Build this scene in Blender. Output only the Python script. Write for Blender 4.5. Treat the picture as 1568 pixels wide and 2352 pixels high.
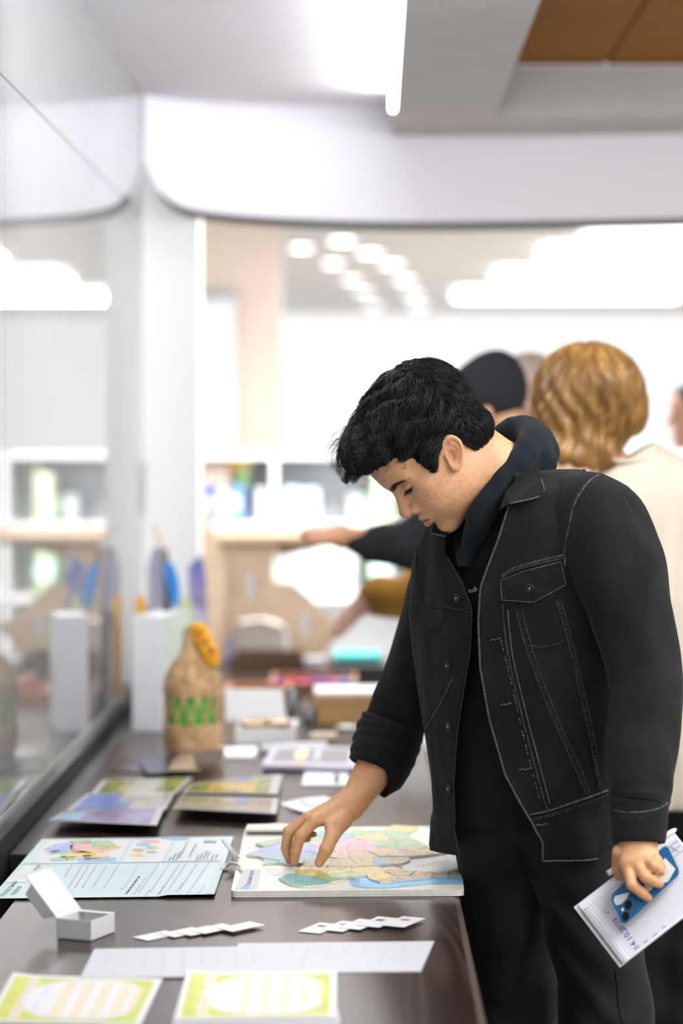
import bpy, bmesh, math, random
import numpy as np
from mathutils import Vector, Matrix, noise
from mathutils.bvhtree import BVHTree

for _o in list(bpy.data.objects):
    bpy.data.objects.remove(_o, do_unlink=True)
SC = bpy.context.scene
COL = SC.collection
random.seed(7)
RNG = np.random.default_rng(7)

# ------------------------------------------------------------------ camera
F = 85.0 / 36.0 * 2352.0            # focal length in pixels of the 1568 x 2352 frame
CX, CY, CZ = 840.0, 1020.0, 1.55    # where the optical axis meets the frame, eye height
cam_data = bpy.data.cameras.new('camera')
cam_data.lens = 85.0
cam_data.sensor_width = 36.0
cam_data.sensor_fit = 'AUTO'
cam_data.shift_x = -(CX - 784.0) / 2352.0
cam_data.shift_y = (CY - 1176.0) / 2352.0
cam_data.clip_start = 0.1
cam_data.clip_end = 200.0
cam_data.dof.use_dof = True
cam_data.dof.focus_distance = 4.30
cam_data.dof.aperture_fstop = 1.8
cam = bpy.data.objects.new('camera', cam_data)
cam.location = (0, 0, CZ)
cam.rotation_euler = (math.pi / 2, 0, 0)
COL.objects.link(cam)
SC.camera = cam

# ------------------------------------------------------------------ world, exposure, large lights
SC.view_settings.view_transform = 'Standard'
SC.view_settings.look = 'None'
SC.view_settings.gamma = 1.0
SC.view_settings.use_curve_mapping = False
SC.view_settings.exposure = 0.56
SC.cycles.max_bounces = 5
SC.cycles.diffuse_bounces = 2
SC.cycles.glossy_bounces = 2
SC.cycles.transmission_bounces = 5
SC.cycles.caustics_reflective = False
SC.cycles.caustics_refractive = False
SC.cycles.use_adaptive_sampling = True
SC.cycles.adaptive_threshold = 0.035
world = bpy.data.worlds.new('hall_daylight')
SC.world = world
world.use_nodes = True
_bg = world.node_tree.nodes['Background']
_bg.inputs[0].default_value = (0.93, 0.96, 1.0, 1)
_bg.inputs[1].default_value = 1.12


def area(name, loc, size, power, color=(1, 1, 1), rot=(0, 0, 0), parent=None):
    d = bpy.data.lights.new(name, 'AREA')
    d.shape = 'RECTANGLE'
    d.size, d.size_y = size
    d.energy = power
    d.color = color
    o = bpy.data.objects.new(name, d)
    o.location = loc
    o.rotation_euler = rot
    COL.objects.link(o)
    if parent:
        o.parent = parent
    return o


def spot(name, loc, aim, power, angle=115):
    d = bpy.data.lights.new(name, 'SPOT')
    d.energy = power
    d.spot_size = math.radians(angle)
    d.spot_blend = 1.0
    d.shadow_soft_size = 0.10
    o = bpy.data.objects.new(name, d)
    o.location = loc
    o.rotation_euler = (Vector(aim) - Vector(loc)).to_track_quat('-Z', 'Y').to_euler()
    COL.objects.link(o)
    return o


# spots added out of view under the ceiling to brighten the end of the aisle (their housings are built with the ceiling)
FILL_SPOTS = [((-0.32, 4.4, 2.50), (-0.35, 8.0, 1.9)), ((0.25, 4.3, 2.42), (0.2, 8.0, 2.1)), ((1.15, 4.3, 2.42), (1.1, 8.0, 2.2))]
for _l, _a in FILL_SPOTS:
    spot('fill_spot_light', _l, _a, 40)

# light of the ceiling fittings over the aisle (the fittings themselves are built with the ceiling)
area('aisle_lamp_light', (1.55, 3.3, 2.53), (1.0, 2.6), 30, (1.0, 0.985, 0.96))
area('aisle_lamp_light', (1.3, 0.9, 2.53), (1.2, 1.2), 8, (1.0, 0.985, 0.96))
area('aisle_lamp_light', (-0.30, 4.2, 2.62), (0.30, 3.2), 5, (0.97, 0.97, 1.0))  # added over the left side, out of view, to wash the fascia
area('hall_fill_light', (0.4, 9.6, 2.93), (2.6, 1.8), 230, (1, 1, 1))  # added unseen behind the fascia to brighten bookcase and plywood stand


# ------------------------------------------------------------------ helpers
def P(u, v, Y):
    """world point at depth Y that the frame shows at pixel (u, v)"""
    return np.array(((u - CX) * Y / F, Y, CZ - (v - CY) * Y / F))


TZ = 0.75


def T(u, v, z=TZ):
    """point on a horizontal plane of height z"""
    Y = (CZ - z) * F / (v - CY)
    return np.array(((u - CX) * Y / F, Y, z))


def proj(p):
    p = np.asarray(p, float)
    return np.stack((CX + p[..., 0] * F / p[..., 1], CY - (p[..., 2] - CZ) * F / p[..., 1]), -1)


def tag(o, label=None, cat=None, group=None, kind=None):
    if label:
        o['label'] = label
    if cat:
        o['category'] = cat
    if group:
        o['group'] = group
    if kind:
        o['kind'] = kind
    return o


def empty(name, loc=(0, 0, 0)):
    o = bpy.data.objects.new(name, None)
    o.location = loc
    o.empty_display_size = 0.05
    COL.objects.link(o)
    return o


def mesh_obj(name, verts, faces, mat=None, parent=None, smooth=False, fmats=None):
    me = bpy.data.meshes.new(name)
    me.from_pydata([tuple(map(float, v)) for v in verts], [], [tuple(map(int, f)) for f in faces])
    me.update()
    if mat is not None:
        for m in (mat if isinstance(mat, (list, tuple)) else [mat]):
            me.materials.append(m)
    if fmats is not None:
        me.polygons.foreach_set('material_index', np.asarray(fmats, np.int32))
    if smooth:
        me.polygons.foreach_set('use_smooth', np.ones(len(me.polygons), bool))
    o = bpy.data.objects.new(name, me)
    COL.objects.link(o)
    if parent is not None:
        o.parent = parent
        o.matrix_parent_inverse = Matrix.Translation(-Vector(parent.location))
    return o


class MB:
    """collects polygons for one mesh"""

    def __init__(self):
        self.v, self.f, self.m = [], [], []

    def add(self, verts, faces, mi=0):
        b = len(self.v)
        self.v.extend([tuple(map(float, x)) for x in verts])
        self.f.extend([tuple(b + int(i) for i in f) for f in faces])
        self.m.extend([mi] * len(faces))
        return self

    def box(self, lo, hi, mi=0):
        x0, y0, z0 = lo
        x1, y1, z1 = hi
        return self.add([(x0, y0, z0), (x1, y0, z0), (x1, y1, z0), (x0, y1, z0), (x0, y0, z1), (x1, y0, z1), (x1, y1, z1), (x0, y1, z1)],
                        [(3, 2, 1, 0), (4, 5, 6, 7), (0, 1, 5, 4), (1, 2, 6, 5), (2, 3, 7, 6), (3, 0, 4, 7)], mi)

    def obox(self, o, a, b, c, mi=0):
        """box from corner o along three edge vectors"""
        o, a, b, c = (np.asarray(x, float) for x in (o, a, b, c))
        vs = [o, o + a, o + a + b, o + b, o + c, o + a + c, o + a + b + c, o + b + c]
        return self.add(vs, [(3, 2, 1, 0), (4, 5, 6, 7), (0, 1, 5, 4), (1, 2, 6, 5), (2, 3, 7, 6), (3, 0, 4, 7)], mi)

    def prism(self, poly, vec, mi=0, mi_side=None, mi_bot=None):
        """polygon (3d points) extruded by vec; poly is the bottom"""
        n = len(poly)
        poly = [np.asarray(p, float) for p in poly]
        vec = np.asarray(vec, float)
        self.add([p + vec for p in poly], [tuple(range(n))], mi)
        self.add(poly, [tuple(range(n))[::-1]], mi if mi_bot is None else mi_bot)
        b = poly + [p + vec for p in poly]
        self.add(b, [(i, (i + 1) % n, n + (i + 1) % n, n + i) for i in range(n)], mi if mi_side is None else mi_side)
        return self

    def tube(self, pts, r, n=6, mi=0, closed=False, caps=True):
        pts = [np.asarray(p, float) for p in pts]
        m = len(pts)
        rs = r if hasattr(r, '__len__') else [r] * m
        vs, fs = [], []
        ref = None
        for i, p in enumerate(pts):
            a = pts[(i - 1) % m] if (closed or i > 0) else p
            b = pts[(i + 1) % m] if (closed or i < m - 1) else p
            t = b - a
            t = t / (np.linalg.norm(t) + 1e-12)
            if ref is None:
                ref = np.array((0, 0, 1.0)) if abs(t[2]) < 0.9 else np.array((1.0, 0, 0))
            x = ref - t * np.dot(ref, t)
            x /= np.linalg.norm(x) + 1e-12
            y = np.cross(t, x)
            ref = x
            for k in range(n):
                an = 2 * math.pi * k / n
                vs.append(p + rs[i] * (math.cos(an) * x + math.sin(an) * y))
        for i in range(m if closed else m - 1):
            j = (i + 1) % m
            for k in range(n):
                l = (k + 1) % n
                fs.append((i * n + k, i * n + l, j * n + l, j * n + k))
        if caps and not closed:
            fs.append(tuple(range(n))[::-1])
            fs.append(tuple((m - 1) * n + k for k in range(n)))
        return self.add(vs, fs, mi)

    def lathe(self, prof, c, n=28, mi=0, cap=True):
        """profile of (r, z) turned about the vertical through c"""
        vs, fs = [], []
        for r, z in prof:
            for k in range(n):
                a = 2 * math.pi * k / n
                vs.append((c[0] + r * math.cos(a), c[1] + r * math.sin(a), c[2] + z))
        for i in range(len(prof) - 1):
            for k in range(n):
                l = (k + 1) % n
                fs.append((i * n + k, i * n + l, (i + 1) * n + l, (i + 1) * n + k))
        if cap:
            fs.append(tuple(range(n))[::-1])
            fs.append(tuple((len(prof) - 1) * n + k for k in range(n)))
        return self.add(vs, fs, mi)

    def ball(self, c, r, seg=14, rings=9, mi=0):
        r = np.asarray(r, float) * np.ones(3)
        vs, fs = [], []
        for i in range(rings + 1):
            th = math.pi * i / rings
            for k in range(seg):
                a = 2 * math.pi * k / seg
                vs.append((c[0] + r[0] * math.sin(th) * math.cos(a), c[1] + r[1] * math.sin(th) * math.sin(a), c[2] + r[2] * math.cos(th)))
        for i in range(rings):
            for k in range(seg):
                l = (k + 1) % seg
                fs.append((i * seg + k, (i + 1) * seg + k, (i + 1) * seg + l, i * seg + l))
        return self.add(vs, fs, mi)

    def build(self, name, mat, parent=None, smooth=False, bevel=0.0):
        o = mesh_obj(name, self.v, self.f, mat, parent, smooth, self.m)
        if bevel:
            md = o.modifiers.new('bevel', 'BEVEL')
            md.width = bevel
            md.segments = 2
            md.limit_method = 'ANGLE'
            md.angle_limit = math.radians(40)
        return o


def smooth_path(pts, n=8):
    """Catmull-Rom through points of any dimension"""
    p = np.asarray(pts, float)
    q = np.vstack((2 * p[0] - p[1], p, 2 * p[-1] - p[-2]))
    out = []
    for i in range(1, len(q) - 2):
        for k in range(n):
            t = k / n
            a, b, c, d = q[i - 1], q[i], q[i + 1], q[i + 2]
            out.append(0.5 * (2 * b + (c - a) * t + (2 * a - 5 * b + 4 * c - d) * t * t + (3 * b - a - 3 * c + d) * t ** 3))
    out.append(p[-1])
    return np.array(out)


# ------------------------------------------------------------------ materials
def _nt(name):
    m = bpy.data.materials.new(name)
    m.use_nodes = True
    nt = m.node_tree
    return m, nt, nt.nodes['Principled BSDF']


def lk(nt, a, b):
    nt.links.new(a, b)


def setp(b, **kw):
    for k, v in kw.items():
        k = k.replace('_', ' ')
        if k in b.inputs:
            if k in ('Base Color', 'Emission Color', 'Sheen Tint', 'Specular Tint') and len(v) == 3:
                v = (*v, 1)
            b.inputs[k].default_value = v


def mat(name, col, rough=0.5, bump=0.0, bscale=200.0, var=0.0, vscale=8.0, **kw):
    """plain painted / paper / metal surface with a little procedural variation"""
    m, nt, b = _nt(name)
    setp(b, Base_Color=col, Roughness=rough, **kw)
    tc = None
    if var or bump:
        tc = nt.nodes.new('ShaderNodeTexCoord')
    if var:
        n = nt.nodes.new('ShaderNodeTexNoise')
        n.inputs['Scale'].default_value = vscale
        n.inputs['Detail'].default_value = 4
        lk(nt, tc.outputs['Object'], n.inputs['Vector'])
        r = nt.nodes.new('ShaderNodeValToRGB')
        r.color_ramp.elements[0].position = 0.3
        r.color_ramp.elements[1].position = 0.7
        r.color_ramp.elements[0].color = (*[c * (1 - var) for c in col], 1)
        r.color_ramp.elements[1].color = (*[min(1, c * (1 + var)) for c in col], 1)
        lk(nt, n.outputs['Fac'], r.inputs['Fac'])
        lk(nt, r.outputs['Color'], b.inputs['Base Color'])
    if bump:
        n = nt.nodes.new('ShaderNodeTexNoise')
        n.inputs['Scale'].default_value = bscale
        n.inputs['Detail'].default_value = 3
        lk(nt, tc.outputs['Object'], n.inputs['Vector'])
        bm = nt.nodes.new('ShaderNodeBump')
        bm.inputs['Strength'].default_value = bump
        bm.inputs['Distance'].default_value = 0.002
        lk(nt, n.outputs['Fac'], bm.inputs['Height'])
        lk(nt, bm.outputs['Normal'], b.inputs['Normal'])
    return m


def emit(name, col, s):
    m, nt, b = _nt(name)
    setp(b, Base_Color=(0.3, 0.3, 0.3), Emission_Color=col, Emission_Strength=s)
    return m


def noise_ramp(name, stops, scale=8.0, detail=3.0, rough=0.5, stretch=(1, 1, 1), kind='noise', distort=0.0, rot=(0, 0, 0), bump=0.0, **kw):
    """noise or voronoi through a colour ramp: prints, wood, woven things"""
    m, nt, b = _nt(name)
    setp(b, Roughness=rough, **kw)
    tc = nt.nodes.new('ShaderNodeTexCoord')
    mp = nt.nodes.new('ShaderNodeMapping')
    mp.inputs['Scale'].default_value = stretch
    mp.inputs['Rotation'].default_value = rot
    lk(nt, tc.outputs['Object'], mp.inputs['Vector'])
    if kind == 'noise':
        n = nt.nodes.new('ShaderNodeTexNoise')
        n.inputs['Scale'].default_value = scale
        n.inputs['Detail'].default_value = detail
        n.inputs['Distortion'].default_value = distort
        out = n.outputs['Fac']
    elif kind == 'cells':
        n = nt.nodes.new('ShaderNodeTexVoronoi')
        n.inputs['Scale'].default_value = scale
        sp = nt.nodes.new('ShaderNodeSeparateColor')
        lk(nt, n.outputs['Color'], sp.inputs[0])
        out = sp.outputs[0]
    else:
        n = nt.nodes.new('ShaderNodeTexWave')
        n.inputs['Scale'].default_value = scale
        n.inputs['Distortion'].default_value = distort
        n.inputs['Detail'].default_value = detail
        out = n.outputs['Fac']
    lk(nt, mp.outputs['Vector'], n.inputs['Vector'])
    r = nt.nodes.new('ShaderNodeValToRGB')
    el = r.color_ramp.elements
    while len(el) < len(stops):
        el.new(0.5)
    for e, (p, c) in zip(el, stops):
        e.position = p
        e.color = (*c, 1)
    lk(nt, out, r.inputs['Fac'])
    lk(nt, r.outputs['Color'], b.inputs['Base Color'])
    if bump:
        bm = nt.nodes.new('ShaderNodeBump')
        bm.inputs['Strength'].default_value = bump
        bm.inputs['Distance'].default_value = 0.003
        lk(nt, out, bm.inputs['Height'])
        lk(nt, bm.outputs['Normal'], b.inputs['Normal'])
    return m


M = {}
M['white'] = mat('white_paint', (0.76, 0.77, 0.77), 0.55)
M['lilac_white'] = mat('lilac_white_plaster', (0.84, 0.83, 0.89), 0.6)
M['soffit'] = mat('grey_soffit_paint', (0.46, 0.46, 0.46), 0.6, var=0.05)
M['black'] = mat('black_rubber', (0.008, 0.008, 0.008), 0.6)
M['paper'] = mat('white_paper', (0.56, 0.56, 0.59), 0.5)
M['card'] = mat('white_card', (0.70, 0.70, 0.71), 0.45)
M['floor'] = mat('grey_floor', (0.34, 0.30, 0.26), 0.35, var=0.1, vscale=2)
M['steel'] = mat('brushed_frame', (0.20, 0.21, 0.21), 0.38, Metallic=0.7, var=0.1, vscale=3)
M['ink'] = mat('grey_ink', (0.12, 0.12, 0.17), 0.6)
M['ink_light'] = mat('pale_ink', (0.42, 0.42, 0.55), 0.6)
M['ink_blue'] = mat('blue_ink', (0.08, 0.08, 0.42), 0.5)
M['ink_green'] = mat('green_ink', (0.03, 0.16, 0.05), 0.5)


# table veneer: dark wenge with fine cathedral grain
def table_mat():
    m, nt, b = _nt('dark_wenge_veneer')
    setp(b, Roughness=0.24, IOR=1.35)
    tc = nt.nodes.new('ShaderNodeTexCoord')
    mp = nt.nodes.new('ShaderNodeMapping')
    mp.inputs['Scale'].default_value = (1.0, 0.10, 1.0)
    lk(nt, tc.outputs['Object'], mp.inputs['Vector'])
    n = nt.nodes.new('ShaderNodeTexNoise')
    n.inputs['Scale'].default_value = 5.0
    n.inputs['Detail'].default_value = 1.0
    lk(nt, mp.outputs['Vector'], n.inputs['Vector'])
    mul = nt.nodes.new('ShaderNodeMath')
    mul.operation = 'MULTIPLY'
    mul.inputs[1].default_value = 46.0
    lk(nt, n.outputs['Fac'], mul.inputs[0])
    fr = nt.nodes.new('ShaderNodeMath')
    fr.operation = 'PINGPONG'
    fr.inputs[1].default_value = 0.5
    lk(nt, mul.outputs[0], fr.inputs[0])
    r = nt.nodes.new('ShaderNodeValToRGB')
    r.color_ramp.elements[0].position = 0.0
    r.color_ramp.elements[0].color = (0.064, 0.038, 0.032, 1)
    r.color_ramp.elements[1].position = 0.34
    r.color_ramp.elements[1].color = (0.028, 0.016, 0.013, 1)
    lk(nt, fr.outputs[0], r.inputs['Fac'])
    lk(nt, r.outputs['Color'], b.inputs['Base Color'])
    rr = nt.nodes.new('ShaderNodeMapRange')
    rr.inputs[3].default_value = 0.215
    rr.inputs[4].default_value = 0.240
    lk(nt, fr.outputs[0], rr.inputs[0])
    lk(nt, rr.outputs[0], b.inputs['Roughness'])
    return m


M['table'] = table_mat()
M['table_edge'] = mat('table_edge_band', (0.10, 0.075, 0.062), 0.35)

# glossy back-painted glass of the partition
M['glass_panel'] = mat('pale_glass_panel', (0.30, 0.31, 0.31), 0.018, IOR=1.85)
M['ply'] = noise_ramp('birch_plywood', [(0.3, (0.62, 0.45, 0.29)), (0.7, (0.74, 0.57, 0.40))], 6, 3, 0.5, (1, 1, 6))
M['wood_ceiling'] = noise_ramp('orange_ceiling_wood', [(0.25, (0.24, 0.10, 0.022)), (0.75, (0.34, 0.15, 0.036))], 5, 4, 0.8, (0.6, 9, 1), Specular_IOR_Level=0.1)


# ------------------------------------------------------------------ signed-distance sculpting
def v3(*a):
    return np.array(a, np.float32)


def sd_ball(p, c, r):
    return np.linalg.norm(p - v3(*c), axis=1) - r


def sd_ell(p, c, r):
    r = v3(*r)
    q = (p - v3(*c)) / r
    k0 = np.linalg.norm(q, axis=1)
    k1 = np.linalg.norm(q / r, axis=1) + 1e-9
    return k0 * (k0 - 1.0) / k1


def sd_cap(p, a, b, ra, rb=None):
    rb = ra if rb is None else rb
    a = v3(*a)
    d = v3(*b) - a
    t = np.clip((p - a) @ d / (d @ d + 1e-12), 0, 1)
    return np.linalg.norm(p - a - t[:, None] * d, axis=1) - (ra + (rb - ra) * t)


def sd_chain(p, pts, rs, k=0.0):
    d = None
    for i in range(len(pts) - 1):
        e = sd_cap(p, pts[i], pts[i + 1], rs[i], rs[i + 1])
        d = e if d is None else (smin(d, e, k) if k else np.minimum(d, e))
    return d


def smin(a, b, k):
    h = np.maximum(k - np.abs(a - b), 0.0) / k
    return np.minimum(a, b) - h * h * k * 0.25


def smax(a, b, k):
    return -smin(-a, -b, k)


def surfnet(f, lo, hi, h, block=6):
    """naive surface nets of f (points -> distance) with block culling"""
    lo = np.asarray(lo, float)
    hi = np.asarray(hi, float)
    nb = np.ceil((hi - lo) / (h * block)).astype(int)
    n = nb * block
    c = np.stack(np.meshgrid(*[(np.arange(k) + 0.5) * block * h for k in nb], indexing='ij'), -1) + lo
    dc = f(c.reshape(-1, 3).astype(np.float32)).reshape(nb)
    near = np.abs(dc) < block * h * 1.9
    g = np.zeros(nb + 2, bool)
    for dx in (0, 1, 2):
        for dy in (0, 1, 2):
            for dz in (0, 1, 2):
                if abs(dx - 1) + abs(dy - 1) + abs(dz - 1) <= 1:
                    g[dx:dx + nb[0], dy:dy + nb[1], dz:dz + nb[2]] |= near
    near = g[1:-1, 1:-1, 1:-1]
    D = np.repeat(np.repeat(np.repeat(dc, block, 0), block, 1), block, 2).astype(np.float32)
    msk = np.repeat(np.repeat(np.repeat(near, block, 0), block, 1), block, 2)
    idx = np.argwhere(msk)
    vals = np.empty(len(idx), np.float32)
    for s in range(0, len(idx), 400000):
        vals[s:s + 400000] = f((idx[s:s + 400000] * h + lo).astype(np.float32))
    D[msk] = vals
    ins = D < 0
    nx, ny, nz = D.shape
    cs = np.zeros((nx - 1, ny - 1, nz - 1), np.int8)
    for dx in (0, 1):
        for dy in (0, 1):
            for dz in (0, 1):
                cs += ins[dx:nx - 1 + dx, dy:ny - 1 + dy, dz:nz - 1 + dz]
    act = (cs > 0) & (cs < 8)
    ci = np.argwhere(act)
    vid = -np.ones(cs.shape, np.int64)
    vid[act] = np.arange(len(ci))
    acc = np.zeros((len(ci), 3))
    cnt = np.zeros(len(ci))
    corners = [(a, b, c) for a in (0, 1) for b in (0, 1) for c in (0, 1)]
    for ca in corners:
        for ax in range(3):
            if ca[ax]:
                continue
            cb = list(ca)
            cb[ax] = 1
            A = ci + ca
            B = ci + cb
            da = D[A[:, 0], A[:, 1], A[:, 2]]
            db = D[B[:, 0], B[:, 1], B[:, 2]]
            x = (da < 0) != (db < 0)
            t = np.zeros(len(ci))
            t[x] = da[x] / (da[x] - db[x])
            pt = A + 0.0
            pt[:, ax] += t
            acc[x] += pt[x]
            cnt[x] += 1
    V = acc / cnt[:, None] * h + lo
    faces = []
    for ax in range(3):
        s0 = [slice(1, -1)] * 3
        s1 = [slice(1, -1)] * 3
        s0[ax] = slice(0, -1)
        s1[ax] = slice(1, None)
        a = ins[tuple(s0)]
        b = ins[tuple(s1)]
        for flip in (False, True):
            e = np.argwhere((a & ~b) if not flip else (~a & b))
            if not len(e):
                continue
            off = np.ones(3, int)
            off[ax] = 0
            e = e + off
            u, w = [(1, 2), (2, 0), (0, 1)][ax]
            q = []
            for (i, j) in ((0, 0), (1, 0), (1, 1), (0, 1)):
                cc = e.copy()
                cc[:, u] -= 1 - i
                cc[:, w] -= 1 - j
                q.append(vid[cc[:, 0], cc[:, 1], cc[:, 2]])
            q = np.stack(q, 1)
            if flip:
                q = q[:, ::-1]
            faces.append(q[(q >= 0).all(1)])
    return V, np.concatenate(faces)


def fast_mesh(name, V, Fq, mat_, parent=None, cols=None, attr='Col'):
    """quad mesh from arrays, smooth shaded, optional per-vertex colour"""
    me = bpy.data.meshes.new(name)
    V = np.asarray(V, np.float32)
    Fq = np.asarray(Fq, np.int32)
    me.vertices.add(len(V))
    me.vertices.foreach_set('co', V.ravel())
    k = Fq.shape[1]
    me.loops.add(Fq.size)
    me.loops.foreach_set('vertex_index', Fq.ravel())
    me.polygons.add(len(Fq))
    me.polygons.foreach_set('loop_start', np.arange(0, Fq.size, k, dtype=np.int32))
    me.polygons.foreach_set('loop_total', np.full(len(Fq), k, np.int32))
    me.update(calc_edges=True)
    me.validate()
    me.polygons.foreach_set('use_smooth', np.ones(len(me.polygons), bool))
    if cols is not None:
        a = me.color_attributes.new(attr, 'FLOAT_COLOR', 'POINT')
        c = np.ones((len(V), 4), np.float32)
        c[:, :3] = cols
        a.data.foreach_set('color', c.ravel())
    for m in (mat_ if isinstance(mat_, (list, tuple)) else [mat_]):
        me.materials.append(m)
    o = bpy.data.objects.new(name, me)
    COL.objects.link(o)
    if parent is not None:
        o.parent = parent
        o.matrix_parent_inverse = Matrix.Translation(-Vector(parent.location))
    return o


def relax(V, Fq, it=2, lam=0.5):
    """Laplacian smoothing of a quad mesh"""
    V = np.array(V, float)
    e = np.concatenate([Fq[:, [i, (i + 1) % 4]] for i in range(4)])
    for _ in range(it):
        acc = np.zeros_like(V)
        cnt = np.zeros(len(V))
        np.add.at(acc, e[:, 0], V[e[:, 1]])
        np.add.at(acc, e[:, 1], V[e[:, 0]])
        np.add.at(cnt, e[:, 0], 1)
        np.add.at(cnt, e[:, 1], 1)
        V += lam * (acc / np.maximum(cnt, 1)[:, None] - V)
    return V


def loft(rings, close=True, cap0=False, cap1=False):
    """rings: (m, n, 3) -> verts, quad faces (caps as a fan of quads through a doubled centre)"""
    R = np.asarray(rings, float)
    m, n = R.shape[:2]
    V = R.reshape(-1, 3)
    fs = []
    k = n if close else n - 1
    for i in range(m - 1):
        for j in range(k):
            l = (j + 1) % n
            fs.append((i * n + j, i * n + l, (i + 1) * n + l, (i + 1) * n + j))
    return V, fs


def text_mesh(s):
    """flat outline of a line of text: verts (x, y) with height about 1, faces"""
    cu = bpy.data.curves.new('t', 'FONT')
    cu.body = s
    cu.size = 1.0
    cu.resolution_u = 2
    o = bpy.data.objects.new('t', cu)
    COL.objects.link(o)
    bpy.context.view_layer.update()
    me = bpy.data.meshes.new_from_object(o.evaluated_get(bpy.context.evaluated_depsgraph_get()))
    v = [(x.co.x, x.co.y) for x in me.vertices]
    f = [tuple(p.vertices) for p in me.polygons]
    bpy.data.objects.remove(o, do_unlink=True)
    bpy.data.curves.remove(cu)
    bpy.data.meshes.remove(me)
    return v, f

# ================================================================== THE SETTING
def struct(name, mb, m, smooth=False, bevel=0.0, label=None):
    return tag(mb.build(name, m, None, smooth, bevel), label, None, None, 'structure')


struct('floor', MB().box((-6, -3, -0.05), (8, 29, 0)), M['floor'])

# --- partition of glossy glass along the table (X = -0.71), framed at the foot
GX = -0.71
glass_end = 7.70
pw = empty('wall_left', (GX, 5, 0))
tag(pw, kind='structure')
_seams = [1.2, 2.75, 4.76, 6.30, glass_end]
for i in range(4):
    y0, y1 = _seams[i] + 0.0015, _seams[i + 1] - 0.0015
    MB().box((GX - 0.012, y0, 0.826), (GX, y1, 2.2685)).build('glass_panel', M['glass_panel'], pw)
for y0, y1 in ((1.2, 3.9), (3.9, 5.67), (5.67, glass_end)):
    MB().box((GX - 0.012, y0 + 0.0015, 2.2715), (GX, y1 - 0.0015, 3.1)).build('glass_panel', M['glass_panel'], pw)
MB().box((GX - 0.05, 1.2, 0.775), (GX + 0.004, glass_end, 0.826)).build('foot_rail', M['steel'], pw, bevel=0.012)
MB().box((GX - 0.06, 1.2, 0.0), (GX - 0.003, glass_end, 0.775)).build('plinth', M['black'], pw)
MB().box((GX - 0.03, 1.2, 0.5), (GX - 0.0125, glass_end, 3.1)).build('backing', M['steel'], pw)

# --- white post at the end of the partition
struct('column', MB().prism([(-0.755, 8.05, 0.753), (-0.555, 8.05, 0.753), (-0.555, 8.2, 0.753), (-0.755, 8.2, 0.753)], (0, 0, 2.35)).prism([(-0.755, 8.05, 0), (-0.668, 8.05, 0), (-0.668, 8.2, 0), (-0.755, 8.2, 0)], (0, 0, 0.753)), M['white'])

# --- drop ceilings
ceil = empty('ceiling', (0, 5, 2.7))
tag(ceil, kind='structure')
MB().box((-0.9, -1, 2.66), (0.09, 8.3, 2.70)).build('plaster_field', M['lilac_white'], ceil)
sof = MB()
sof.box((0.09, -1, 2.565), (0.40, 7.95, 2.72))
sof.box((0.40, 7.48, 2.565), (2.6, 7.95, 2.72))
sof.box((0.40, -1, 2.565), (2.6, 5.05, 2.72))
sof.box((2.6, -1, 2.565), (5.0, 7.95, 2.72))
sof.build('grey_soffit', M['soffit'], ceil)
# timber in the recess, single boards with open joints
for i, (x0, x1) in enumerate(((0.40, 0.737), (0.745, 1.25), (1.258, 1.76), (1.768, 2.26), (2.268, 2.6))):
    for y0, y1 in ((5.05, 5.68), (5.684, 6.36), (6.364, 7.02), (7.024, 7.48)):
        MB().box((x0, y0, 2.722), (x1, y1, 2.735)).build('timber_panel', M['wood_ceiling'], ceil)
MB().box((0.39, 5.0, 2.737), (2.61, 7.5, 2.75)).build('recess_backing', M['steel'], ceil)
# led cove along the soffit edge
cove = MB().box((0.078, 3.2, 2.592), (0.0895, 7.55, 2.63)).build('cove_light', emit('cove_led', (0.97, 0.97, 1.0), 26.0), ceil)
# fittings of the aisle lamps
for nm, x, y, sx, sy in (('a', 1.55, 3.3, 1.04, 2.64), ('b', 1.3, 0.9, 1.24, 1.24)):
    MB().box((x - sx / 2, y - sy / 2, 2.54), (x + sx / 2, y + sy / 2, 2.5645)).build('lamp_panel', emit('lamp_diffuser', (1, 0.99, 0.97), 3.0), ceil)
MB().box((-0.46, 2.55, 2.632), (-0.14, 5.85, 2.6595)).build('lamp_panel', emit('fill_slot_glow', (0.97, 0.97, 1.0), 1.0), ceil)  # glowing slot made up for the added fascia wash

for (_l, _a) in FILL_SPOTS:  # housings made up for the added fill spots
    _d = np.array(_a, float) - np.array(_l, float)
    _d /= np.linalg.norm(_d)
    _b = np.array(_l, float) - _d * 0.012
    _zt = 2.66 if _l[0] < 0.09 else 2.565
    MB().tube([_b - _d * 0.12, _b - _d * 0.115, _b - _d * 0.01, _b], [0.030, 0.045, 0.045, 0.048], 18).build('fill_spot_head', M['white'], ceil, True)
    MB().tube([_b - _d * 0.06, (_b[0], _b[1] - 0.05, _zt)], 0.010, 8).build('fill_spot_arm', M['white'], ceil, True)

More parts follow.
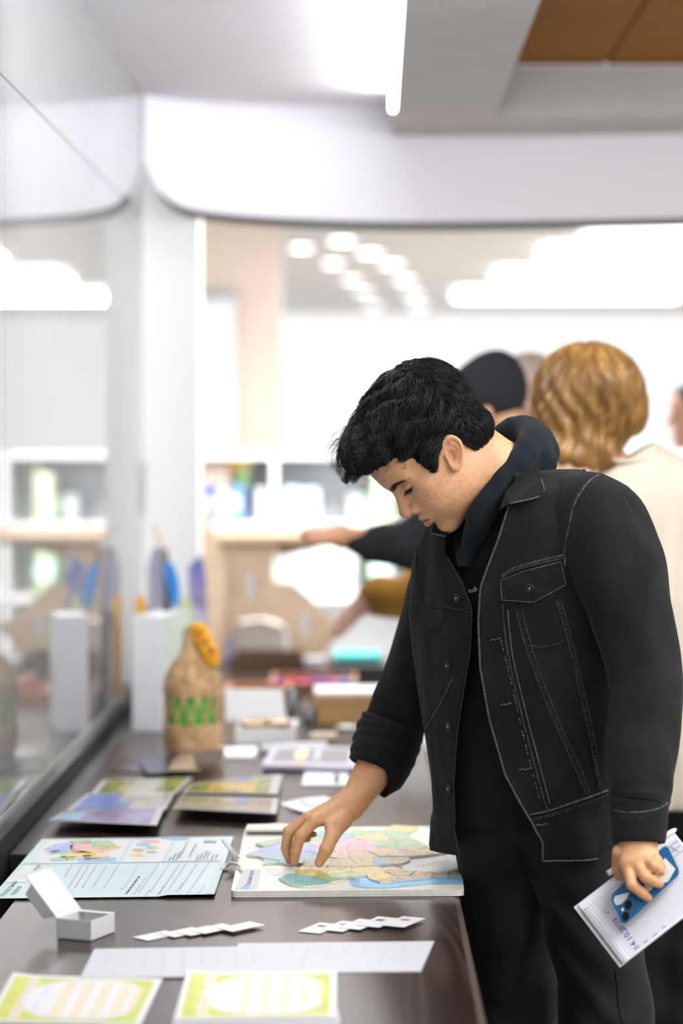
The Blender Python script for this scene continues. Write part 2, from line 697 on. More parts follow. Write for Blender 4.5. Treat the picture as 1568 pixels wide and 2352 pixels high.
# --- curved fascia that closes the drop ceiling, flaring up beside the partition
fz = [(332, 366, 7.70), (345, 402, 7.72), (368, 442, 7.76), (402, 471, 7.80), (450, 486, 7.84), (540, 497, 7.88), (680, 506, 7.93), (840, 512, 7.97),
      (1000, 514, 7.98), (1250, 511, 7.96), (1568, 505, 7.90), (2100, 490, 7.75)]
fz = smooth_path(fz, 4)
bot = np.array([P(*q) for q in fz])
nb_ = len(bot)
top = bot.copy()
top[:, 2] = 2.9
fas = MB()
bk = bot + (0, 0.16, 0)
bt = top + (0, 0.16, 0)
fas.add(np.vstack((bot, top, bk, bt)), [(i, i + 1, nb_ + i + 1, nb_ + i) for i in range(nb_ - 1)] + [(2 * nb_ + i, 2 * nb_ + i + 1, i + 1, i) for i in range(nb_ - 1)]
        + [(3 * nb_ + i, 3 * nb_ + i + 1, 2 * nb_ + i + 1, 2 * nb_ + i) for i in range(nb_ - 1)] + [(0, nb_, 3 * nb_, 2 * nb_)])
struct('trim_1', fas, M['lilac_white'], smooth=False, label='curved lilac white bulkhead closing the dropped ceiling')
# black shadow-gap profile under the fascia
gp = MB()
gi = [q + (0, -0.002, 0.004) for q in bot[8:]]
lo_ = [q + (0, -0.002, -0.014) for q in bot[8:]]
m_ = len(gi)
gp.add(np.vstack((gi, lo_, np.array(gi) + (0, 0.12, 0), np.array(lo_) + (0, 0.12, 0))), [(i + m_, i + 1 + m_, i + 1, i) for i in range(m_ - 1)] + [(i + m_, 3 * m_ + i, 3 * m_ + i + 1, m_ + i + 1) for i in range(m_ - 1)])
struct('trim_2', gp, M['black'])

# --- hall beyond: pale ceiling, far white wall made to glow, wall at the side
M['hall_ceiling'] = mat('hall_ceiling_paint', (0.88, 0.88, 0.88), 0.7)
struct('ceiling_hall', MB().box((-7, 8.6, 3.0), (9, 29, 3.05)), M['hall_ceiling'])
wm = emit('glowing_far_wall', (0.98, 0.99, 1.0), 0.64)
ww = empty('wall_far', (0, 27.5, 0))
tag(ww, kind='structure')
for i in range(8):
    MB().box((-7 + i * 2.0 + 0.01, 27.5, 0.0), (-5 + i * 2.0 - 0.01, 27.56, 3.0)).build('pane', wm, ww)
struct('ceiling_fill_panel', MB().box((-0.9, 8.7, 2.935), (1.7, 10.5, 2.97)), emit('hall_fill_glow', (1, 1, 1), 2.0))  # unseen glowing panel added with the hall fill light
struct('wall_right', MB().box((8, 8, 0), (8.1, 29, 3.0)), M['white'])

# warm panelled pier and portal far behind the partition end
M['beige'] = mat('warm_beige_panel', (0.78, 0.62, 0.52), 0.5)
M['pale_grey'] = mat('pale_grey_panel', (0.66, 0.67, 0.68), 0.5)
pier = empty('pillar', (-1, 13, 0))
tag(pier, kind='structure')
_y = 13.0
def _rect(u0, v0, u1, v1, Y, d=0.06):
    a = P(u0, v1, Y)
    b = P(u1, v0, Y)
    return MB().box((a[0], Y, a[2]), (b[0], Y + d, b[2]))
_rect(405, 430, 640, 1560, 13.05, 0.5).build('beige_facing', M['beige'], pier)
_rect(405, 672, 540, 1560, 12.9, 0.1).build('white_door', M['white'], pier)
_rect(395, 664, 540, 680, 12.86, 0.1).build('lintel', M['steel'], pier)
for i in range(8):
    c = P(529, 742 + i * 42, 12.86)
    MB().lathe([(0.030, 0), (0.030, 0.012)], (0, 0, 0), 12).build('hinge_stud', M['pale_grey'], pier).matrix_local = Matrix.Translation(c) @ Matrix.Rotation(math.pi / 2, 4, 'X')

# --- ceiling lights of the hall (round downlights in two slanting rows, long tubes further right)
LAMP = emit('downlight_diffuser', (1, 1, 1), 5.0)
def downlight(u, v, z, r, lab, grp):
    Y = (CZ - z) * F / (v - CY)
    X = (u - CX) * Y / F
    t = empty('ceiling_downlight', (X, Y, z))
    tag(t, lab, 'ceiling light', grp)
    MB().lathe([(r * 1.12, -0.012), (r * 1.12, 0)], (X, Y, z), 18).build('rim', M['white'], t)
    MB().lathe([(r, -0.016), (r, -0.006)], (X, Y, z), 18).build('diffuser', LAMP, t)
    return t
zc = 2.999
row_a = [(692, 566), (765, 602), (808, 640), (836, 668), (858, 700)]
row_b = [(785, 550), (850, 578), (900, 604), (930, 640), (950, 674), (962, 700)]
ordn = ['nearest', 'second nearest', 'third nearest', 'fourth nearest', 'fifth nearest', 'farthest']
for i, (u, v) in enumerate(row_a):
    downlight(u, v, zc, 0.075, '%s round downlight in the row nearer the white post' % ordn[i], 'left row of round downlights')
for i, (u, v) in enumerate(row_b):
    downlight(u, v, zc, 0.085, '%s round downlight in the row above the dark haired head' % ordn[i], 'right row of round downlights')
for i, (u0, u1, v) in enumerate(((1330, 1800, 533), (1235, 1760, 570), (1130, 1700, 622), (1040, 1560, 668))):
    Y = (CZ - zc) * F / (v - CY)
    x0, x1 = (u0 - CX) * Y / F, (u1 - CX) * Y / F
    t = empty('linear_ceiling_lamp', (x0, Y, zc))
    tag(t, 'long white linear lamp on the hall ceiling, %s of four' % ('nearest', 'second', 'third', 'farthest')[i], 'ceiling light', 'long linear lamps on the hall ceiling')
    MB().box((x0, Y - 0.10, zc - 0.05), (x1, Y + 0.10, zc)).build('housing', M['white'], t)
    MB().box((x0 + 0.02, Y - 0.24, zc - 0.065), (x1 - 0.02, Y + 0.24, zc - 0.05)).build('diffuser', LAMP, t)
    area('linear_lamp_light', ((x0 + x1) / 2, Y, zc - 0.075), (x1 - x0, 0.46), 110)

# ================================================================== THE TABLES
def table(name, x0, x1, y0, y1, label):
    t = empty(name, ((x0 + x1) / 2, (y0 + y1) / 2, 0))
    tag(t, label, 'table', 'dark wood tables along the glass partition')
    MB().box((x0, y0, 0.712), (x1 - 0.010, y1, TZ)).build('table_top', M['table'], t)
    MB().prism([(x1 - 0.010, y0, 0.712), (x1, y0, 0.712), (x1, y0, TZ - 0.004), (x1 - 0.010, y0, TZ - 0.0002)], (0, y1 - y0, 0)).build('edge_band', M['table_edge'], t)
    for yy in (y0 + 0.03, y1 - 0.06):
        MB().box((x0 + 0.03, yy, 0.0), (x1 - 0.04, yy + 0.03, 0.712)).build('leg_panel', M['table'], t)
    MB().box((x0 + 0.10, y0 + 0.06, 0.35), (x0 + 0.12, y1 - 0.06, 0.705)).build('modesty_panel', M['table'], t)
    return t


table('long_table', -0.615, 0.166, 2.35, 4.80, 'dark wood table under the papers and yellow bordered cards')
table('long_table', -0.662, 0.166, 4.803, 9.25, 'dark wood table carrying the wicker bottle and cardboard box')
MB_gap = MB().box((-0.706, 4.803, 0.70), (-0.664, 7.7, 0.735))
struct('trim_3', MB_gap, M['black'])


def tag_print(o):
    o['kind'] = 'stuff'
    return o


# ------------------------------------------------------------------ flat papers
class Sheet:
    """thin sheet spanned by four corner points TL, TR, BR, BL with an optional lift"""

    def __init__(self, name, label, cat, corners, m, lift=None, thick=0.0005, group=None, nx=14, ny=8, parent=None, z0=0.0006):
        self.c = [np.asarray(c, float) for c in corners]
        self.lift = lift
        self.z0 = z0 + thick
        self.th = thick
        mb = MB()
        g = [[self.at(i / nx, j / ny) for i in range(nx + 1)] for j in range(ny + 1)]
        top_ = [p for row in g for p in row]
        w = nx + 1
        n = len(top_)
        fs = [(j * w + i, (j + 1) * w + i, (j + 1) * w + i + 1, j * w + i + 1) for j in range(ny) for i in range(nx)]
        mb.add(top_ + [p - (0, 0, thick) for p in top_], fs + [tuple(n + k for k in f[::-1]) for f in fs])
        rim = [i for i in range(w)] + [j * w + nx for j in range(1, ny + 1)] + [ny * w + i for i in range(nx - 1, -1, -1)] + [j * w for j in range(ny - 1, 0, -1)]
        mb.add(top_ + [p - (0, 0, thick) for p in top_], [(rim[k], rim[(k + 1) % len(rim)], n + rim[(k + 1) % len(rim)], n + rim[k]) for k in range(len(rim))])
        self.o = mb.build(name, m, parent, smooth=False)
        if label:
            tag(self.o, label, cat, group)

    def at(self, s, t, up=0.0):
        a, b, c, d = self.c
        p = (1 - t) * ((1 - s) * a + s * b) + t * ((1 - s) * d + s * c)
        z = self.z0 + up + (self.lift(s, t) if self.lift else 0.0)
        return p + np.array((0, 0, z))

    def poly(self, mb, st, mi=0, up=0.0004):
        mb.add([self.at(s, t, up) for s, t in st], [tuple(range(len(st)))], mi)

    def strip(self, mb, s0, t0, s1, t1, up=0.0004, mi=0, n=6):
        """rectangle in sheet space, cut so that it follows the lift"""
        for i in range(n):
            a, b = s0 + (s1 - s0) * i / n, s0 + (s1 - s0) * (i + 1) / n
            self.poly(mb, [(a, t0), (a, t1), (b, t1), (b, t0)], mi, up)

    def st(self, u, v, z=TZ):
        """sheet coordinates of a pixel (few Newton steps on the bilinear map)"""
        q = T(u, v, z)[:2]
        x = np.array((0.5, 0.5))
        a, b, c, d = [k[:2] for k in self.c]
        for _ in range(12):
            s, t = x
            p = (1 - t) * ((1 - s) * a + s * b) + t * ((1 - s) * d + s * c)
            ds = (1 - t) * (b - a) + t * (c - d)
            dt = (1 - s) * (d - a) + s * (c - b)
            x = x + np.linalg.solve(np.stack((ds, dt), 1), q - p)
        return tuple(x)


def greek(mb, sh, s0, t0, s1, t1, along='t', word=0.02, gap=0.006, w=0.004, rnd=None, mi=0):
    """a line of unreadable small print: words as separate dashes from (s0,t0) to (s1,t1)"""
    L = math.hypot(s1 - s0, t1 - t0)
    if L < 1e-6:
        return
    dx, dy = (s1 - s0) / L, (t1 - t0) / L
    p = 0.0
    while p < L:
        l = min(word * random.uniform(0.5, 1.5), L - p)
        a = (s0 + dx * p, t0 + dy * p)
        b = (s0 + dx * (p + l), t0 + dy * (p + l))
        nx_, ny_ = -dy * w, dx * w
        q = [(a[0] - nx_, a[1] - ny_), (b[0] - nx_, b[1] - ny_), (b[0] + nx_, b[1] + ny_), (a[0] + nx_, a[1] + ny_)]
        sh.poly(mb, q if dx * 1 >= 0 and dy >= 0 else q, mi)
        p += l + gap


def put_text(mb, s, org, ex, ey, mi=0, lift=None):
    """text with baseline at org, ex = vector of one em along the line, ey = upright"""
    v, f = text_mesh(s)
    org, ex, ey = (np.asarray(a, float) for a in (org, ex, ey))
    mb.add([org + ex * x + ey * y for x, y in v], f, mi)


# ================================================================== THE PUZZLE BOARD
M['board'] = mat('cream_board_print', (0.76, 0.73, 0.64), 0.45, var=0.04, vscale=40)
M['board_edge'] = mat('pale_plywood_edge', (0.80, 0.76, 0.70), 0.5, var=0.08, vscale=60)
M['sea'] = mat('printed_sea_blue', (0.22, 0.50, 0.80), 0.45, var=0.08, vscale=30)
BZ = 0.762
bc = [T(563, 1902, BZ), T(1035, 1897, BZ), T(1066, 2043, BZ), T(530, 2047, BZ)]
pb = empty('puzzle_board', (*np.mean(bc, 0)[:2], TZ))
tag(pb, 'cream wooden map puzzle with coloured pieces under the reaching hand', 'puzzle')


def round_poly(c, r, n=5):
    out = []
    m = len(c)
    for i in range(m):
        p, a, b = c[i], c[i - 1], c[(i + 1) % m]
        da = (a - p) / np.linalg.norm(a - p)
        db = (b - p) / np.linalg.norm(b - p)
        for k in range(n + 1):
            t = k / n
            out.append((1 - t) ** 2 * (p + da * r) + 2 * t * (1 - t) * p + t * t * (p + db * r))
    return out


ccw = [bc[3], bc[2], bc[1], bc[0]]
MB().prism([q - (0, 0, 0.0115) for q in round_poly(ccw, 0.014)], (0, 0, 0.0035), 0, 0).build('base_layer', [M['board_edge']], pb)
MB().prism([q - (0, 0, 0.0078) for q in round_poly(ccw, 0.014)], (0, 0, 0.0078), 0, 1).build('board_layer', [M['board'], M['board_edge']], pb)
sea_px = [(800, 2022), (808, 2016), (845, 2014), (900, 2016), (950, 2018), (1010, 2014), (1062, 2016), (1064, 2031), (1030, 2030), (985, 2031), (950, 2035), (890, 2040), (835, 2040), (808, 2035)]
mb = MB()
mb.add([T(u, v, BZ + 0.0004) for u, v in sea_px[::-1]], [tuple(range(len(sea_px)))], 0)
lab_px = [(558, 1997), (600, 1997), (590, 2043), (539, 2043)]
mb.add([T(u, v, BZ + 0.0004) for u, v in lab_px[::-1]], [(0, 1, 2, 3)], 1)
mb.add([T(u, v, BZ + 0.0006) for u, v in [(574, 2036), (573, 2041), (553, 2041), (554, 2036)]][::-1], [(0, 1, 2, 3)], 2)
o_ = T(574, 2034, BZ + 0.0008)
ex_ = (T(584, 1999, BZ) - T(574, 2034, BZ)) * (1 / 7.6)
ey_ = (T(556, 2034, BZ) - T(574, 2034, BZ)) * 0.92
put_text(mb, 'Классная карта', o_, ex_, ey_, 3)
# braille dots, place names and small legends printed on the board
for (u, v, n, m2) in ((610, 1996, 6, 3), (956, 1990, 16, 1), (905, 1932, 2, 6)):
    for i in range(n):
        for j in range(m2):
            if random.random() < 0.75:
                if n == 16:
                    q = (u + i * 5.0, v - i * 1.0)
                else:
                    q = (u + i * 5 + j * 4, v + j * 6)
                a = [T(q[0] + dx, q[1] + dy, BZ + 0.0005) for dx, dy in ((0, 0), (3, 0), (2.6, 1.2), (-0.4, 1.2))]
                mb.add(a[::-1], [(0, 1, 2, 3)], 4)
for (u, v, w, h) in ((977, 1899, 16, 3.5), (1001, 1898, 17, 3.5), (818, 2024, 6, 5), (920, 2032, 16, 3), (1028, 2002, 6, 14), (560, 2032, 9, 4)):
    a = [T(u, v, BZ + 0.0006), T(u + w, v, BZ + 0.0006), T(u + w * 1.02, v + h, BZ + 0.0006), T(u + w * 0.02, v + h, BZ + 0.0006)]
    mb.add(a[::-1], [(0, 1, 2, 3)], 4)
tag_print(mb.build('print', [M['sea'], M['paper'], mat('badge_blue', (0.16, 0.40, 0.72), 0.5), M['ink_blue'], M['ink_light']], pb))


# pieces: cells of the map outline, each a thin proud chip with a cream rim
def clip_half(poly, a, b):
    """keep the part of poly nearer to a than to b"""
    n = b - a
    m0 = (a + b) / 2
    out = []
    for i in range(len(poly)):
        p, q = poly[i], poly[(i + 1) % len(poly)]
        dp, dq = (p - m0) @ n, (q - m0) @ n
        if dp <= 0:
            out.append(p)
        if (dp < 0) != (dq < 0) and abs(dp - dq) > 1e-12:
            out.append(p + (q - p) * (dp / (dp - dq)))
    return out


outline = [(565, 1967), (590, 1958), (603, 1950), (588, 1941), (610, 1934), (650, 1928), (690, 1920), (745, 1911), (800, 1916), (812, 1908), (850, 1911), (880, 1910),
           (878, 1908), (905, 1899), (962, 1903), (950, 1912), (938, 1918), (948, 1930), (962, 1936), (985, 1949), (1040, 1951), (1026, 1963), (978, 1969), (945, 1973),
           (945, 1980), (928, 1987), (880, 1991), (868, 1993), (880, 2001), (930, 2004), (990, 2006), (1005, 2010), (986, 2019), (960, 2021), (930, 2024), (900, 2031),
           (872, 2031), (850, 2023), (842, 2015), (803, 2016), (790, 2023), (778, 2029), (735, 2036), (700, 2039), (662, 2036), (641, 2021), (660, 2012), (684, 2009),
           (678, 2001), (700, 1988), (660, 1988), (636, 1986), (600, 1989), (606, 1979), (585, 1972)]
outl = [T(u, v, BZ)[:2] for u, v in outline]
LAV, TEAL, PINK, YEL, OCH, GRN, BLU, ORG = range(8)
pcols = [((0.36, 0.36, 0.72), (0.55, 0.55, 0.80), (0.45, 0.62, 0.70)), ((0.22, 0.50, 0.52), (0.40, 0.66, 0.62), (0.55, 0.70, 0.50)), ((0.80, 0.42, 0.48), (0.82, 0.52, 0.52), (0.62, 0.45, 0.60)),
         ((0.80, 0.58, 0.14), (0.82, 0.66, 0.26), (0.62, 0.52, 0.22)), ((0.58, 0.40, 0.16), (0.70, 0.52, 0.24), (0.45, 0.35, 0.20)), ((0.32, 0.52, 0.20), (0.60, 0.62, 0.28), (0.35, 0.60, 0.62)),
         ((0.20, 0.45, 0.75), (0.35, 0.60, 0.80), (0.5, 0.6, 0.4)), ((0.78, 0.50, 0.22), (0.80, 0.62, 0.38), (0.72, 0.42, 0.28))]
pm = []
for i, (a, b, c) in enumerate(pcols):
    a, b, c = (tuple(x ** 1.45 for x in q) for q in (a, b, c))
    pm.append(noise_ramp('puzzle_print_%s' % ('lavender', 'teal', 'pink', 'yellow', 'ochre', 'green', 'blue', 'orange')[i],
                         [(0.30, tuple(x * 0.45 for x in c)), (0.38, c), (0.46, a), (0.58, b), (0.70, a)], 62, 6, 0.42, (1, 0.6, 1), distort=1.0))
seeds = [(585, 1965, LAV), (625, 1940, GRN), (618, 1963, LAV), (660, 1945, LAV), (640, 1976, TEAL), (680, 1966, LAV), (616, 1983, TEAL), (668, 1983, TEAL), (712, 1930, GRN), (715, 1955, LAV), (715, 1975, TEAL),
         (770, 1925, BLU), (760, 1948, PINK), (815, 1938, PINK), (770, 1968, ORG), (730, 1985, YEL), (820, 1918, GRN), (855, 1925, YEL), (840, 1950, PINK), (830, 1968, ORG), (790, 1988, YEL), (845, 1985, YEL),
         (890, 1920, GRN), (930, 1925, GRN), (920, 1905, YEL), (885, 1945, GRN), (935, 1945, GRN), (890, 1965, ORG), (950, 1960, OCH), (1010, 1957, OCH), (910, 1982, OCH), (870, 1985, BLU),
         (720, 2003, YEL), (780, 2003, YEL), (840, 2003, YEL), (670, 2020, TEAL), (715, 2028, TEAL), (760, 2022, GRN), (810, 2012, GRN), (870, 2015, YEL), (915, 2022, OCH), (925, 2010, OCH), (970, 2012, OCH)]
spts = [T(u, v, BZ)[:2] for u, v, _ in seeds]


def wob(p):
    q = Vector((p[0] * 28, p[1] * 18, 0))
    return np.array((0.006 * noise.noise(q), 0.012 * noise.noise(q + Vector((9, 4, 3)))))


for k, (u, v, ci) in enumerate(seeds):
    poly = list(outl)
    for j in range(len(spts)):
        if j != k:
            poly = clip_half(poly, spts[k], spts[j])
            if len(poly) < 3:
                break
    if len(poly) < 3:
        continue
    fine = []
    for i in range(len(poly)):
        p, q = poly[i], poly[(i + 1) % len(poly)]
        n = max(1, int(np.linalg.norm(q - p) / 0.012))
        fine += [p + (q - p) * t / n for t in range(n)]
    cen = np.mean(fine, 0)
    fine = [cen + (p + wob(p) - cen) * 0.985 for p in fine]
    ar = sum(fine[i][0] * fine[(i + 1) % len(fine)][1] - fine[i][1] * fine[(i + 1) % len(fine)][0] for i in range(len(fine)))
    if ar < 0:
        fine = fine[::-1]
    if abs(ar) < 2e-4:
        continue
    h = 0.0030 + 0.0018 * random.random()
    MB().prism([(p[0], p[1], BZ + 0.0003) for p in fine], (0, 0, h), 0, 1).build('puzzle_piece', [pm[ci], M['board_edge']], pb)

# tilted loose piece lying over the far corner of the board
q = [T(563, 1911, BZ + 0.006), T(660, 1911, BZ + 0.006), T(668, 1899, BZ + 0.006), T(642, 1896, BZ + 0.006), T(610, 1898, BZ + 0.006), T(568, 1899, BZ + 0.006)]
lp = MB().prism(q, (0, 0, 0.005), 0, 1).build('puzzle_plank', [noise_ramp('pale_pink_print', [(0.4, (0.78, 0.73, 0.66)), (0.55, (0.80, 0.62, 0.55)), (0.7, (0.78, 0.74, 0.66))], 22, 3, 0.5), M['board_edge']])
tag(lp, 'cream strip with pink print lying over the far corner of the map puzzle', 'puzzle piece')

# white cord looped from the corner of the leaflet onto the board
cord = smooth_path([T(549, 1970, BZ + 0.004), T(540, 1960, 0.775), T(528, 1945, 0.79), T(516, 1930, 0.80), T(512, 1931, 0.80), T(527, 1950, 0.79), T(536, 1965, 0.775), T(533, 1978, 0.762),
                    T(521, 1988, 0.756), T(509, 1997, 0.7545), T(513, 1990, 0.757), T(527, 1983, 0.762), T(542, 1984, 0.768), T(553, 1992, BZ + 0.006), T(554, 2000, BZ + 0.003)], 7)
tag(MB().tube(cord, 0.0030, 8).build('looped_string', mat('white_cord_cotton', (0.85, 0.85, 0.84), 0.7, bump=0.4, bscale=900), None, True), 'white string looping between the pale leaflet and the puzzle board', 'string')

# ================================================================== LEAFLET
M['leaf'] = mat('pale_teal_leaflet', (0.52, 0.64, 0.66), 0.4)
M['leaf_dark'] = mat('teal_band_print', (0.42, 0.60, 0.60), 0.4)
M['leaf_light'] = mat('leaflet_white_print', (0.68, 0.67, 0.65), 0.4)
M['leaf_box'] = mat('leaflet_panel_print', (0.58, 0.65, 0.69), 0.4)
sh = Sheet('leaflet', 'pale teal instruction leaflet with a printed map and green title', 'leaflet', [T(96, 1930), T(536, 1924), T(492, 2062), T(-24, 2068)], M['leaf'],
           lift=lambda s, t: 0.0016 + 0.006 * max(0, t - 0.9) * 6 * (1 if s > 0.75 else 0.2), nx=24, ny=16, thick=0.0004)
mb = MB()


def px_poly(pts, mi, up=0.0005):
    sh.poly(mb, [sh.st(u, v) for u, v in pts][::-1], mi, up)


px_poly([(112, 1936), (300, 1932), (272, 1984), (62, 1987)], 1)              # map picture ground
px_poly([(302, 1932), (398, 1930), (372, 1983), (274, 1984)], 1)             # pieces picture ground
px_poly([(402, 1936), (520, 1934), (505, 1979), (376, 1982)], 3, 0.0004)
px_poly([(62, 1990), (98, 1990), (60, 2030), (10, 2032)], 1)
for a, b in (((300, 1932), (272, 1984)), ((398, 1931), (371, 1983)), ((318, 1987), (277, 2046)), ((112, 1990), (100, 2003))):
    px_poly([a, (a[0] + 6, a[1]), (b[0] + 6, b[1]), b], 2, 0.0008)
px_poly([(505, 1986), (518, 1986), (490, 2062), (476, 2062)], 2, 0.0006)
px_poly([(50, 1987), (506, 1981), (506, 1982.2), (50, 1988.2)], 2, 0.0008)
# printed map: patches in the colours of the puzzle
for pts, ci in (([(98, 1956), (128, 1942), (170, 1938), (165, 1956), (120, 1962)], 4 + LAV), ([(105, 1966), (120, 1958), (168, 1958), (150, 1965)], 4 + TEAL), ([(160, 1946), (200, 1938), (215, 1950), (165, 1958)], 4 + PINK),
                ([(155, 1936), (205, 1932), (210, 1940), (170, 1942)], 4 + GRN), ([(205, 1934), (255, 1934), (268, 1948), (215, 1952)], 4 + GRN), ([(168, 1956), (270, 1947), (282, 1950), (230, 1964), (160, 1962)], 4 + ORG),
                ([(138, 1966), (190, 1958), (225, 1966), (205, 1972), (140, 1974)], 4 + YEL), ([(112, 1976), (150, 1970), (155, 1980), (120, 1982)], 4 + TEAL), ([(150, 1972), (172, 1971), (170, 1980), (152, 1980)], 4 + GRN),
                ([(190, 1968), (252, 1970), (250, 1974), (195, 1978)], 4 + YEL), ([(172, 1975), (270, 1974), (266, 1982), (180, 1983)], 4 + BLU)):
    px_poly(pts, ci, 0.0009)
for (u, v, w, h, ci) in ((345, 1937, 24, 3, PINK), (329, 1944, 18, 3, BLU), (348, 1951, 16, 3.5, GRN), (318, 1957, 14, 4, OCH), (348, 1961, 13, 3, GRN), (318, 1968, 21, 3.5, YEL)):
    px_poly([(u + w * math.cos(a), v + h * math.sin(a)) for a in np.linspace(0, 6.28, 11)[:-1]], 4 + ci, 0.0009)
px_poly([(402 + 33 * math.cos(a), 1929 + 3.2 * math.sin(a)) for a in np.linspace(0, 6.28, 15)[:-1]], 4 + BLU, 0.0011)
px_poly([(84, 1967), (98, 1966), (84, 1985), (66, 1986)], 3, 0.0008)
LI = 12
def gl(u0, v0, u1, v1, w=0.0030, mi=LI, word=0.03):
    a, b = sh.st(u0, v0), sh.st(u1, v1)
    greek(mb, sh, a[0], a[1], b[0], b[1], word=word, gap=0.008, w=w, mi=mi)
for u, l in ((165, 0.5), (190, 1), (205, 1), (222, 1), (246, 1), (272, 1)):
    gl(u, 1990, u - 34 * l, 1990 + 54 * l)
gl(318 + 2, 2016, 289, 2058, 0.0055, LI + 1, 0.05)
for k, (u, v, l) in enumerate(((335, 2018, 0.6), (365, 1986, 1.0), (344, 2046, 0.25), (390, 1986, 1.0), (376, 2038, 0.35), (412, 1988, 1.0), (428, 1986, 1.0), (420, 2030, 0.4), (454, 1985, 1.0), (438, 2048, 0.2), (480, 1984, 1.0), (470, 2036, 0.4))):
    gl(u, v, u - 46 * l, v + 68 * l)
for u, v, l in ((392, 1972, 0.5), (404, 1964, 0.8), (414, 1960, 1), (431, 1937, 2.0), (450, 1942, 1.7), (456, 1968, 0.6), (465, 1964, 0.8), (476, 1958, 1), (483, 1958, 1), (492, 1966, 0.7), (500, 1966, 0.6)):
    gl(u, v, u - 10 * l, v + 19 * l)
for k in range(3):
    gl(470 - k * 1.5, 1934 + k * 2.6, 499 - k * 1.5, 1934 + k * 2.6, 0.007)
o_ = sh.at(*sh.st(10, 2062), 0.0012)
ex_ = (sh.at(*sh.st(42, 2028)) - sh.at(*sh.st(10, 2062))) / 4.6
ey_ = (sh.at(*sh.st(-6, 2062)) - sh.at(*sh.st(10, 2062))) * 1.1
put_text(mb, 'Классная', o_, ex_, ey_, LI + 2)
put_text(mb, 'карта', sh.at(*sh.st(33, 2060), 0.0012), ex_, ey_, LI + 2)
put_text(mb, 'игра', sh.at(*sh.st(82, 2004), 0.0012), ex_ * 0.9, ey_ * 0.9, LI + 2)
tag_print(mb.build('print', [M['leaf']] + [M['leaf_light'], M['leaf_dark'], M['leaf_box']] + pm + [M['ink_light'], M['ink'], M['ink_green']], sh.o))

# ================================================================== WHITE SHEETS, CARDS
for nm, cs, lab in (('paper_sheet', [T(548, 2168), T(997, 2163), T(966, 2233), T(512, 2238)], 'white printed sheet nearer the man, reaching towards the table edge'),
                    ('paper_sheet', [T(217, 2183), T(640, 2176), T(660, 2247), T(184, 2249)], 'white printed sheet lying behind the open white box corner')):
    z = 0.0002 if 'nearer' in lab else 0.0016
    s2 = Sheet(nm, lab, 'paper', cs, M['paper'], lift=lambda s, t, z=z: z, group='white printed sheets', z0=0.0004)
    mb = MB()
    for k in range(9):
        s0 = 0.10 + k * 0.095 + random.uniform(-0.01, 0.01)
        greek(mb, s2, s0, 0.12, s0, 0.12 + random.uniform(0.35, 0.75), word=0.10, gap=0.03, w=0.004)
    tag_print(mb.build('print', mat('very_pale_ink', (0.50, 0.50, 0.64), 0.6), s2.o))


def cards(origin, scale, bottoms, a, b, labs, grp):
    for k, (q, lab) in enumerate(zip(bottoms, labs)):
        z = 0.0003 + 0.0010 * k
        B = np.array(q, float)
        pts = [B - b, B - b + a, B + a, B]
        pts = [T(origin[0] + x / scale, origin[1] + y / scale, TZ) for x, y in pts]
        s_ = Sheet('small_card', lab, 'card', [pts[1], pts[2], pts[3], pts[0]], M['card'], lift=lambda s, t, z=z: z, group=grp, nx=3, ny=3, thick=0.0008)
        m2 = MB()
        s_.strip(m2, 0.25, 0.25, 0.6, 0.42, n=1)
        m2.build('picture', [mat('card_red_print', (0.55, 0.16, 0.22), 0.5), mat('card_dark_print', (0.14, 0.10, 0.18), 0.5), mat('card_pale_print', (0.58, 0.66, 0.80), 0.5)][(1, 0, 2, 1, 0)[k] if grp.startswith('r') else 2], s_.o)


cards((290, 2090), 4.48, [(220, 325), (495, 297), (660, 287), (805, 272), (1090, 257)], np.array((335, -70)), np.array((155, 35)),
      ['small white card at the box end of the fanned row', 'second small card from the white box in the row', 'middle small card of the row beside the white box', 'fourth small card from the white box in the row',
       'small white card ending the row on the side away from the box'], 'left row of small cards')
cards((660, 2090), 4.48, [(335, 252), (565, 240), (745, 225), (940, 208), (1195, 212)], np.array((222, -92)), np.array((228, 22)),
      ['small card with dark print starting the row below the puzzle board', 'small card with red print, second in the row below the puzzle', 'middle small card of the row below the puzzle board', 'small card with dark mark, fourth in the row below the puzzle',
       'small card ending the row below the puzzle near the table edge'], 'right row of small cards')

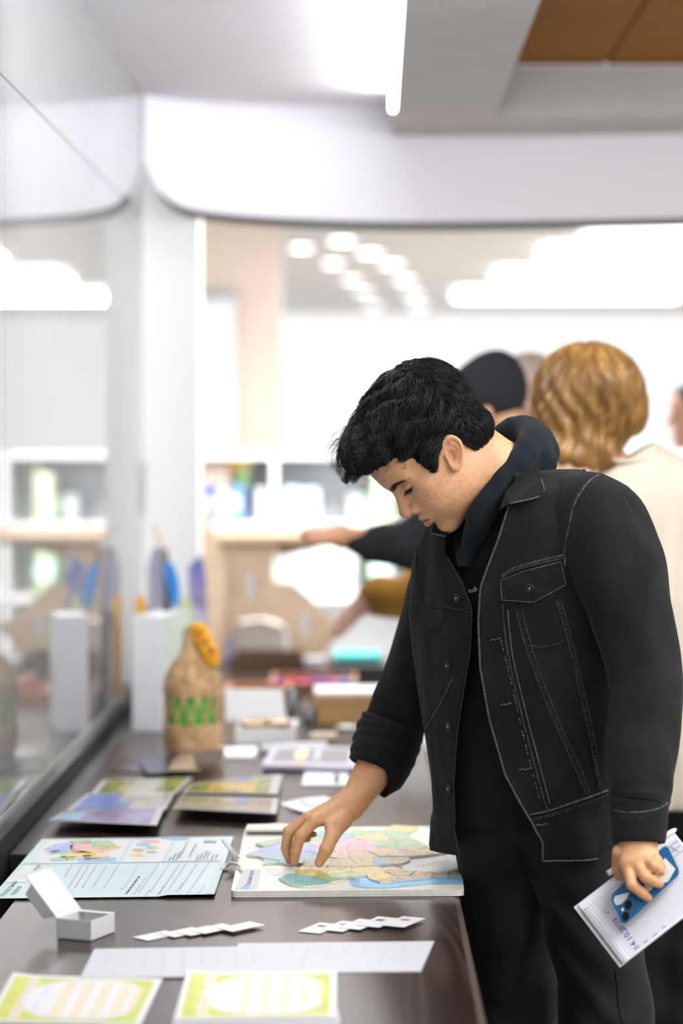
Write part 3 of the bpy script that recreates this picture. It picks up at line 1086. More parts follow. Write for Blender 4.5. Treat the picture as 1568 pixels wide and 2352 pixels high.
# ------------------------------------------------------------------ yellow bordered cards
M['lime'] = mat('lime_border_print', (0.50, 0.54, 0.04), 0.4, var=0.12, vscale=30)
M['cream_print'] = mat('cream_print', (0.70, 0.62, 0.46), 0.4)
M['oval_white'] = mat('oval_white_print', (0.70, 0.70, 0.70), 0.4)
for cs, lab, z in (([T(30, 2242), T(374, 2250), T(322, 2360), T(-36, 2352)], 'lime bordered worksheet in the near corner below the white box', 0.0006),
                   ([T(430, 2239), T(774, 2236), T(772, 2344), T(398, 2351)], 'lime bordered worksheet below the two white sheets', 0.0026)):
    s3 = Sheet('worksheet', lab, 'card', cs, M['card'], lift=lambda s, t, z=z: z + 0.004 * (1 - min(1, s * 5)) * (1 - t), group='lime bordered worksheets', nx=16, ny=10)
    mb = MB()
    s3.strip(mb, 0.035, 0.06, 0.955, 0.94, 0.0004, 0, 12)
    s3.strip(mb, 0.13, 0.09, 0.20, 0.92, 0.0006, 1, 2)
    ov = [(0.56 + 0.40 * np.sign(math.cos(a)) * abs(math.cos(a)) ** 0.75, 0.5 + 0.42 * math.sin(a)) for a in np.linspace(0, 2 * math.pi, 33)[:-1]]
    ov = [(min(s_, 0.90), t_) for s_, t_ in ov]
    s3.poly(mb, ov[::-1], 2, 0.0008)
    for k, c in enumerate((3, 1, 1, 1, 1)):
        s0 = 0.26 + k * 0.125
        s3.strip(mb, s0, 0.22 if k in (0, 4) else 0.12, s0 + (0.03 if c == 3 else 0.07), 0.78 if k in (0, 4) else 0.88, 0.0011, c, 1)
    s3.strip(mb, 0.86, 0.25, 0.91, 0.75, 0.0011, 1, 1)
    for k in range(4):
        s3.strip(mb, 0.15, 0.16 + k * 0.19, 0.18, 0.24 + k * 0.19, 0.0012, 4, 1)
    tag_print(mb.build('print', [M['lime'], M['cream_print'], M['oval_white'], mat('pale_lilac_print', (0.62, 0.62, 0.85), 0.5), mat('faint_print', (0.62, 0.56, 0.56), 0.5)], s3.o))
# white sheet peeping out under the right worksheet
Sheet('paper_sheet', 'blank white sheet peeping out under the right lime worksheet', 'paper', [T(440, 2250), T(760, 2250), T(782, 2356), T(392, 2362)], M['paper'], lift=lambda s, t: 0.0)

# ------------------------------------------------------------------ open white box
e1 = np.array((0.92, -0.39, 0)) * 0.062
e2 = np.array((0.39, 0.92, 0)) * 0.080
o3 = T(131, 2156) + (0, 0, 0.001)
hz = np.array((0, 0, 0.032))
wb = empty('white_box', o3)
tag(wb, 'small white cardboard box with its lid flipped open', 'box')
th = 0.0012
MB().obox(o3, e1, e2, (0, 0, th)).build('base', M['card'], wb)
u1, u2 = e1 / np.linalg.norm(e1), e2 / np.linalg.norm(e2)
for nm, oo, a, b in (('side', o3, e1, u2 * th), ('side', o3 + e1 - u1 * th, u1 * th, e2), ('side', o3 + e2 - u2 * th, e1, u2 * th), ('side', o3, u1 * th, e2)):
    MB().obox(oo, a, b, hz).build(nm, M['card'], wb)
# inner wall returning at the back
MB().obox(o3 + e2 - u2 * 0.012 + hz * 0.96, e1 * 0.98, u2 * 0.01, (0, 0, th)).build('flange', M['card'], wb)
hinge = o3 + hz
ld = np.array((-0.60, 0.06, 0.79))
ld = ld / np.linalg.norm(ld)
nrm = np.cross(ld, u2)
nrm /= np.linalg.norm(nrm)
LL = 0.086
if nrm[0] > 0:
    nrm = -nrm
MB().obox(hinge, ld * LL, e2, nrm * th).build('lid', M['card'], wb)
tip = hinge + ld * LL
MB().prism([hinge + ld * 0.004 + nrm * 0.001, tip - ld * 0.016, tip - ld * 0.024 + nrm * 0.021, hinge + ld * 0.012 + nrm * 0.021], u2 * th).build('side_flap', M['card'], wb)
MB().prism([hinge + ld * 0.004 + e2 + nrm * 0.001, tip - ld * 0.016 + e2, tip - ld * 0.024 + nrm * 0.021 + e2, hinge + ld * 0.012 + nrm * 0.021 + e2], -u2 * th).build('side_flap', M['card'], wb)
fl = nrm * 0.75 + ld * 0.30
MB().prism([tip, tip + e2, tip + e2 * 0.86 + fl * 0.024, tip + e2 * 0.14 + fl * 0.024], nrm * th).build('tuck_flap', M['card'], wb)

# ================================================================== PHOTOGRAPHS IN SLEEVES
M['sleeve'] = mat('clear_sleeve_rim', (0.70, 0.71, 0.74), 0.15)
M['ph_purple'] = noise_ramp('purple_meadow_photo', [(0.30, (0.10, 0.10, 0.04)), (0.45, (0.30, 0.24, 0.48)), (0.6, (0.42, 0.36, 0.62)), (0.75, (0.50, 0.40, 0.30))], 16, 5, 0.16, (1, 0.35, 1))
M['ph_blue'] = mat('blue_sky_photo', (0.16, 0.26, 0.66), 0.15, var=0.15, vscale=6)
M['ph_pale'] = mat('pale_blue_photo', (0.42, 0.66, 0.85), 0.15)
M['ph_green'] = noise_ramp('green_field_photo', [(0.3, (0.05, 0.10, 0.01)), (0.5, (0.22, 0.30, 0.03)), (0.7, (0.45, 0.46, 0.10))], 14, 4, 0.15, (1, 0.4, 1))
M['ph_sand'] = noise_ramp('sandy_photo', [(0.3, (0.36, 0.32, 0.20)), (0.7, (0.62, 0.60, 0.50))], 12, 4, 0.15, (1, 0.4, 1))
M['ph_yellow'] = noise_ramp('yellow_flower_photo', [(0.35, (0.20, 0.22, 0.03)), (0.48, (0.70, 0.42, 0.04)), (0.7, (0.80, 0.52, 0.10))], 10, 4, 0.15, (1, 0.4, 1))
M['ph_mix'] = noise_ramp('meadow_photo', [(0.28, (0.08, 0.08, 0.03)), (0.45, (0.36, 0.30, 0.16)), (0.58, (0.50, 0.40, 0.34)), (0.75, (0.26, 0.34, 0.06))], 14, 5, 0.15, (1, 0.4, 1))


def photo(lab, cs, lift, areas, z=0.0):
    s = Sheet('photo_print', lab, 'photograph', cs, M['sleeve'], lift=lift, group='photographs in clear sleeves', nx=12, ny=8, thick=0.0012)
    mb = MB()
    ms = []
    for k, (s0, t0, s1, t1, m) in enumerate(areas):
        s.strip(mb, s0, t0, s1, t1, 0.0005 + 0.0003 * k, k, 8)
        ms.append(m)
    mb.build('picture', ms, s.o)
    return s


photo('photo of green and pale fields, farthest in the pile beside the glass', [T(236, 1797), T(443, 1791), T(402, 1831), T(206, 1834)], lambda s, t: 0.004 + 0.002 * t,
      [(0.06, 0.05, 0.95, 0.97, M['ph_green']), (0.40, 0.05, 0.72, 0.97, M['ph_sand'])])
photo('photo of blue sky, middle of the pile beside the glass', [T(200, 1833), T(402, 1828), T(382, 1873), T(153, 1876)], lambda s, t: 0.008 + 0.004 * t,
      [(0.05, 0.06, 0.95, 0.97, M['ph_sand']), (0.05, 0.06, 0.44, 0.97, M['ph_blue']), (0.40, 0.56, 0.60, 0.95, M['ph_blue'])])
photo('photo of a purple meadow curling up in front of the pile', [T(143, 1880), T(378, 1868), T(360, 1922), T(112, 1910)], lambda s, t: 0.012 + 0.010 * t,
      [(0.05, 0.05, 0.93, 0.95, M['ph_purple']), (0.05, 0.05, 0.27, 0.95, M['ph_pale'])])
photo('photo of yellow flowers behind the meadow photo', [T(436, 1812), T(648, 1790), T(638, 1842), T(420, 1838)], lambda s, t: 0.010 + 0.006 * t,
      [(0.03, 0.10, 0.90, 0.95, M['ph_green']), (0.25, 0.25, 0.75, 0.95, M['ph_yellow']), (0.52, 0.05, 0.66, 0.25, M['ph_blue'])])
photo('photo of a brown meadow lying before the yellow flowers', [T(420, 1841), T(640, 1846), T(634, 1897), T(398, 1884)], lambda s, t: 0.012 + 0.012 * t,
      [(0.02, 0.05, 0.94, 0.95, M['ph_mix']), (0.58, 0.10, 0.70, 0.45, M['ph_blue'])])

# dark glossy prints slid into a heap
M['slate_ph'] = noise_ramp('slate_print', [(0.3, (0.012, 0.012, 0.018)), (0.58, (0.05, 0.05, 0.09)), (0.78, (0.24, 0.22, 0.34))], 12, 4, 0.18, (1, 0.4, 1))
M['skin_ph'] = noise_ramp('portrait_print', [(0.3, (0.16, 0.13, 0.14)), (0.55, (0.55, 0.42, 0.28)), (0.75, (0.60, 0.52, 0.55))], 9, 3, 0.18, (1, 0.5, 1))
for k, (cs, m, lab) in enumerate(((([T(282, 1746), T(402, 1744), T(375, 1782), T(250, 1770)]), 'slate_ph', 'dark glossy print at the glass end of the heap'),
                                  (([T(318, 1757), T(430, 1746), T(428, 1782), T(338, 1786)]), 'slate_ph', 'slate coloured print in the middle of the dark heap'),
                                  (([T(402, 1752), T(472, 1750), T(462, 1784), T(384, 1786)]), 'skin_ph', 'brownish portrait print on top of the dark heap'),
                                  (([T(440, 1750), T(516, 1750), T(514, 1776), T(452, 1782)]), 'slate_ph', 'grey print at the bottle end of the dark heap'))):
    Sheet('glossy_print', lab, 'photograph', cs, M[m], lift=lambda s, t, k=k: 0.001 + 0.007 * k + 0.012 * (1 - t) * s, group='heap of dark prints', nx=6, ny=4, thick=0.001)

# black framed panel with a yellow disc
fr = [T(626, 1728), T(832, 1730), T(828, 1778), T(600, 1772)]
s = Sheet('framed_panel', 'flat panel with lilac rim, slate field and yellow disc', 'panel', fr, mat('lilac_frame', (0.45, 0.40, 0.52), 0.3), lift=lambda s, t: 0.006, thick=0.010, nx=4, ny=4, z0=0)
mb = MB()
s.strip(mb, 0.08, 0.14, 0.86, 0.80, 0.0006, 0)
s.poly(mb, [(0.36 + 0.07 * math.cos(a), 0.45 + 0.26 * math.sin(a)) for a in np.linspace(0, -6.28, 17)[:-1]], 1, 0.0012)
s.strip(mb, 0.50, 0.14, 0.56, 0.70, 0.001, 2, 2)
s.strip(mb, 0.30, 0.84, 0.44, 0.97, 0.001, 3, 2)
tag_print(mb.build('print', [mat('slate_field', (0.06, 0.06, 0.09), 0.3), mat('yellow_disc', (0.80, 0.50, 0.10), 0.4), mat('lilac_grey_print', (0.30, 0.28, 0.38), 0.4), mat('tan_print', (0.62, 0.42, 0.26), 0.4)], s.o))
s = Sheet('white_card', 'white card with one black square beside the forearm', 'card', [T(700, 1774), T(800, 1774), T(800, 1806), T(692, 1806)], M['card'], lift=lambda s, t: 0.001, nx=3, ny=3, thick=0.001)
mb = MB()
s.strip(mb, 0.68, 0.15, 0.80, 0.85, 0.0006, 0, 1)
mb.build('black_square', M['black'], s.o)
# scatter of small white paper shapes
for k, (pts, lab) in enumerate((([(646, 1846), (690, 1836), (712, 1842), (690, 1852), (650, 1854)], 'white paper leaf nearest the photographs'), ([(660, 1856), (720, 1846), (740, 1856), (700, 1868)], 'white paper leaf at the front of the small scatter'),
                                ([(690, 1836), (745, 1830), (772, 1840), (735, 1852), (700, 1848)], 'white paper leaf under the wrist'))):
    o = MB().prism([T(u, v, TZ + 0.001 + 0.0025 * k) for u, v in pts[::-1]], (0, 0, 0.002)).build('paper_cutout', M['card'])
    tag(o, lab, 'paper', 'white paper leaves')
# pale flat things between bottle and panel
tag(MB().prism([T(u, v) + (0, 0, 0.001) for u, v in ((492, 1744), (585, 1744), (592, 1720), (498, 1722))], (0, 0, 0.006)).build('white_card', M['card'], None, bevel=0.002), 'plain thick white card at the foot of the wicker bottle', 'card')


def roll(name, label, cat, a, b, r, m, caps=None):
    t = empty(name, (a + b) / 2)
    tag(t, label, cat)
    ax = (b - a) / np.linalg.norm(b - a)
    MB().tube([a, a + ax * 0.003, b - ax * 0.003, b], [r * 0.93, r, r, r * 0.93], 18).build('roll', m, t, True)
    MB().tube([a - ax * 0.0008, a + ax * 0.001], r * 0.5, 12).build('core', caps or m, t)
    return t


roll('paper_roll', 'long white paper roll behind the lilac panel', 'roll', T(600, 1732) + (0, 0, 0.012), T(748, 1724) + (0, 0, 0.012), 0.012, M['card'])
roll('cream_roll', 'short cream roll in front of the cardboard box', 'roll', T(712, 1702) + (0, 0, 0.011), T(772, 1700) + (0, 0, 0.011), 0.011, mat('cream_roll_paper', (0.80, 0.68, 0.52), 0.5), M['card'])
o = MB().ball((0, 0, 0), (0.036, 0.02, 0.008), 16, 8).build('painted_pebble', noise_ramp('green_white_pebble', [(0.4, (0.30, 0.55, 0.22)), (0.6, (0.78, 0.80, 0.70))], 12, 2, 0.4), None, True)
o.location = T(797, 1678) + (0, 0, 0.0085)
tag(o, 'green and white oval piece before the cardboard box', 'ornament')

# open white box with wooden slices
ob = empty('open_carton', T(590, 1705))
tag(ob, 'open white carton with pale wooden slices in it', 'box')
a, b = T(540, 1712), T(680, 1706)
ex = b - a
dp = np.array((0.0, 0.17, 0))
MB().obox(a, ex, dp, (0, 0, 0.003)).build('base', M['card'], ob)
MB().obox(a, ex, (0, 0.003, 0), (0, 0, 0.045)).build('front_wall', M['card'], ob)
MB().obox(a + dp - (0, 0.003, 0), ex, (0, 0.003, 0), (0, 0, 0.045)).build('back_wall', M['card'], ob)
for q in (a, b - (0.003, 0, 0)):
    MB().obox(q, (0.003, 0, 0), dp, (0, 0, 0.045)).build('side_wall', M['card'], ob)
q = a + dp + (-0.035, 0.002, 0.045)
MB().prism([q, q + (0.165, 0, 0), q + (0.155, 0.03, 0.085), q + (-0.005, 0.03, 0.085)], (0, 0.003, 0)).build('lid', M['card'], ob)
M['slice'] = noise_ramp('cut_wood_slice', [(0.3, (0.62, 0.42, 0.18)), (0.7, (0.85, 0.75, 0.58))], 30, 3, 0.6)
M['bark'] = mat('bark_rim', (0.40, 0.22, 0.06), 0.8)
for k, (dx, dy, dz) in enumerate(((0.045, 0.06, 0.049), (0.115, 0.07, 0.050), (0.07, 0.12, 0.052))):
    t = empty('wood_slice', a + (dx, dy, dz))
    tag(t, ('pale wooden slice at the bottle side of the open carton', 'pale wooden slice in the box side of the open carton', 'pale wooden slice at the back of the open carton')[k], 'wood slice', 'wooden slices in the open carton')
    MB().lathe([(0.034, -0.006), (0.036, 0), (0.034, 0.006)], a + (dx, dy, dz), 18).build('bark', M['bark'], t, True)
    MB().lathe([(0.031, 0.0045), (0.031, 0.0068)], a + (dx, dy, dz), 18).build('cut_face', M['slice'], t)
MB().obox(a + (0.004, 0.012, 0.004), ex - (0.008, 0, 0), dp - (0, 0.02, 0), (0, 0, 0.037)).build('filling', M['card'], ob)

# cardboard box
M['kraft'] = mat('kraft_cardboard', (0.50, 0.29, 0.12), 0.7, var=0.1, vscale=12)
cb = empty('cardboard_box', T(800, 1662))
tag(cb, 'brown cardboard box with a pale open top', 'box')
a = T(722, 1664)
MB().obox(a, (0.235, 0.01, 0), (-0.012, 0.22, 0), (0, 0, 0.078)).build('body', M['kraft'], cb, bevel=0.003)
MB().obox(a + (0.006, 0.008, 0.0785), (0.222, 0.01, 0), (-0.012, 0.2, 0), (0, 0, 0.012)).build('inner_tray', M['card'], cb)
MB().obox(a + (0.0, -0.004, 0.060), (0.235, 0.01, 0), (0, 0.003, 0), (0, 0, 0.021)).build('flap', M['kraft'], cb)

# trays of trinkets, glasses
M['tray'] = noise_ramp('brown_tray_wood', [(0.3, (0.16, 0.07, 0.03)), (0.7, (0.34, 0.17, 0.07))], 8, 3, 0.4, (1, 5, 1))


def tray(label, a, w, d, m, h=0.022):
    t = empty('wooden_tray', a)
    tag(t, label, 'tray', 'wooden trays')
    MB().obox(a, (w, 0, 0), (0, d, 0), (0, 0, 0.008)).build('base', m, t)
    for o_, x, y in ((a, (w, 0, 0), (0, 0.012, 0)), (a + (0, d - 0.012, 0), (w, 0, 0), (0, 0.012, 0)), (a + (0, 0.012, 0), (0.012, 0, 0), (0, d - 0.024, 0)), (a + (w - 0.012, 0.012, 0), (0.012, 0, 0), (0, d - 0.024, 0))):
        MB().obox(o_ + (0, 0, 0.008), x, y, (0, 0, h)).build('rim', m, t)
    return t


tray('shallow reddish tray just behind the open carton', T(512, 1618) + (0, 0, 0.0), 0.20, 0.30, mat('red_brown_tray', (0.42, 0.16, 0.06), 0.4, var=0.1), 0.03)
tray('dark brown tray holding purple and red trinkets', T(560, 1600) + (0.075, 0.10, 0.001), 0.28, 0.36, M['tray'], 0.025)
tray('raised dark tray near the plywood stand', T(525, 1548) + (0, 0.03, 0.001), 0.26, 0.27, mat('dark_tray_wood', (0.09, 0.045, 0.025), 0.4, var=0.1), 0.05)
tc = [((0.35, 0.05, 0.28), 'purple'), ((0.55, 0.04, 0.08), 'red'), ((0.62, 0.10, 0.25), 'pink'), ((0.24, 0.09, 0.38), 'violet'), ((0.50, 0.06, 0.30), 'magenta'), ((0.20, 0.22, 0.38), 'slate blue')]
for k, (c, nm) in enumerate(tc):
    p = T(560, 1600) + (0.105 + 0.042 * k, 0.18 + 0.05 * (k % 2), 0.023)
    t = empty('felt_trinket', p)
    tag(t, '%s felt trinket lying in the dark brown tray' % nm, 'trinket', 'felt trinkets in the tray')
    m = mat('%s_felt' % nm.replace(' ', '_'), c, 0.9)
    MB().ball(p, (0.024, 0.03, 0.013), 14, 8).build('pad', m, t, True)
    MB().tube(smooth_path([p + (0, 0, 0.012), p + (0.006, 0.004, 0.026), p + (0.014, 0.0, 0.020), p + (0.016, 0, 0.010)], 4), 0.003, 6).build('loop', m, t, True)
m_cl, nt_, b_ = _nt('clear_plastic')
setp(b_, Base_Color=(0.95, 0.95, 0.97), Roughness=0.08, Transmission_Weight=0.9, IOR=1.3)
M['clear'] = m_cl
for (u, v, h, lab) in ((710, 1668, 0.05, 'clear plastic cup beside the cardboard box'), (672, 1640, 0.075, 'tall clear cup behind the open carton')):
    t = empty('plastic_cup', T(u, v))
    tag(t, lab, 'cup', 'clear plastic cups')
    MB().lathe([(0.018, 0.001), (0.023, h), (0.024, h + 0.002), (0.0225, h + 0.002), (0.0172, 0.003), (0.001, 0.003)], T(u, v), 20, cap=False).build('wall', M['clear'], t, True)
    MB().lathe([(0.018, 0.0002), (0.018, 0.0012)], T(u, v), 20).build('base', M['clear'], t)

# ================================================================== BINDER
M['binder_green'] = mat('pale_green_cover', (0.66, 0.76, 0.68), 0.4)
M['binder_white'] = mat('cool_white_board', (0.74, 0.74, 0.80), 0.45)
bd = empty('box_file', (-0.6, 6.8, TZ))
tag(bd, 'upright white box file with pale green side beside the wicker bottle', 'binder')
a = T(303, 1681)
sx = np.array((0.086, -0.012, 0))
sy = np.array((0.055, 0.27, 0))
hh = np.array((0, 0, 0.322))
MB().obox(a, sx, sy * 0.02, hh).build('spine', M['binder_white'], bd, bevel=0.003)
MB().obox(a + sx - sx / np.linalg.norm(sx) * 0.003 + sy * 0.021, sx / np.linalg.norm(sx) * 0.003, sy * 0.98, hh).build('cover', M['binder_green'], bd)
MB().obox(a + sy * 0.021, sx / np.linalg.norm(sx) * 0.003, sy * 0.98, hh).build('cover', M['binder_green'], bd)
MB().obox(a + sy * 0.03 + sx * 0.06, sx * 0.88, sy * 0.93, hh * 0.985).build('page_block', M['paper'], bd)
q = a + sx + sy * 0.25 + (0.001, 0, 0.12)
MB().prism([q, q + sy * 0.55, q + sy * 0.6 + (0, 0, 0.07), q + sy * 0.2 + (0, 0, 0.05)], (0.001, 0, 0)).build('sticker', M['paper'], bd)

# ================================================================== WICKER BOTTLE
wk = empty('wicker_bottle', T(442, 1732))
tag(wk, 'green glass bottle in a wicker jacket with an orange flower', 'bottle')
c = T(442, 1732) + (0, 0, 0.001)
M['green_glass'] = mat('green_bottle_glass', (0.06, 0.34, 0.03), 0.08, Specular_IOR_Level=0.6, var=0.3, vscale=20)
M['wicker'] = noise_ramp('wicker_cane', [(0.3, (0.46, 0.26, 0.11)), (0.7, (0.80, 0.54, 0.31))], 40, 3, 0.6)
prof = [(0.060, 0.002), (0.066, 0.02), (0.067, 0.06), (0.068, 0.165), (0.067, 0.185), (0.060, 0.210), (0.045, 0.234), (0.029, 0.252), (0.020, 0.270), (0.0165, 0.295), (0.0160, 0.330)]
MB().lathe(prof, c, 32).build('glass_body', M['green_glass'], wk, True)


def rad(z):
    zs = [p[1] for p in prof]
    rs = [p[0] for p in prof]
    return np.interp(z, zs, rs)


def weave(z0, z1, name, dz=0.0072):
    mb = MB()
    k = 0
    z = z0
    while z < z1:
        pts = []
        r0 = rad(z) + 0.0035
        for i in range(48):
            an = 2 * math.pi * i / 48
            r = r0 + 0.0026 * math.cos(12 * an + math.pi * (k % 2))
            pts.append(c + (r * math.cos(an), r * math.sin(an), z))
        mb.tube(pts, 0.0036, 6, closed=True)
        z += dz
        k += 1
    for i in range(12):
        an = 2 * math.pi * i / 12
        mb.tube([c + ((rad(z) + 0.004) * math.cos(an), (rad(z) + 0.004) * math.sin(an), z) for z in np.linspace(z0, z1, 10)], 0.003, 5)
    return mb.build(name, M['wicker'], wk, True)


weave(0.005, 0.082, 'wicker_base')
weave(0.155, 0.325, 'wicker_shoulder')
for i in range(12):
    for s_ in (-1, 1):
        a0 = 2 * math.pi * i / 12
        pts = [c + ((rad(z) + 0.003) * math.cos(a0 + s_ * 0.26 * t), (rad(z) + 0.003) * math.sin(a0 + s_ * 0.26 * t), z) for t, z in zip(np.linspace(0, 1, 6), np.linspace(0.08, 0.157, 6))]
        MB().tube(pts, 0.0028, 5).build('lattice_cane', M['wicker'], wk, True)
M['orange'] = noise_ramp('orange_petals', [(0.3, (0.85, 0.30, 0.01)), (0.7, (0.90, 0.55, 0.02))], 60, 2, 0.6)
fw = MB()
fa, fb = c + (0.014, -0.018, 0.335), c + (0.058, -0.03, 0.232)
for i in range(150):
    t = RNG.random()
    an = RNG.random() * 6.28
    rr = 0.011 + 0.010 * math.sin(math.pi * min(1, t * 0.9 + 0.1))
    p = fa + (fb - fa) * t + np.array((math.cos(an) * rr, math.sin(an) * rr, 0.2 * rr * math.sin(an * 3)))
    fw.ball(p, (0.0065, 0.0065, 0.0045), 7, 5)
fw.build('flower_spike', M['orange'], wk, True)
MB().tube(smooth_path([fb, c + (0.062, -0.03, 0.215), c + (0.05, -0.025, 0.19)], 4), 0.003, 6).build('stem', mat('flower_stem', (0.35, 0.45, 0.08), 0.6), wk, True)

# ================================================================== UPRIGHT THINGS BESIDE THE GLASS
def upright(name, lab, cat, px, Y, m, thick=0.012):
    pts = [P(u, v, Y) for u, v in px]
    pts = [np.array((q[0], q[1], max(q[2], TZ + 0.001))) for q in pts]
    mb = MB().prism(pts[::-1], (0, thick, 0))
    o = mb.build(name, m, None, bevel=0.002)
    return tag(o, lab, cat)


M['dark_cloth'] = mat('dark_cloth', (0.035, 0.033, 0.037), 0.8, var=0.4, vscale=12)
Yb = 7.42
vt = 1020 + 0.8 * F / Yb
st = empty('display_rack', (-0.63, 7.45, TZ))
tag(st, 'dark leaning rack behind the box file by the glass', 'rack')
MB().prism([(-0.658, 7.05, TZ), (-0.642, 7.05, TZ), (-0.642, 7.22, TZ + 0.30), (-0.658, 7.22, TZ + 0.30)], (0, 0.02, 0)).build('back_board', M['dark_cloth'], st)
MB().box((-0.659, 7.03, TZ), (-0.625, 7.20, TZ + 0.03)).build('base', M['dark_cloth'], st)
for k, (x, y) in enumerate(((-0.640, 7.05), (-0.640, 7.17))):
    MB().box((x, y, TZ + 0.03), (x + 0.012, y + 0.02, TZ + 0.07)).build('stop', M['dark_cloth'], st)
upright('lilac_folder', 'lilac grey folder standing behind the box file', 'folder', [(338, 1300), (352, 1262), (370, 1250), (378, 1320), (376, vt), (342, vt)], 7.40, mat('lilac_folder_board', (0.42, 0.40, 0.50), 0.5))
upright('blue_pouch', 'bright blue rounded pouch hanging beside the white post', 'pouch', [(376, 1300), (384, 1288), (398, 1296), (410, 1340), (412, 1385), (404, 1400), (394, 1385)], 7.34, mat('bright_blue_vinyl', (0.02, 0.26, 0.75), 0.4), 0.03)
upright('cream_tag', 'cream long tag above the blue pouch', 'tag', [(348, 1210), (360, 1200), (372, 1232), (384, 1262), (376, 1270), (362, 1255)], 7.36, mat('cream_tag_card', (0.78, 0.70, 0.64), 0.5), 0.006)
upright('brown_strap', 'brown strap joining the cream tag and the blue pouch', 'strap', [(374, 1262), (384, 1260), (388, 1292), (378, 1296)], 7.35, mat('brown_leather', (0.16, 0.08, 0.05), 0.6), 0.006)
upright('black_case', 'narrow black case between lilac folder and blue pouch', 'case', [(366, 1285), (380, 1280), (392, 1400), (388, vt), (370, vt)], 7.46, M['dark_cloth'], 0.05)
upright('orange_marker', 'orange tapered marker rising over the box file', 'marker', [(312, vt), (334, vt), (336, 1400), (330, 1372), (322, 1364), (313, 1375)], 7.25, mat('orange_plastic', (0.85, 0.40, 0.01), 0.4), 0.02)
upright('white_board_sign', 'white narrow sign standing at the end of the glass', 'sign', [(300, 1190), (336, 1180), (340, 1060), (308, 1055)], 7.66, M['card'], 0.01)
upright('violet_brochure', 'violet and blue brochure between post and plywood stand', 'brochure', [(432, 1300), (462, 1275), (472, 1330), (478, 1430), (468, vt), (440, vt)], 7.5, noise_ramp('violet_blue_print', [(0.35, (0.12, 0.16, 0.50)), (0.5, (0.30, 0.26, 0.48)), (0.65, (0.60, 0.64, 0.80))], 7, 3, 0.4), 0.008)
upright('yellow_green_leaflet', 'yellow green leaflet standing behind the wicker bottle', 'leaflet', [(408, 1400), (430, 1360), (446, 1420), (450, vt), (414, vt)], 7.3, mat('yellow_green_print', (0.66, 0.74, 0.40), 0.45), 0.006)

# ================================================================== PLYWOOD STAND
ps = empty('plywood_stand', (-0.3, 9.0, TZ))
tag(ps, 'cut out plywood display stand with slanting arm and shelf', 'display stand')
M['ply2'] = M['ply']


def ply(name, px, Y, th=0.03, m=None):
    return MB().prism([np.array((*P(u, v, Y)[:2], max(P(u, v, Y)[2], TZ + 0.001))) for u, v in px][::-1], (0, th, 0)).build(name, m or M['ply2'], ps, bevel=0.004)


vt9 = 1020 + 0.8 * F / 8.8
ply('arm', [(428, 1205), (436, 1182), (450, 1172), (468, 1176), (482, 1195), (498, 1240), (516, 1300), (520, 1380), (510, 1450), (498, vt9), (474, vt9), (478, 1420), (462, 1330), (442, 1260)], 8.8)
ply('panel', [(505, 1238), (640, 1240), (628, 1290), (628, 1338), (672, 1340), (712, 1372), (742, 1408), (796, 1436), (776, 1462), (752, 1490), (748, vt9), (664, vt9), (662, 1448), (640, 1426), (600, 1418), (555, 1424), (526, 1450), (514, vt9), (498, vt9), (516, 1400), (520, 1310)], 8.86)
a, b = P(500, 1243, 8.78), P(872, 1236, 8.78)
MB().box((a[0], 8.76, a[2]), (b[0], 9.06, a[2] + 0.022)).build('shelf', M['ply2'], ps)
ply('shelf_rail', [(505, 1222), (872, 1212), (872, 1243), (760, 1252), (650, 1278), (630, 1262), (505, 1262)], 8.90, 0.02, mat('tan_plywood_edge', (0.50, 0.32, 0.18), 0.55, var=0.1, vscale=4))
ply('leg', [(676, 1462), (742, 1462), (752, vt9), (664, vt9)], 8.82, 0.03)
for u, v in ((575, 1345), (700, 1440)):
    q = P(u, v, 8.845)
    MB().box((q[0] - 0.012, 8.84, q[2] - 0.05), (q[0] + 0.012, 8.862, q[2] + 0.05)).build('slot', M['pale_grey'], ps)
# light fabric bag and things round its foot
o = MB().prism([np.array((*P(u, v, 8.95)[:2], max(P(u, v, 8.95)[2], TZ + 0.001))) for u, v in ((500, vt9), (502, 1470), (540, 1432), (600, 1424), (652, 1440), (658, vt9))][::-1], (0, 0.12, 0)).build('linen_bag', mat('pale_linen', (0.66, 0.60, 0.56), 0.8, var=0.05), None, bevel=0.02)
tag(o, 'pale linen bag standing in the arch of the plywood stand', 'bag')
o = MB().prism([P(u, v, 8.93) for u, v in ((492, vt9), (494, 1462), (530, 1452), (534, vt9))][::-1], (0, 0.012, 0)).build('blue_print_card', mat('soft_blue_card', (0.28, 0.36, 0.72), 0.5))
tag(o, 'soft blue card leaning before the linen bag', 'card')
o = MB().obox(P(690, 1536, 8.62), (0.085, 0, 0), (0, 0.1, 0), (0, 0, 0.035)).build('white_tin', mat('white_tin_enamel', (0.70, 0.70, 0.78), 0.3), None, bevel=0.006)
o.location.z += TZ - min(v.co.z for v in o.data.vertices) + 0.001
tag(o, 'low white tin before the plywood stand', 'tin')
tb = empty('black_case_low', T(800, 1560))
tag(tb, 'low black case with a teal cushion on it', 'case')
q = T(762, 1566)
MB().obox(q, (0.36, 0.02, 0), (-0.02, 0.34, 0), (0, 0, 0.055)).build('body', M['dark_cloth'], tb, bevel=0.008)
MB().obox(q + (0.01, 0.05, 0.056), (0.16, 0.01, 0), (-0.01, 0.2, 0), (0, 0, 0.028)).build('teal_cushion', mat('teal_felt', (0.02, 0.36, 0.32), 0.8), tb, bevel=0.01)
o = MB().obox(T(752, 1568) + (0.0, -0.06, 0.001), (0.10, 0, 0), (0, 0.05, 0), (0, 0, 0.012)).build('silver_case', mat('silver_lilac_case', (0.50, 0.50, 0.60), 0.3), None, bevel=0.004)
tag(o, 'small silver lilac case before the low black case', 'case')

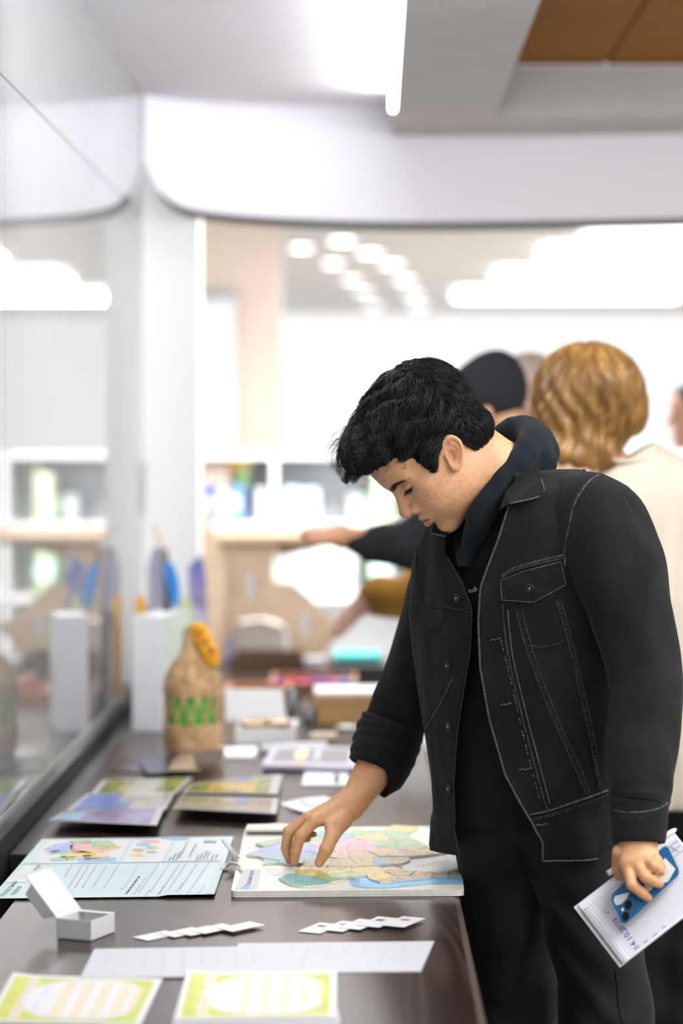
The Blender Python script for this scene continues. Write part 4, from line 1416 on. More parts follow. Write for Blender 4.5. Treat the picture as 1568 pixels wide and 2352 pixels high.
# ================================================================== SHELVES WITH FOLDERS
bs = empty('bookcase', (0, 11.2, 0))
tag(bs, 'white open bookcase along the hall behind the plywood stand', 'bookcase')
x0, x1 = -1.10, 1.6
for z in (0.02, 0.42, 0.82, 1.16, 1.485):
    MB().box((x0, 11.2, z), (x1, 11.55, z + 0.025)).build('shelf', M['white'], bs)
for x in np.linspace(x0, x1, 5):
    MB().box((x - 0.012, 11.2, 0.0), (x + 0.012, 11.55, 1.51)).build('upright', M['white'], bs)
MB().box((x0, 11.55, 0), (x1, 11.56, 1.51)).build('back_panel', M['white'], bs)
fcol = [('deep blue', (0.04, 0.10, 0.62)), ('white', (0.80, 0.80, 0.82)), ('steel blue', (0.14, 0.26, 0.52)), ('pale blue', (0.52, 0.62, 0.80)), ('green', (0.16, 0.36, 0.10)), ('cream', (0.78, 0.76, 0.62)), ('grey', (0.45, 0.47, 0.50)), ('lime', (0.50, 0.62, 0.30)), ('pale grey', (0.62, 0.64, 0.68))]
fm = [mat('%s_folder_board' % n.replace(' ', '_'), c_, 0.5) for n, c_ in fcol]
labm = M['card']
def folder(u0, u1, z, h, ci, lab):
    xa, xb = (u0 - CX) * 11.25 / F, (u1 - CX) * 11.25 / F
    t = empty('ring_binder', ((xa + xb) / 2, 11.25, z))
    tag(t, lab, 'binder', 'binders on the white bookcase')
    MB().box((xa, 11.23, z + 0.0005), (xb - 0.002, 11.50, z + h)).build('body', fm[ci], t)
    MB().box((xa + (xb - xa) * 0.25, 11.227, z + h * 0.35), (xa + (xb - xa) * 0.7, 11.2295, z + h * 0.75)).build('spine_label', labm, t)
up = 1.185
lo2 = 0.845
spots = [(462, 500, up, 0.16, 0, 'deep blue binder at the post end of the upper shelf'), (503, 522, up, 0.155, 1, 'white binder next to the deep blue one'), (522, 562, up, 0.165, 2, 'wide steel blue binder on the upper shelf'),
         (590, 612, up, 0.16, 8, 'pale grey binder right of the steel blue one'), (650, 690, up, 0.165, 3, 'pale blue binder under the front wave of hair'), (692, 734, up, 0.16, 3, 'second pale blue binder on the upper shelf'), (800, 832, up, 0.13, 6, 'low grey binder on the upper shelf'),
         (842, 858, up, 0.14, 4, 'green binder above the stretched black sleeve'), (859, 884, up, 0.23, 5, 'tall cream binder beside the green one'), (885, 900, up, 0.25, 7, 'lime binder beside the tall cream one'),
         (628, 668, lo2, 0.17, 4, 'green binder showing behind the plywood notch'), (651, 668, lo2, 0.25, 1, 'white binder rising over the green one'), (670, 716, lo2, 0.26, 3, 'pale blue binder on the lower shelf'), (718, 745, lo2, 0.28, 1, 'white tall binder on the lower shelf'),
         (747, 770, lo2, 0.28, 5, 'cream binder on the lower shelf'), (772, 792, lo2, 0.27, 8, 'grey white binder on the lower shelf'), (794, 822, lo2, 0.27, 6, 'mid grey binder under the black sleeve'), (845, 866, lo2, 0.25, 4, 'dark green binder below the mustard cuff'), (867, 896, lo2, 0.25, 7, 'lime binder below the mustard cuff')]
used = []
for s_ in spots:
    if s_[0] == 628:
        s_ = (638, 650, lo2, 0.17, 4, s_[5])
    folder(*s_)
_q = P(874, 1314, 11.222)
MB().prism([_q + np.array((0.052 * math.cos(a), 0, 0.052 * math.sin(a))) for a in np.linspace(0, 6.28, 19)[:-1]], (0, 0.003, 0)).build('round_sticker', mat('mint_sticker', (0.62, 0.84, 0.78), 0.5), bpy.data.objects[[o.name for o in bpy.data.objects if o.name.startswith('ring_binder')][-1]])
# cartons on top of the upper shelf row
for (u0, u1, v0, v1, cnm, col_, lab) in ((462, 528, 1068, 1122, 'peach', (0.80, 0.60, 0.44), 'peach carton lying over the deep blue binder'), (526, 548, 1060, 1090, 'orange', (0.82, 0.45, 0.02), 'orange block beside the peach carton'),
                                         (549, 576, 1060, 1092, 'yellow', (0.85, 0.72, 0.30), 'yellow block beside the orange one'), (546, 568, 1093, 1122, 'green', (0.30, 0.62, 0.22), 'light green block under the yellow one')):
    Yq = 11.32
    p0, p1 = P(u0, v1, Yq), P(u1, v0, Yq)
    z0 = {1122: up + 0.17, 1090: up + 0.236, 1092: up + 0.233}[v1]
    o = MB().box((p0[0], Yq, z0), (p1[0] - 0.001, Yq + 0.15, z0 + (v1 - v0) * Yq / F - 0.002)).build('storage_block', mat('%s_carton' % cnm, col_, 0.5), None, bevel=0.004)
    tag(o, lab, 'carton', 'cartons on the bookcase')

# ================================================================== THE MAN AT THE PUZZLE
def skin_mat(name):
    m, nt, b = _nt(name)
    setp(b, Roughness=0.48, Subsurface_Weight=0.12, Subsurface_Scale=0.012)
    b.inputs['Subsurface Radius'].default_value = (1.0, 0.35, 0.18)
    at_ = nt.nodes.new('ShaderNodeVertexColor')
    at_.layer_name = 'Col'
    tc = nt.nodes.new('ShaderNodeTexCoord')
    n = nt.nodes.new('ShaderNodeTexNoise')
    n.inputs['Scale'].default_value = 90
    n.inputs['Detail'].default_value = 4
    lk(nt, tc.outputs['Object'], n.inputs['Vector'])
    mr = nt.nodes.new('ShaderNodeMapRange')
    mr.inputs[1].default_value = 0.3
    mr.inputs[2].default_value = 0.7
    mr.inputs[3].default_value = 0.90
    mr.inputs[4].default_value = 1.07
    lk(nt, n.outputs['Fac'], mr.inputs[0])
    mx = nt.nodes.new('ShaderNodeMix')
    mx.data_type = 'RGBA'
    mx.blend_type = 'MULTIPLY'
    mx.inputs['Factor'].default_value = 1.0
    lk(nt, at_.outputs['Color'], mx.inputs['A'])
    lk(nt, mr.outputs[0], mx.inputs['B'])
    lk(nt, mx.outputs['Result'], b.inputs['Base Color'])
    bp = nt.nodes.new('ShaderNodeBump')
    bp.inputs['Strength'].default_value = 0.12
    bp.inputs['Distance'].default_value = 0.001
    n2 = nt.nodes.new('ShaderNodeTexNoise')
    n2.inputs['Scale'].default_value = 700
    lk(nt, tc.outputs['Object'], n2.inputs['Vector'])
    lk(nt, n2.outputs['Fac'], bp.inputs['Height'])
    lk(nt, bp.outputs['Normal'], b.inputs['Normal'])
    return m


def denim_mat(name, lo, hi, rough=0.85, scale=5.0):
    """washed black denim: soft fading plus diagonal twill"""
    m, nt, b = _nt(name)
    setp(b, Roughness=rough, Sheen_Weight=0.04, Sheen_Roughness=0.5, Specular_IOR_Level=0.25)
    tc = nt.nodes.new('ShaderNodeTexCoord')
    n = nt.nodes.new('ShaderNodeTexNoise')
    n.inputs['Scale'].default_value = scale
    n.inputs['Detail'].default_value = 8
    n.inputs['Roughness'].default_value = 0.65
    lk(nt, tc.outputs['Object'], n.inputs['Vector'])
    f = nt.nodes.new('ShaderNodeTexNoise')
    f.inputs['Scale'].default_value = 420
    f.inputs['Detail'].default_value = 2
    lk(nt, tc.outputs['Object'], f.inputs['Vector'])
    ad = nt.nodes.new('ShaderNodeMath')
    ad.operation = 'MULTIPLY_ADD'
    ad.inputs[1].default_value = 0.45
    lk(nt, f.outputs['Fac'], ad.inputs[0])
    lk(nt, n.outputs['Fac'], ad.inputs[2])
    r = nt.nodes.new('ShaderNodeValToRGB')
    r.color_ramp.elements[0].position = 0.50
    r.color_ramp.elements[1].position = 0.95
    r.color_ramp.elements[0].color = (*lo, 1)
    r.color_ramp.elements[1].color = (*hi, 1)
    lk(nt, ad.outputs[0], r.inputs['Fac'])
    lk(nt, r.outputs['Color'], b.inputs['Base Color'])
    w = nt.nodes.new('ShaderNodeTexWave')
    w.bands_direction = 'DIAGONAL'
    w.inputs['Scale'].default_value = 260
    w.inputs['Distortion'].default_value = 1.0
    lk(nt, tc.outputs['Object'], w.inputs['Vector'])
    bp = nt.nodes.new('ShaderNodeBump')
    bp.inputs['Strength'].default_value = 0.25
    bp.inputs['Distance'].default_value = 0.0008
    lk(nt, w.outputs['Fac'], bp.inputs['Height'])
    lk(nt, bp.outputs['Normal'], b.inputs['Normal'])
    return m


M['skin'] = skin_mat('skin')
M['denim'] = denim_mat('washed_black_denim', (0.0012, 0.0012, 0.0015), (0.0150, 0.0150, 0.0178))
M['denim_edge'] = mat('worn_denim_edge', (0.075, 0.075, 0.072), 0.9, var=0.6, vscale=220)
M['denim_seam'] = mat('faded_denim_seam', (0.024, 0.024, 0.027), 0.9, var=0.7, vscale=160)
M['hoodie'] = denim_mat('black_cotton_fleece', (0.0025, 0.003, 0.0035), (0.005, 0.006, 0.007), 0.95, 30)
M['hood'] = denim_mat('slate_cotton_fleece', (0.0055, 0.0095, 0.0135), (0.011, 0.018, 0.024), 0.95, 20)
M['trouser'] = denim_mat('black_trouser_cloth', (0.0022, 0.0024, 0.003), (0.006, 0.0065, 0.0085), 0.6, 6)
M['hair'] = mat('black_hair', (0.0040, 0.0036, 0.0042), 0.42, Specular_IOR_Level=0.5)
M['hair_mass'] = mat('black_hair_mass', (0.003, 0.0028, 0.003), 0.8, Specular_IOR_Level=0.08)
M['button'] = mat('gunmetal_button', (0.05, 0.05, 0.055), 0.3, Metallic=0.9)
M['shoe'] = mat('black_leather_shoe', (0.012, 0.012, 0.012), 0.4)

SKIN = np.array((0.76, 0.415, 0.225))

man = empty('person', (0.31, 4.40, 0.0))
tag(man, 'man in black denim jacket bending over the map puzzle with a notebook in one hand', 'person')

# ------------------------------------------------------------------ head
HS = 1.07
_a, _p = math.radians(18), math.radians(50)
h_f = np.array((-math.cos(_p) * math.cos(_a), -math.cos(_p) * math.sin(_a), -math.sin(_p)))
h_l = np.array((math.sin(_a), -math.cos(_a), 0.0))
h_u = np.cross(h_f, h_l)
HM = np.stack((h_f, h_l, h_u), 1)               # columns: forward, left, up
ear_w = P(1043, 1040, 4.245)
H0 = ear_w - HM @ (np.array((0.0, 0.076, 0.0)) * HS)


def h2w(p):
    return (np.asarray(p, float) * HS) @ HM.T + H0


def w2h(p):
    return ((np.asarray(p, float) - H0) @ HM) / HS


def mir(fn, p, c, *r):
    q = p.copy()
    q[:, 1] = np.abs(q[:, 1])
    return fn(q, c, *r)


def head_sdf(p):
    q = p.copy()
    q[:, 1] = np.abs(q[:, 1])
    d = sd_ell(p, (-0.006, 0, 0.042), (0.097, 0.077, 0.090))
    d = smin(d, sd_ell(p, (0.022, 0, 0.010), (0.070, 0.069, 0.075)), 0.03)
    d = smin(d, sd_ell(p, (0.030, 0, -0.038), (0.060, 0.061, 0.058)), 0.03)
    d = smin(d, sd_ell(p, (0.040, 0, -0.066), (0.052, 0.048, 0.038)), 0.025)
    d = smin(d, sd_ell(q, (0.014, 0.050, -0.052), (0.030, 0.018, 0.026)), 0.03)       # jaw corner
    d = smin(d, sd_ell(q, (0.058, 0.036, -0.034), (0.030, 0.026, 0.030)), 0.025)      # full cheek
    d = smin(d, sd_ell(q, (0.052, 0.050, 0.000), (0.026, 0.017, 0.014)), 0.02)        # cheekbone
    d = smin(d, sd_ell(p, (0.078, 0, -0.090), (0.019, 0.022, 0.015)), 0.018)          # chin
    d = smin(d, sd_cap(q, (0.0905, 0.006, 0.031), (0.074, 0.046, 0.031), 0.0105, 0.009), 0.014)  # brow ridge
    d = smin(d, sd_ell(p, (0.066, 0, 0.062), (0.034, 0.052, 0.034)), 0.03)            # forehead
    # eye hollow and closed-down lid
    d = smax(d, -sd_ell(q, (0.100, 0.032, 0.019), (0.017, 0.017, 0.010)), 0.012)
    d = smin(d, sd_ell(q, (0.0805, 0.033, 0.0165), (0.0120, 0.0150, 0.0105)), 0.003)
    d = smax(d, -sd_cap(q, (0.0930, 0.023, 0.0098), (0.0855, 0.046, 0.0120), 0.0010, 0.0009), 0.002)   # lid slit
    d = smax(d, -sd_cap(q, (0.0935, 0.022, 0.0240), (0.0845, 0.047, 0.0235), 0.0012, 0.0008), 0.004)   # lid fold
    # nose
    n_ = sd_cap(p, (0.086, 0, 0.030), (0.1100, 0, -0.015), 0.0068, 0.0098)
    n_ = smin(n_, sd_ell(p, (0.1115, 0, -0.0205), (0.0118, 0.0128, 0.0105)), 0.008)
    n_ = smin(n_, sd_ell(q, (0.1000, 0.0150, -0.0245), (0.0112, 0.0080, 0.0085)), 0.006)
    d = smin(d, n_, 0.010)
    d = smax(d, -sd_ell(q, (0.1010, 0.0075, -0.0315), (0.0052, 0.0040, 0.0042)), 0.002)
    d = smax(d, -sd_cap(q, (0.094, 0.0215, -0.0215), (0.0885, 0.0205, -0.029), 0.0010), 0.004)
    d = smax(d, -sd_cap(q, (0.090, 0.024, -0.032), (0.078, 0.034, -0.052), 0.0008, 0.0006), 0.008)     # smile fold
    # mouth
    d = smin(d, sd_ell(p, (0.084, 0, -0.050), (0.018, 0.028, 0.018)), 0.014)
    d = smin(d, sd_cap(q, (0.1030, 0.000, -0.0462), (0.0925, 0.0215, -0.0525), 0.0056, 0.0024), 0.005)
    d = smin(d, sd_cap(q, (0.1015, 0.000, -0.0605), (0.0915, 0.0190, -0.0565), 0.0078, 0.0028), 0.005)
    d = smax(d, -sd_cap(q, (0.1100, 0.000, -0.0525), (0.0930, 0.0240, -0.0540), 0.0020, 0.0010), 0.002)
    d = smax(d, -sd_cap(p, (0.1020, 0, -0.0345), (0.1040, 0, -0.0400), 0.0016, 0.0016), 0.004)
    d = smax(d, -sd_cap(q, (0.0990, 0.0, -0.0725), (0.0930, 0.012, -0.0710), 0.0030), 0.010)
    # neck, carried back and down to the collar
    d = smin(d, sd_chain(p, NECK, NECK_R), 0.022)
    # ears
    d = smin(d, ear_sdf(q), 0.004)
    return d


E_o = np.array((0.0090, 0.0755, 0.0075))
_t = math.radians(33)
E_up = np.array((-math.sin(_t), 0.06, math.cos(_t)))
E_up /= np.linalg.norm(E_up)
E_out = np.array((0.34, 0.92, 0.0))
E_out -= E_up * (E_out @ E_up)
E_out /= np.linalg.norm(E_out)
E_bk = np.cross(E_out, E_up)
if E_bk[0] > 0:
    E_bk = -E_bk


def ear_sdf(q):
    r = (q - E_o.astype(np.float32)) / 0.86
    a = r @ E_up.astype(np.float32)
    b = r @ E_bk.astype(np.float32) - 0.010
    c = r @ E_out.astype(np.float32) - 0.006
    wid = 0.0185 + 0.16 * np.clip(a, -0.04, 0.02)
    rho = np.sqrt((a / 0.0315) ** 2 + (b / np.maximum(wid, 0.008)) ** 2)
    ring = (rho - 1.0) * 0.0195
    cut = -b - 0.013 - 0.3 * np.clip(a, 0, 1)                       # the rim opens towards the face
    rim = np.sqrt(ring ** 2 + (c - 0.002) ** 2) - 0.0034
    rim = smax(rim, cut, 0.004)
    plate = np.maximum(ring, np.abs(c + 0.003) - 0.0028)
    anti = np.sqrt(((np.sqrt((a / 0.0200) ** 2 + ((b - 0.001) / 0.0110) ** 2) - 1) * 0.013) ** 2 + c ** 2) - 0.0026
    anti = smax(anti, -(b + 0.003), 0.004)
    d = smin(plate, rim, 0.003)
    d = smin(d, anti, 0.004)
    lob = np.sqrt(((a + 0.0270) / 0.0100) ** 2 + ((b + 0.0045) / 0.0085) ** 2 + ((c - 0.000) / 0.0048) ** 2)
    d = smin(d, (lob - 1) * 0.0048, 0.004)
    tra = np.sqrt(((a + 0.0060) / 0.0075) ** 2 + ((b + 0.0125) / 0.0040) ** 2 + ((c - 0.001) / 0.0042) ** 2)
    d = smin(d, (tra - 1) * 0.0040, 0.003)
    root = np.sqrt(((a + 0.002) / 0.022) ** 2 + ((b + 0.006) / 0.010) ** 2 + ((c + 0.008) / 0.010) ** 2)
    d = smin(d, (root - 1) * 0.010, 0.004)
    con = np.sqrt(((a + 0.0040) / 0.0118) ** 2 + ((b + 0.0040) / 0.0080) ** 2 + ((c - 0.001) / 0.0095) ** 2)
    return smax(d, -(con - 1) * 0.0070, 0.002) * 0.86


neck_base = P(1196, 1128, 4.40)
NECK = [(-0.030, 0, -0.020), tuple(w2h(P(1122, 1075, 4.33))), tuple(w2h(neck_base))]
NECK_R = [0.058, 0.058, 0.064]

hv, hf = surfnet(head_sdf, (-0.20, -0.115, -0.26), (0.128, 0.105, 0.142), 0.0019)
hv = relax(hv, hf, 2, 0.4)


def skin_cols(p):
    c = np.tile(SKIN, (len(p), 1))
    q = p.copy()
    q[:, 1] = np.abs(q[:, 1])
    q = q.astype(np.float32)

    def blend(dist, col, soft, amt=1.0):
        w = np.clip(1 - dist / soft, 0, 1)[:, None] * amt
        c[:] = c * (1 - w) + np.array(col) * w
    blend(sd_ell(q, (0.060, 0.045, -0.030), (0.02, 0.02, 0.02)), (0.72, 0.37, 0.205), 0.03, 0.5)
    blend(sd_ball(q, (0.112, 0, -0.02), 0.008), (0.70, 0.345, 0.205), 0.015, 0.6)
    blend(sd_cap(q, (0.1045, 0, -0.0472), (0.0930, 0.0215, -0.0527), 0.0034, 0.001), (0.40, 0.155, 0.125), 0.0028, 0.75)
    blend(sd_cap(q, (0.1045, 0, -0.0605), (0.0930, 0.0185, -0.0565), 0.0064, 0.0014), (0.46, 0.185, 0.150), 0.0028, 0.85)
    blend(sd_cap(q, (0.1090, 0.0, -0.0527), (0.0940, 0.0230, -0.0540), 0.0012, 0.0006), (0.10, 0.03, 0.03), 0.0016, 0.9)
    # brow, lash line
    blend(sd_chain(q, [(0.100, 0.010, 0.0262), (0.095, 0.027, 0.0312), (0.086, 0.044, 0.0308), (0.079, 0.052, 0.0280)], [0.0036, 0.0042, 0.0032, 0.0016]), (0.020, 0.013, 0.011), 0.0034, 0.95)
    blend(sd_cap(q, (0.0930, 0.021, 0.0098), (0.0850, 0.047, 0.0122), 0.0014, 0.0012), (0.03, 0.018, 0.014), 0.0018, 0.95)
    blend(sd_ell(q, (0.086, 0.034, 0.018), (0.012, 0.018, 0.012)), (0.60, 0.31, 0.17), 0.006, 0.45)
    blend(sd_ball(q, (0.101, 0.0075, -0.030), 0.003), (0.16, 0.06, 0.04), 0.003, 0.8)
    ea = ear_sdf(q)
    blend(ea, (0.70, 0.34, 0.20), 0.006, 0.7)
    # freckles and spots
    rg = np.random.default_rng(3)
    for k in range(46):
        s = np.array((rg.uniform(0.020, 0.082), rg.uniform(0.045, 0.075), rg.uniform(-0.085, 0.01)))
        dd = np.sqrt(((p[:, 0] - s[0]) ** 2 + (p[:, 2] - s[2]) ** 2)) + (p[:, 1] < 0.02) * 1.0
        r0 = rg.uniform(0.0008, 0.0020)
        w = np.clip(1 - dd / (r0 * 1.6), 0, 1)[:, None] * rg.uniform(0.25, 0.6)
        c[:] = c * (1 - w) + np.array((0.34, 0.10, 0.07)) * w
    return c


head_w = h2w(hv)
head_c = skin_cols(hv)

# ------------------------------------------------------------------ hands (joints given as pixel + depth)
def digits(p, fingers, palm, kp=0.010, kf=0.0022):
    d = None
    for pts, rs in palm:
        e = sd_chain(p, pts, rs)
        d = e if d is None else smin(d, e, 0.016)
    for pts, rs in fingers:
        e = sd_chain(p, pts, rs, 0.003)
        d = smin(d, e, kp * 0.5)
    return d


def PP(*a):
    return tuple(P(*a))


# right hand, fingertips on the puzzle
w_r = P(801, 1850, 4.555)
r_idx = [PP(722, 1886, 4.495), PP(690, 1919, 4.487), PP(679, 1954, 4.492), PP(676, 1979, 4.500)]
r_mid = [PP(706, 1880, 4.520), PP(662, 1911, 4.512), PP(657, 1949, 4.517), PP(664, 1974, 4.521)]
r_rin = [PP(704, 1880, 4.545), PP(680, 1906, 4.548), PP(690, 1926, 4.545), PP(706, 1926, 4.540)]
r_lit = [PP(712, 1882, 4.568), PP(700, 1902, 4.572), PP(708, 1916, 4.568), PP(720, 1916, 4.562)]
r_thb = [PP(785, 1884, 4.520), PP(762, 1921, 4.472), PP(749, 1951, 4.456), PP(733, 1981, 4.458)]
elbow_r = P(918, 1655, 4.625)
foream_r = [tuple(elbow_r), tuple(P(862, 1765, 4.595)), tuple(P(818, 1832, 4.565)), tuple(w_r)]


def rhand(p):
    d = digits(p, [(r_idx, [0.0114, 0.0108, 0.0098, 0.0080]), (r_mid, [0.0112, 0.0106, 0.0097, 0.0079]), (r_rin, [0.0098, 0.0090, 0.0082, 0.0070]), (r_lit, [0.0088, 0.0078, 0.0072, 0.0062]),
                   (r_thb, [0.0165, 0.0135, 0.0125, 0.0090])],
               [([w_r, r_idx[0]], [0.020, 0.0125]), ([w_r, r_mid[0]], [0.020, 0.0125]), ([w_r, r_rin[0]], [0.019, 0.0118]), ([w_r, r_lit[0]], [0.018, 0.0105])])
    web = sd_chain(p, [r_thb[0], tuple((np.array(r_thb[1]) + r_idx[0]) / 2 + np.array((0.012, 0, 0.006)))], [0.016, 0.009])
    d = smin(d, web, 0.014)
    arm = sd_chain(p, foream_r, [0.045, 0.0385, 0.0285, 0.0255])
    return smin(d, arm, 0.016)


# left hand, curled over telephone and notebook
w_l = P(1464, 1925, 4.045)
l_idx = [PP(1440, 1982, 4.015), PP(1451, 2032, 3.985), PP(1474, 2051, 3.990), PP(1488, 2063, 4.000)]
l_mid = [PP(1461, 1980, 4.010), PP(1482, 2014, 3.980), PP(1501, 2024, 3.988), PP(1514, 2031, 3.998)]
l_rin = [PP(1481, 1973, 4.012), PP(1500, 1988, 3.985), PP(1511, 1996, 3.990), PP(1517, 2003, 3.998)]
l_lit = [PP(1495, 1962, 4.020), PP(1508, 1975, 4.000), PP(1515, 1984, 4.005), PP(1519, 1990, 4.012)]
l_thb = [PP(1424, 1958, 4.035), PP(1420, 1995, 4.055), PP(1428, 2022, 4.066), PP(1440, 2040, 4.070)]
elbow_l = P(1480, 1560, 4.15)


def lhand(p):
    d = digits(p, [(l_idx, [0.0112, 0.0098, 0.0088, 0.0072]), (l_mid, [0.0110, 0.0098, 0.0088, 0.0070]), (l_rin, [0.0105, 0.0095, 0.0086, 0.0070]), (l_lit, [0.0092, 0.0082, 0.0074, 0.0062]),
                   (l_thb, [0.0140, 0.0118, 0.0105, 0.0080])],
               [([w_l, l_idx[0]], [0.024, 0.0145]), ([w_l, l_mid[0]], [0.025, 0.0145]), ([w_l, l_rin[0]], [0.024, 0.0135]), ([w_l, l_lit[0]], [0.022, 0.0115])])
    arm = sd_chain(p, [tuple(elbow_l), tuple(P(1476, 1800, 4.08)), tuple(w_l)], [0.045, 0.034, 0.026])
    return smin(d, arm, 0.016)


def hand_mesh(fn, pts, pad, h, nails, creases):
    pts = np.array(pts)
    V, Fq = surfnet(fn, pts.min(0) - pad, pts.max(0) + pad, h)
    V = relax(V, Fq, 1, 0.4)
    c = np.tile(SKIN * np.array((0.97, 0.93, 0.88)), (len(V), 1))
    for f_ in creases:                                   # joints a little redder, tips pinker
        for j, q in enumerate(f_[1:]):
            dd = np.linalg.norm(V - np.array(q), axis=1)
            w = np.clip(1 - dd / 0.016, 0, 1)[:, None] * (0.5 if j == 2 else 0.28)
            c = c * (1 - w) + np.array((0.50, 0.215, 0.130)) * w
    for q, r in nails:
        dd = np.linalg.norm((V - np.array(q)), axis=1)
        w = np.clip((1 - dd / r) * 4, 0, 1)[:, None] * 0.8
        c = c * (1 - w) + np.array((0.66, 0.42, 0.34)) * w
    return V, Fq, c


rh = hand_mesh(rhand, [w_r, elbow_r] + r_idx + r_mid + r_thb + r_lit + r_rin, 0.05, 0.0018, [(PP(728, 1978, 4.448), 0.0075)], [r_idx, r_mid, r_thb, r_rin])
lh = hand_mesh(lhand, [w_l, P(1478, 1700, 4.11)] + l_idx + l_mid + l_thb + l_lit, 0.045, 0.0018, [], [l_idx, l_mid, l_rin, l_thb])

# plain trunk under the clothes ties head and arms into one figure
psi = math.radians(50)
S_ax = np.array((math.cos(psi), -math.sin(psi), 0.0))       # towards his left
N_ax = np.array((-math.sin(psi), -math.cos(psi), 0.0))      # the way his chest faces
sh_l = P(1366, 1166, 4.235)
sh_r = P(1034, 1268, 4.54)
hip_c = np.array((0.318, 4.43, 0.90))


def trunk(p):
    d = sd_chain(p, [tuple(neck_base), tuple((sh_l + sh_r) / 2 + np.array((0, 0, -0.08))), tuple(hip_c)], [0.062, 0.085, 0.085])
    d = smin(d, sd_cap(p, tuple(sh_l), tuple(sh_r), 0.045, 0.045), 0.06)
    d = smin(d, sd_cap(p, tuple(sh_l), tuple(elbow_l), 0.042, 0.038), 0.03)
    return smin(d, sd_cap(p, tuple(sh_r), tuple(elbow_r), 0.042, 0.038), 0.03)


tv, tf = surfnet(trunk, (0.02, 4.0, 0.78), (0.60, 4.80, 1.53), 0.012)
allV = np.vstack((head_w, rh[0], lh[0], tv))
off = np.cumsum([0, len(head_w), len(rh[0]), len(lh[0])])
allF = np.vstack((hf, rh[1] + off[1], lh[1] + off[2], tf + off[3]))
allC = np.vstack((head_c, rh[2], lh[2], np.tile(SKIN, (len(tv), 1))))
fast_mesh('body', allV, allF, M['skin'], man, allC)

# thumb nail, lashes
ta, tb2 = np.array(r_thb[2]), np.array(r_thb[3])
tx = (tb2 - ta) / np.linalg.norm(tb2 - ta)
tn = np.array((0.25, -1.0, 0.15))
tn = tn - tx * (tn @ tx)
tn /= np.linalg.norm(tn)
ts = np.cross(tn, tx)
nl = MB().ball((0, 0, 0), (1, 1, 1), 14, 10)
nl.v = [tuple(tb2 - tx * 0.0025 + tn * 0.0072 + tx * 0.0078 * q[0] + ts * 0.0060 * q[1] + tn * (0.0022 * q[2] - 0.0020 * q[1] ** 2)) for q in nl.v]
nl.build('thumb_nail', mat('nail', (0.72, 0.46, 0.37), 0.3), man, True)
mb = MB()
for i in range(26):
    t = i / 25
    b0 = np.array((0.0935 - 0.0080 * t, 0.0215 + 0.0260 * t, 0.0096 + 0.0022 * t))
    out = np.array((0.0045, 0.0016 * (t - 0.3) * 3, -0.0040 - 0.0012 * math.sin(i * 1.7)))
    for sg in (1, -1):
        m3 = np.array((1, sg, 1))
        mb.tube([h2w(b0 * m3), h2w((b0 + out * 0.6 + (0, 0, -0.0006)) * m3), h2w((b0 + out * 1.25 + (0.0012, 0, 0.0004)) * m3)], [0.0005, 0.00035, 0.0001], 4)
rb = np.random.default_rng(5)
brow_c = np.array([(0.100, 0.010, 0.0262), (0.095, 0.027, 0.0312), (0.086, 0.044, 0.0308), (0.079, 0.052, 0.0280)])
for i in range(150):
    t = rb.random() * 2.9
    k = int(t)
    c0 = brow_c[k] + (brow_c[k + 1] - brow_c[k]) * (t - k)
    tan = brow_c[k + 1] - brow_c[k]
    tan = tan / np.linalg.norm(tan)
    c0 = c0 + np.array((0.0018, 0.0020, (rb.random() - 0.5) * 0.0070 * (1 - t / 3.6)))
    for sg in (1, -1):
        m3 = np.array((1, sg, 1))
        mb.tube([h2w(c0 * m3), h2w((c0 + tan * 0.004 + (0.0010, 0, 0.0008)) * m3), h2w((c0 + tan * 0.0085 + (0.0002, 0, 0.0006)) * m3)], [0.00035, 0.0003, 0.00008], 3)
mb.build('brows_and_lashes', M['hair'], man, True)

# ------------------------------------------------------------------ hair
def hair_sdf(p):
    d = sd_ell(p, (-0.012, 0, 0.058), (0.104, 0.088, 0.092))
    d = smin(d, sd_ell(p, (-0.030, 0, 0.080), (0.080, 0.076, 0.064)), 0.03)
    d = smin(d, sd_ell(p, (0.040, 0.005, 0.098), (0.062, 0.070, 0.044)), 0.03)
    d = smin(d, sd_ell(p, (0.088, 0.010, 0.104), (0.030, 0.052, 0.030)), 0.025)        # front wave
    q = p.copy()
    q[:, 1] = np.abs(q[:, 1])
    d = smin(d, sd_ell(q, (-0.052, 0.040, -0.006), (0.044, 0.038, 0.036)), 0.02)       # back of the head to the nape
    d = smin(d, sd_ell(q, (0.030, 0.062, 0.030), (0.034, 0.017, 0.034)), 0.02)         # temple
    d = smin(d, sd_cap(q, (0.026, 0.0715, 0.036), (0.0425, 0.0715, 0.012), 0.0140, 0.0080), 0.012)  # sideburn
    # cut: face side, below the hair line, round the ear
    face = p[:, 0] - np.interp(p[:, 2], [-0.02, 0.005, 0.012, 0.034, 0.058, 0.070, 0.078, 0.09], [0.035, 0.044, 0.048, 0.050, 0.060, 0.080, 0.105, 0.17]).astype(np.float32)
    d = smax(d, face, 0.012)
    low = np.interp(p[:, 0], [-0.12, -0.08, -0.045, -0.028, -0.021, -0.002, 0.012, 0.030, 0.040, 0.049, 0.060], [-0.040, -0.046, -0.046, -0.036, 0.020, 0.032, 0.027, 0.015, 0.006, 0.004, 0.02]).astype(np.float32) - p[:, 2]
    d = smax(d, low, 0.006)
    # locks: shallow wavy furrows running back from the forehead
    th = np.arctan2(p[:, 1], p[:, 2] - 0.02)
    w = np.sin(th * 15 + 3.0 * np.sin(p[:, 0] * 42) + 1.5 * np.sin(p[:, 0] * 17 + th * 2)) * 0.0030 + np.sin(th * 31 + 70 * p[:, 0] + 2 * np.sin(p[:, 0] * 90)) * 0.0012
    return d + (w * np.clip((p[:, 2] - 0.01) / 0.05, 0.15, 1)).astype(np.float32)


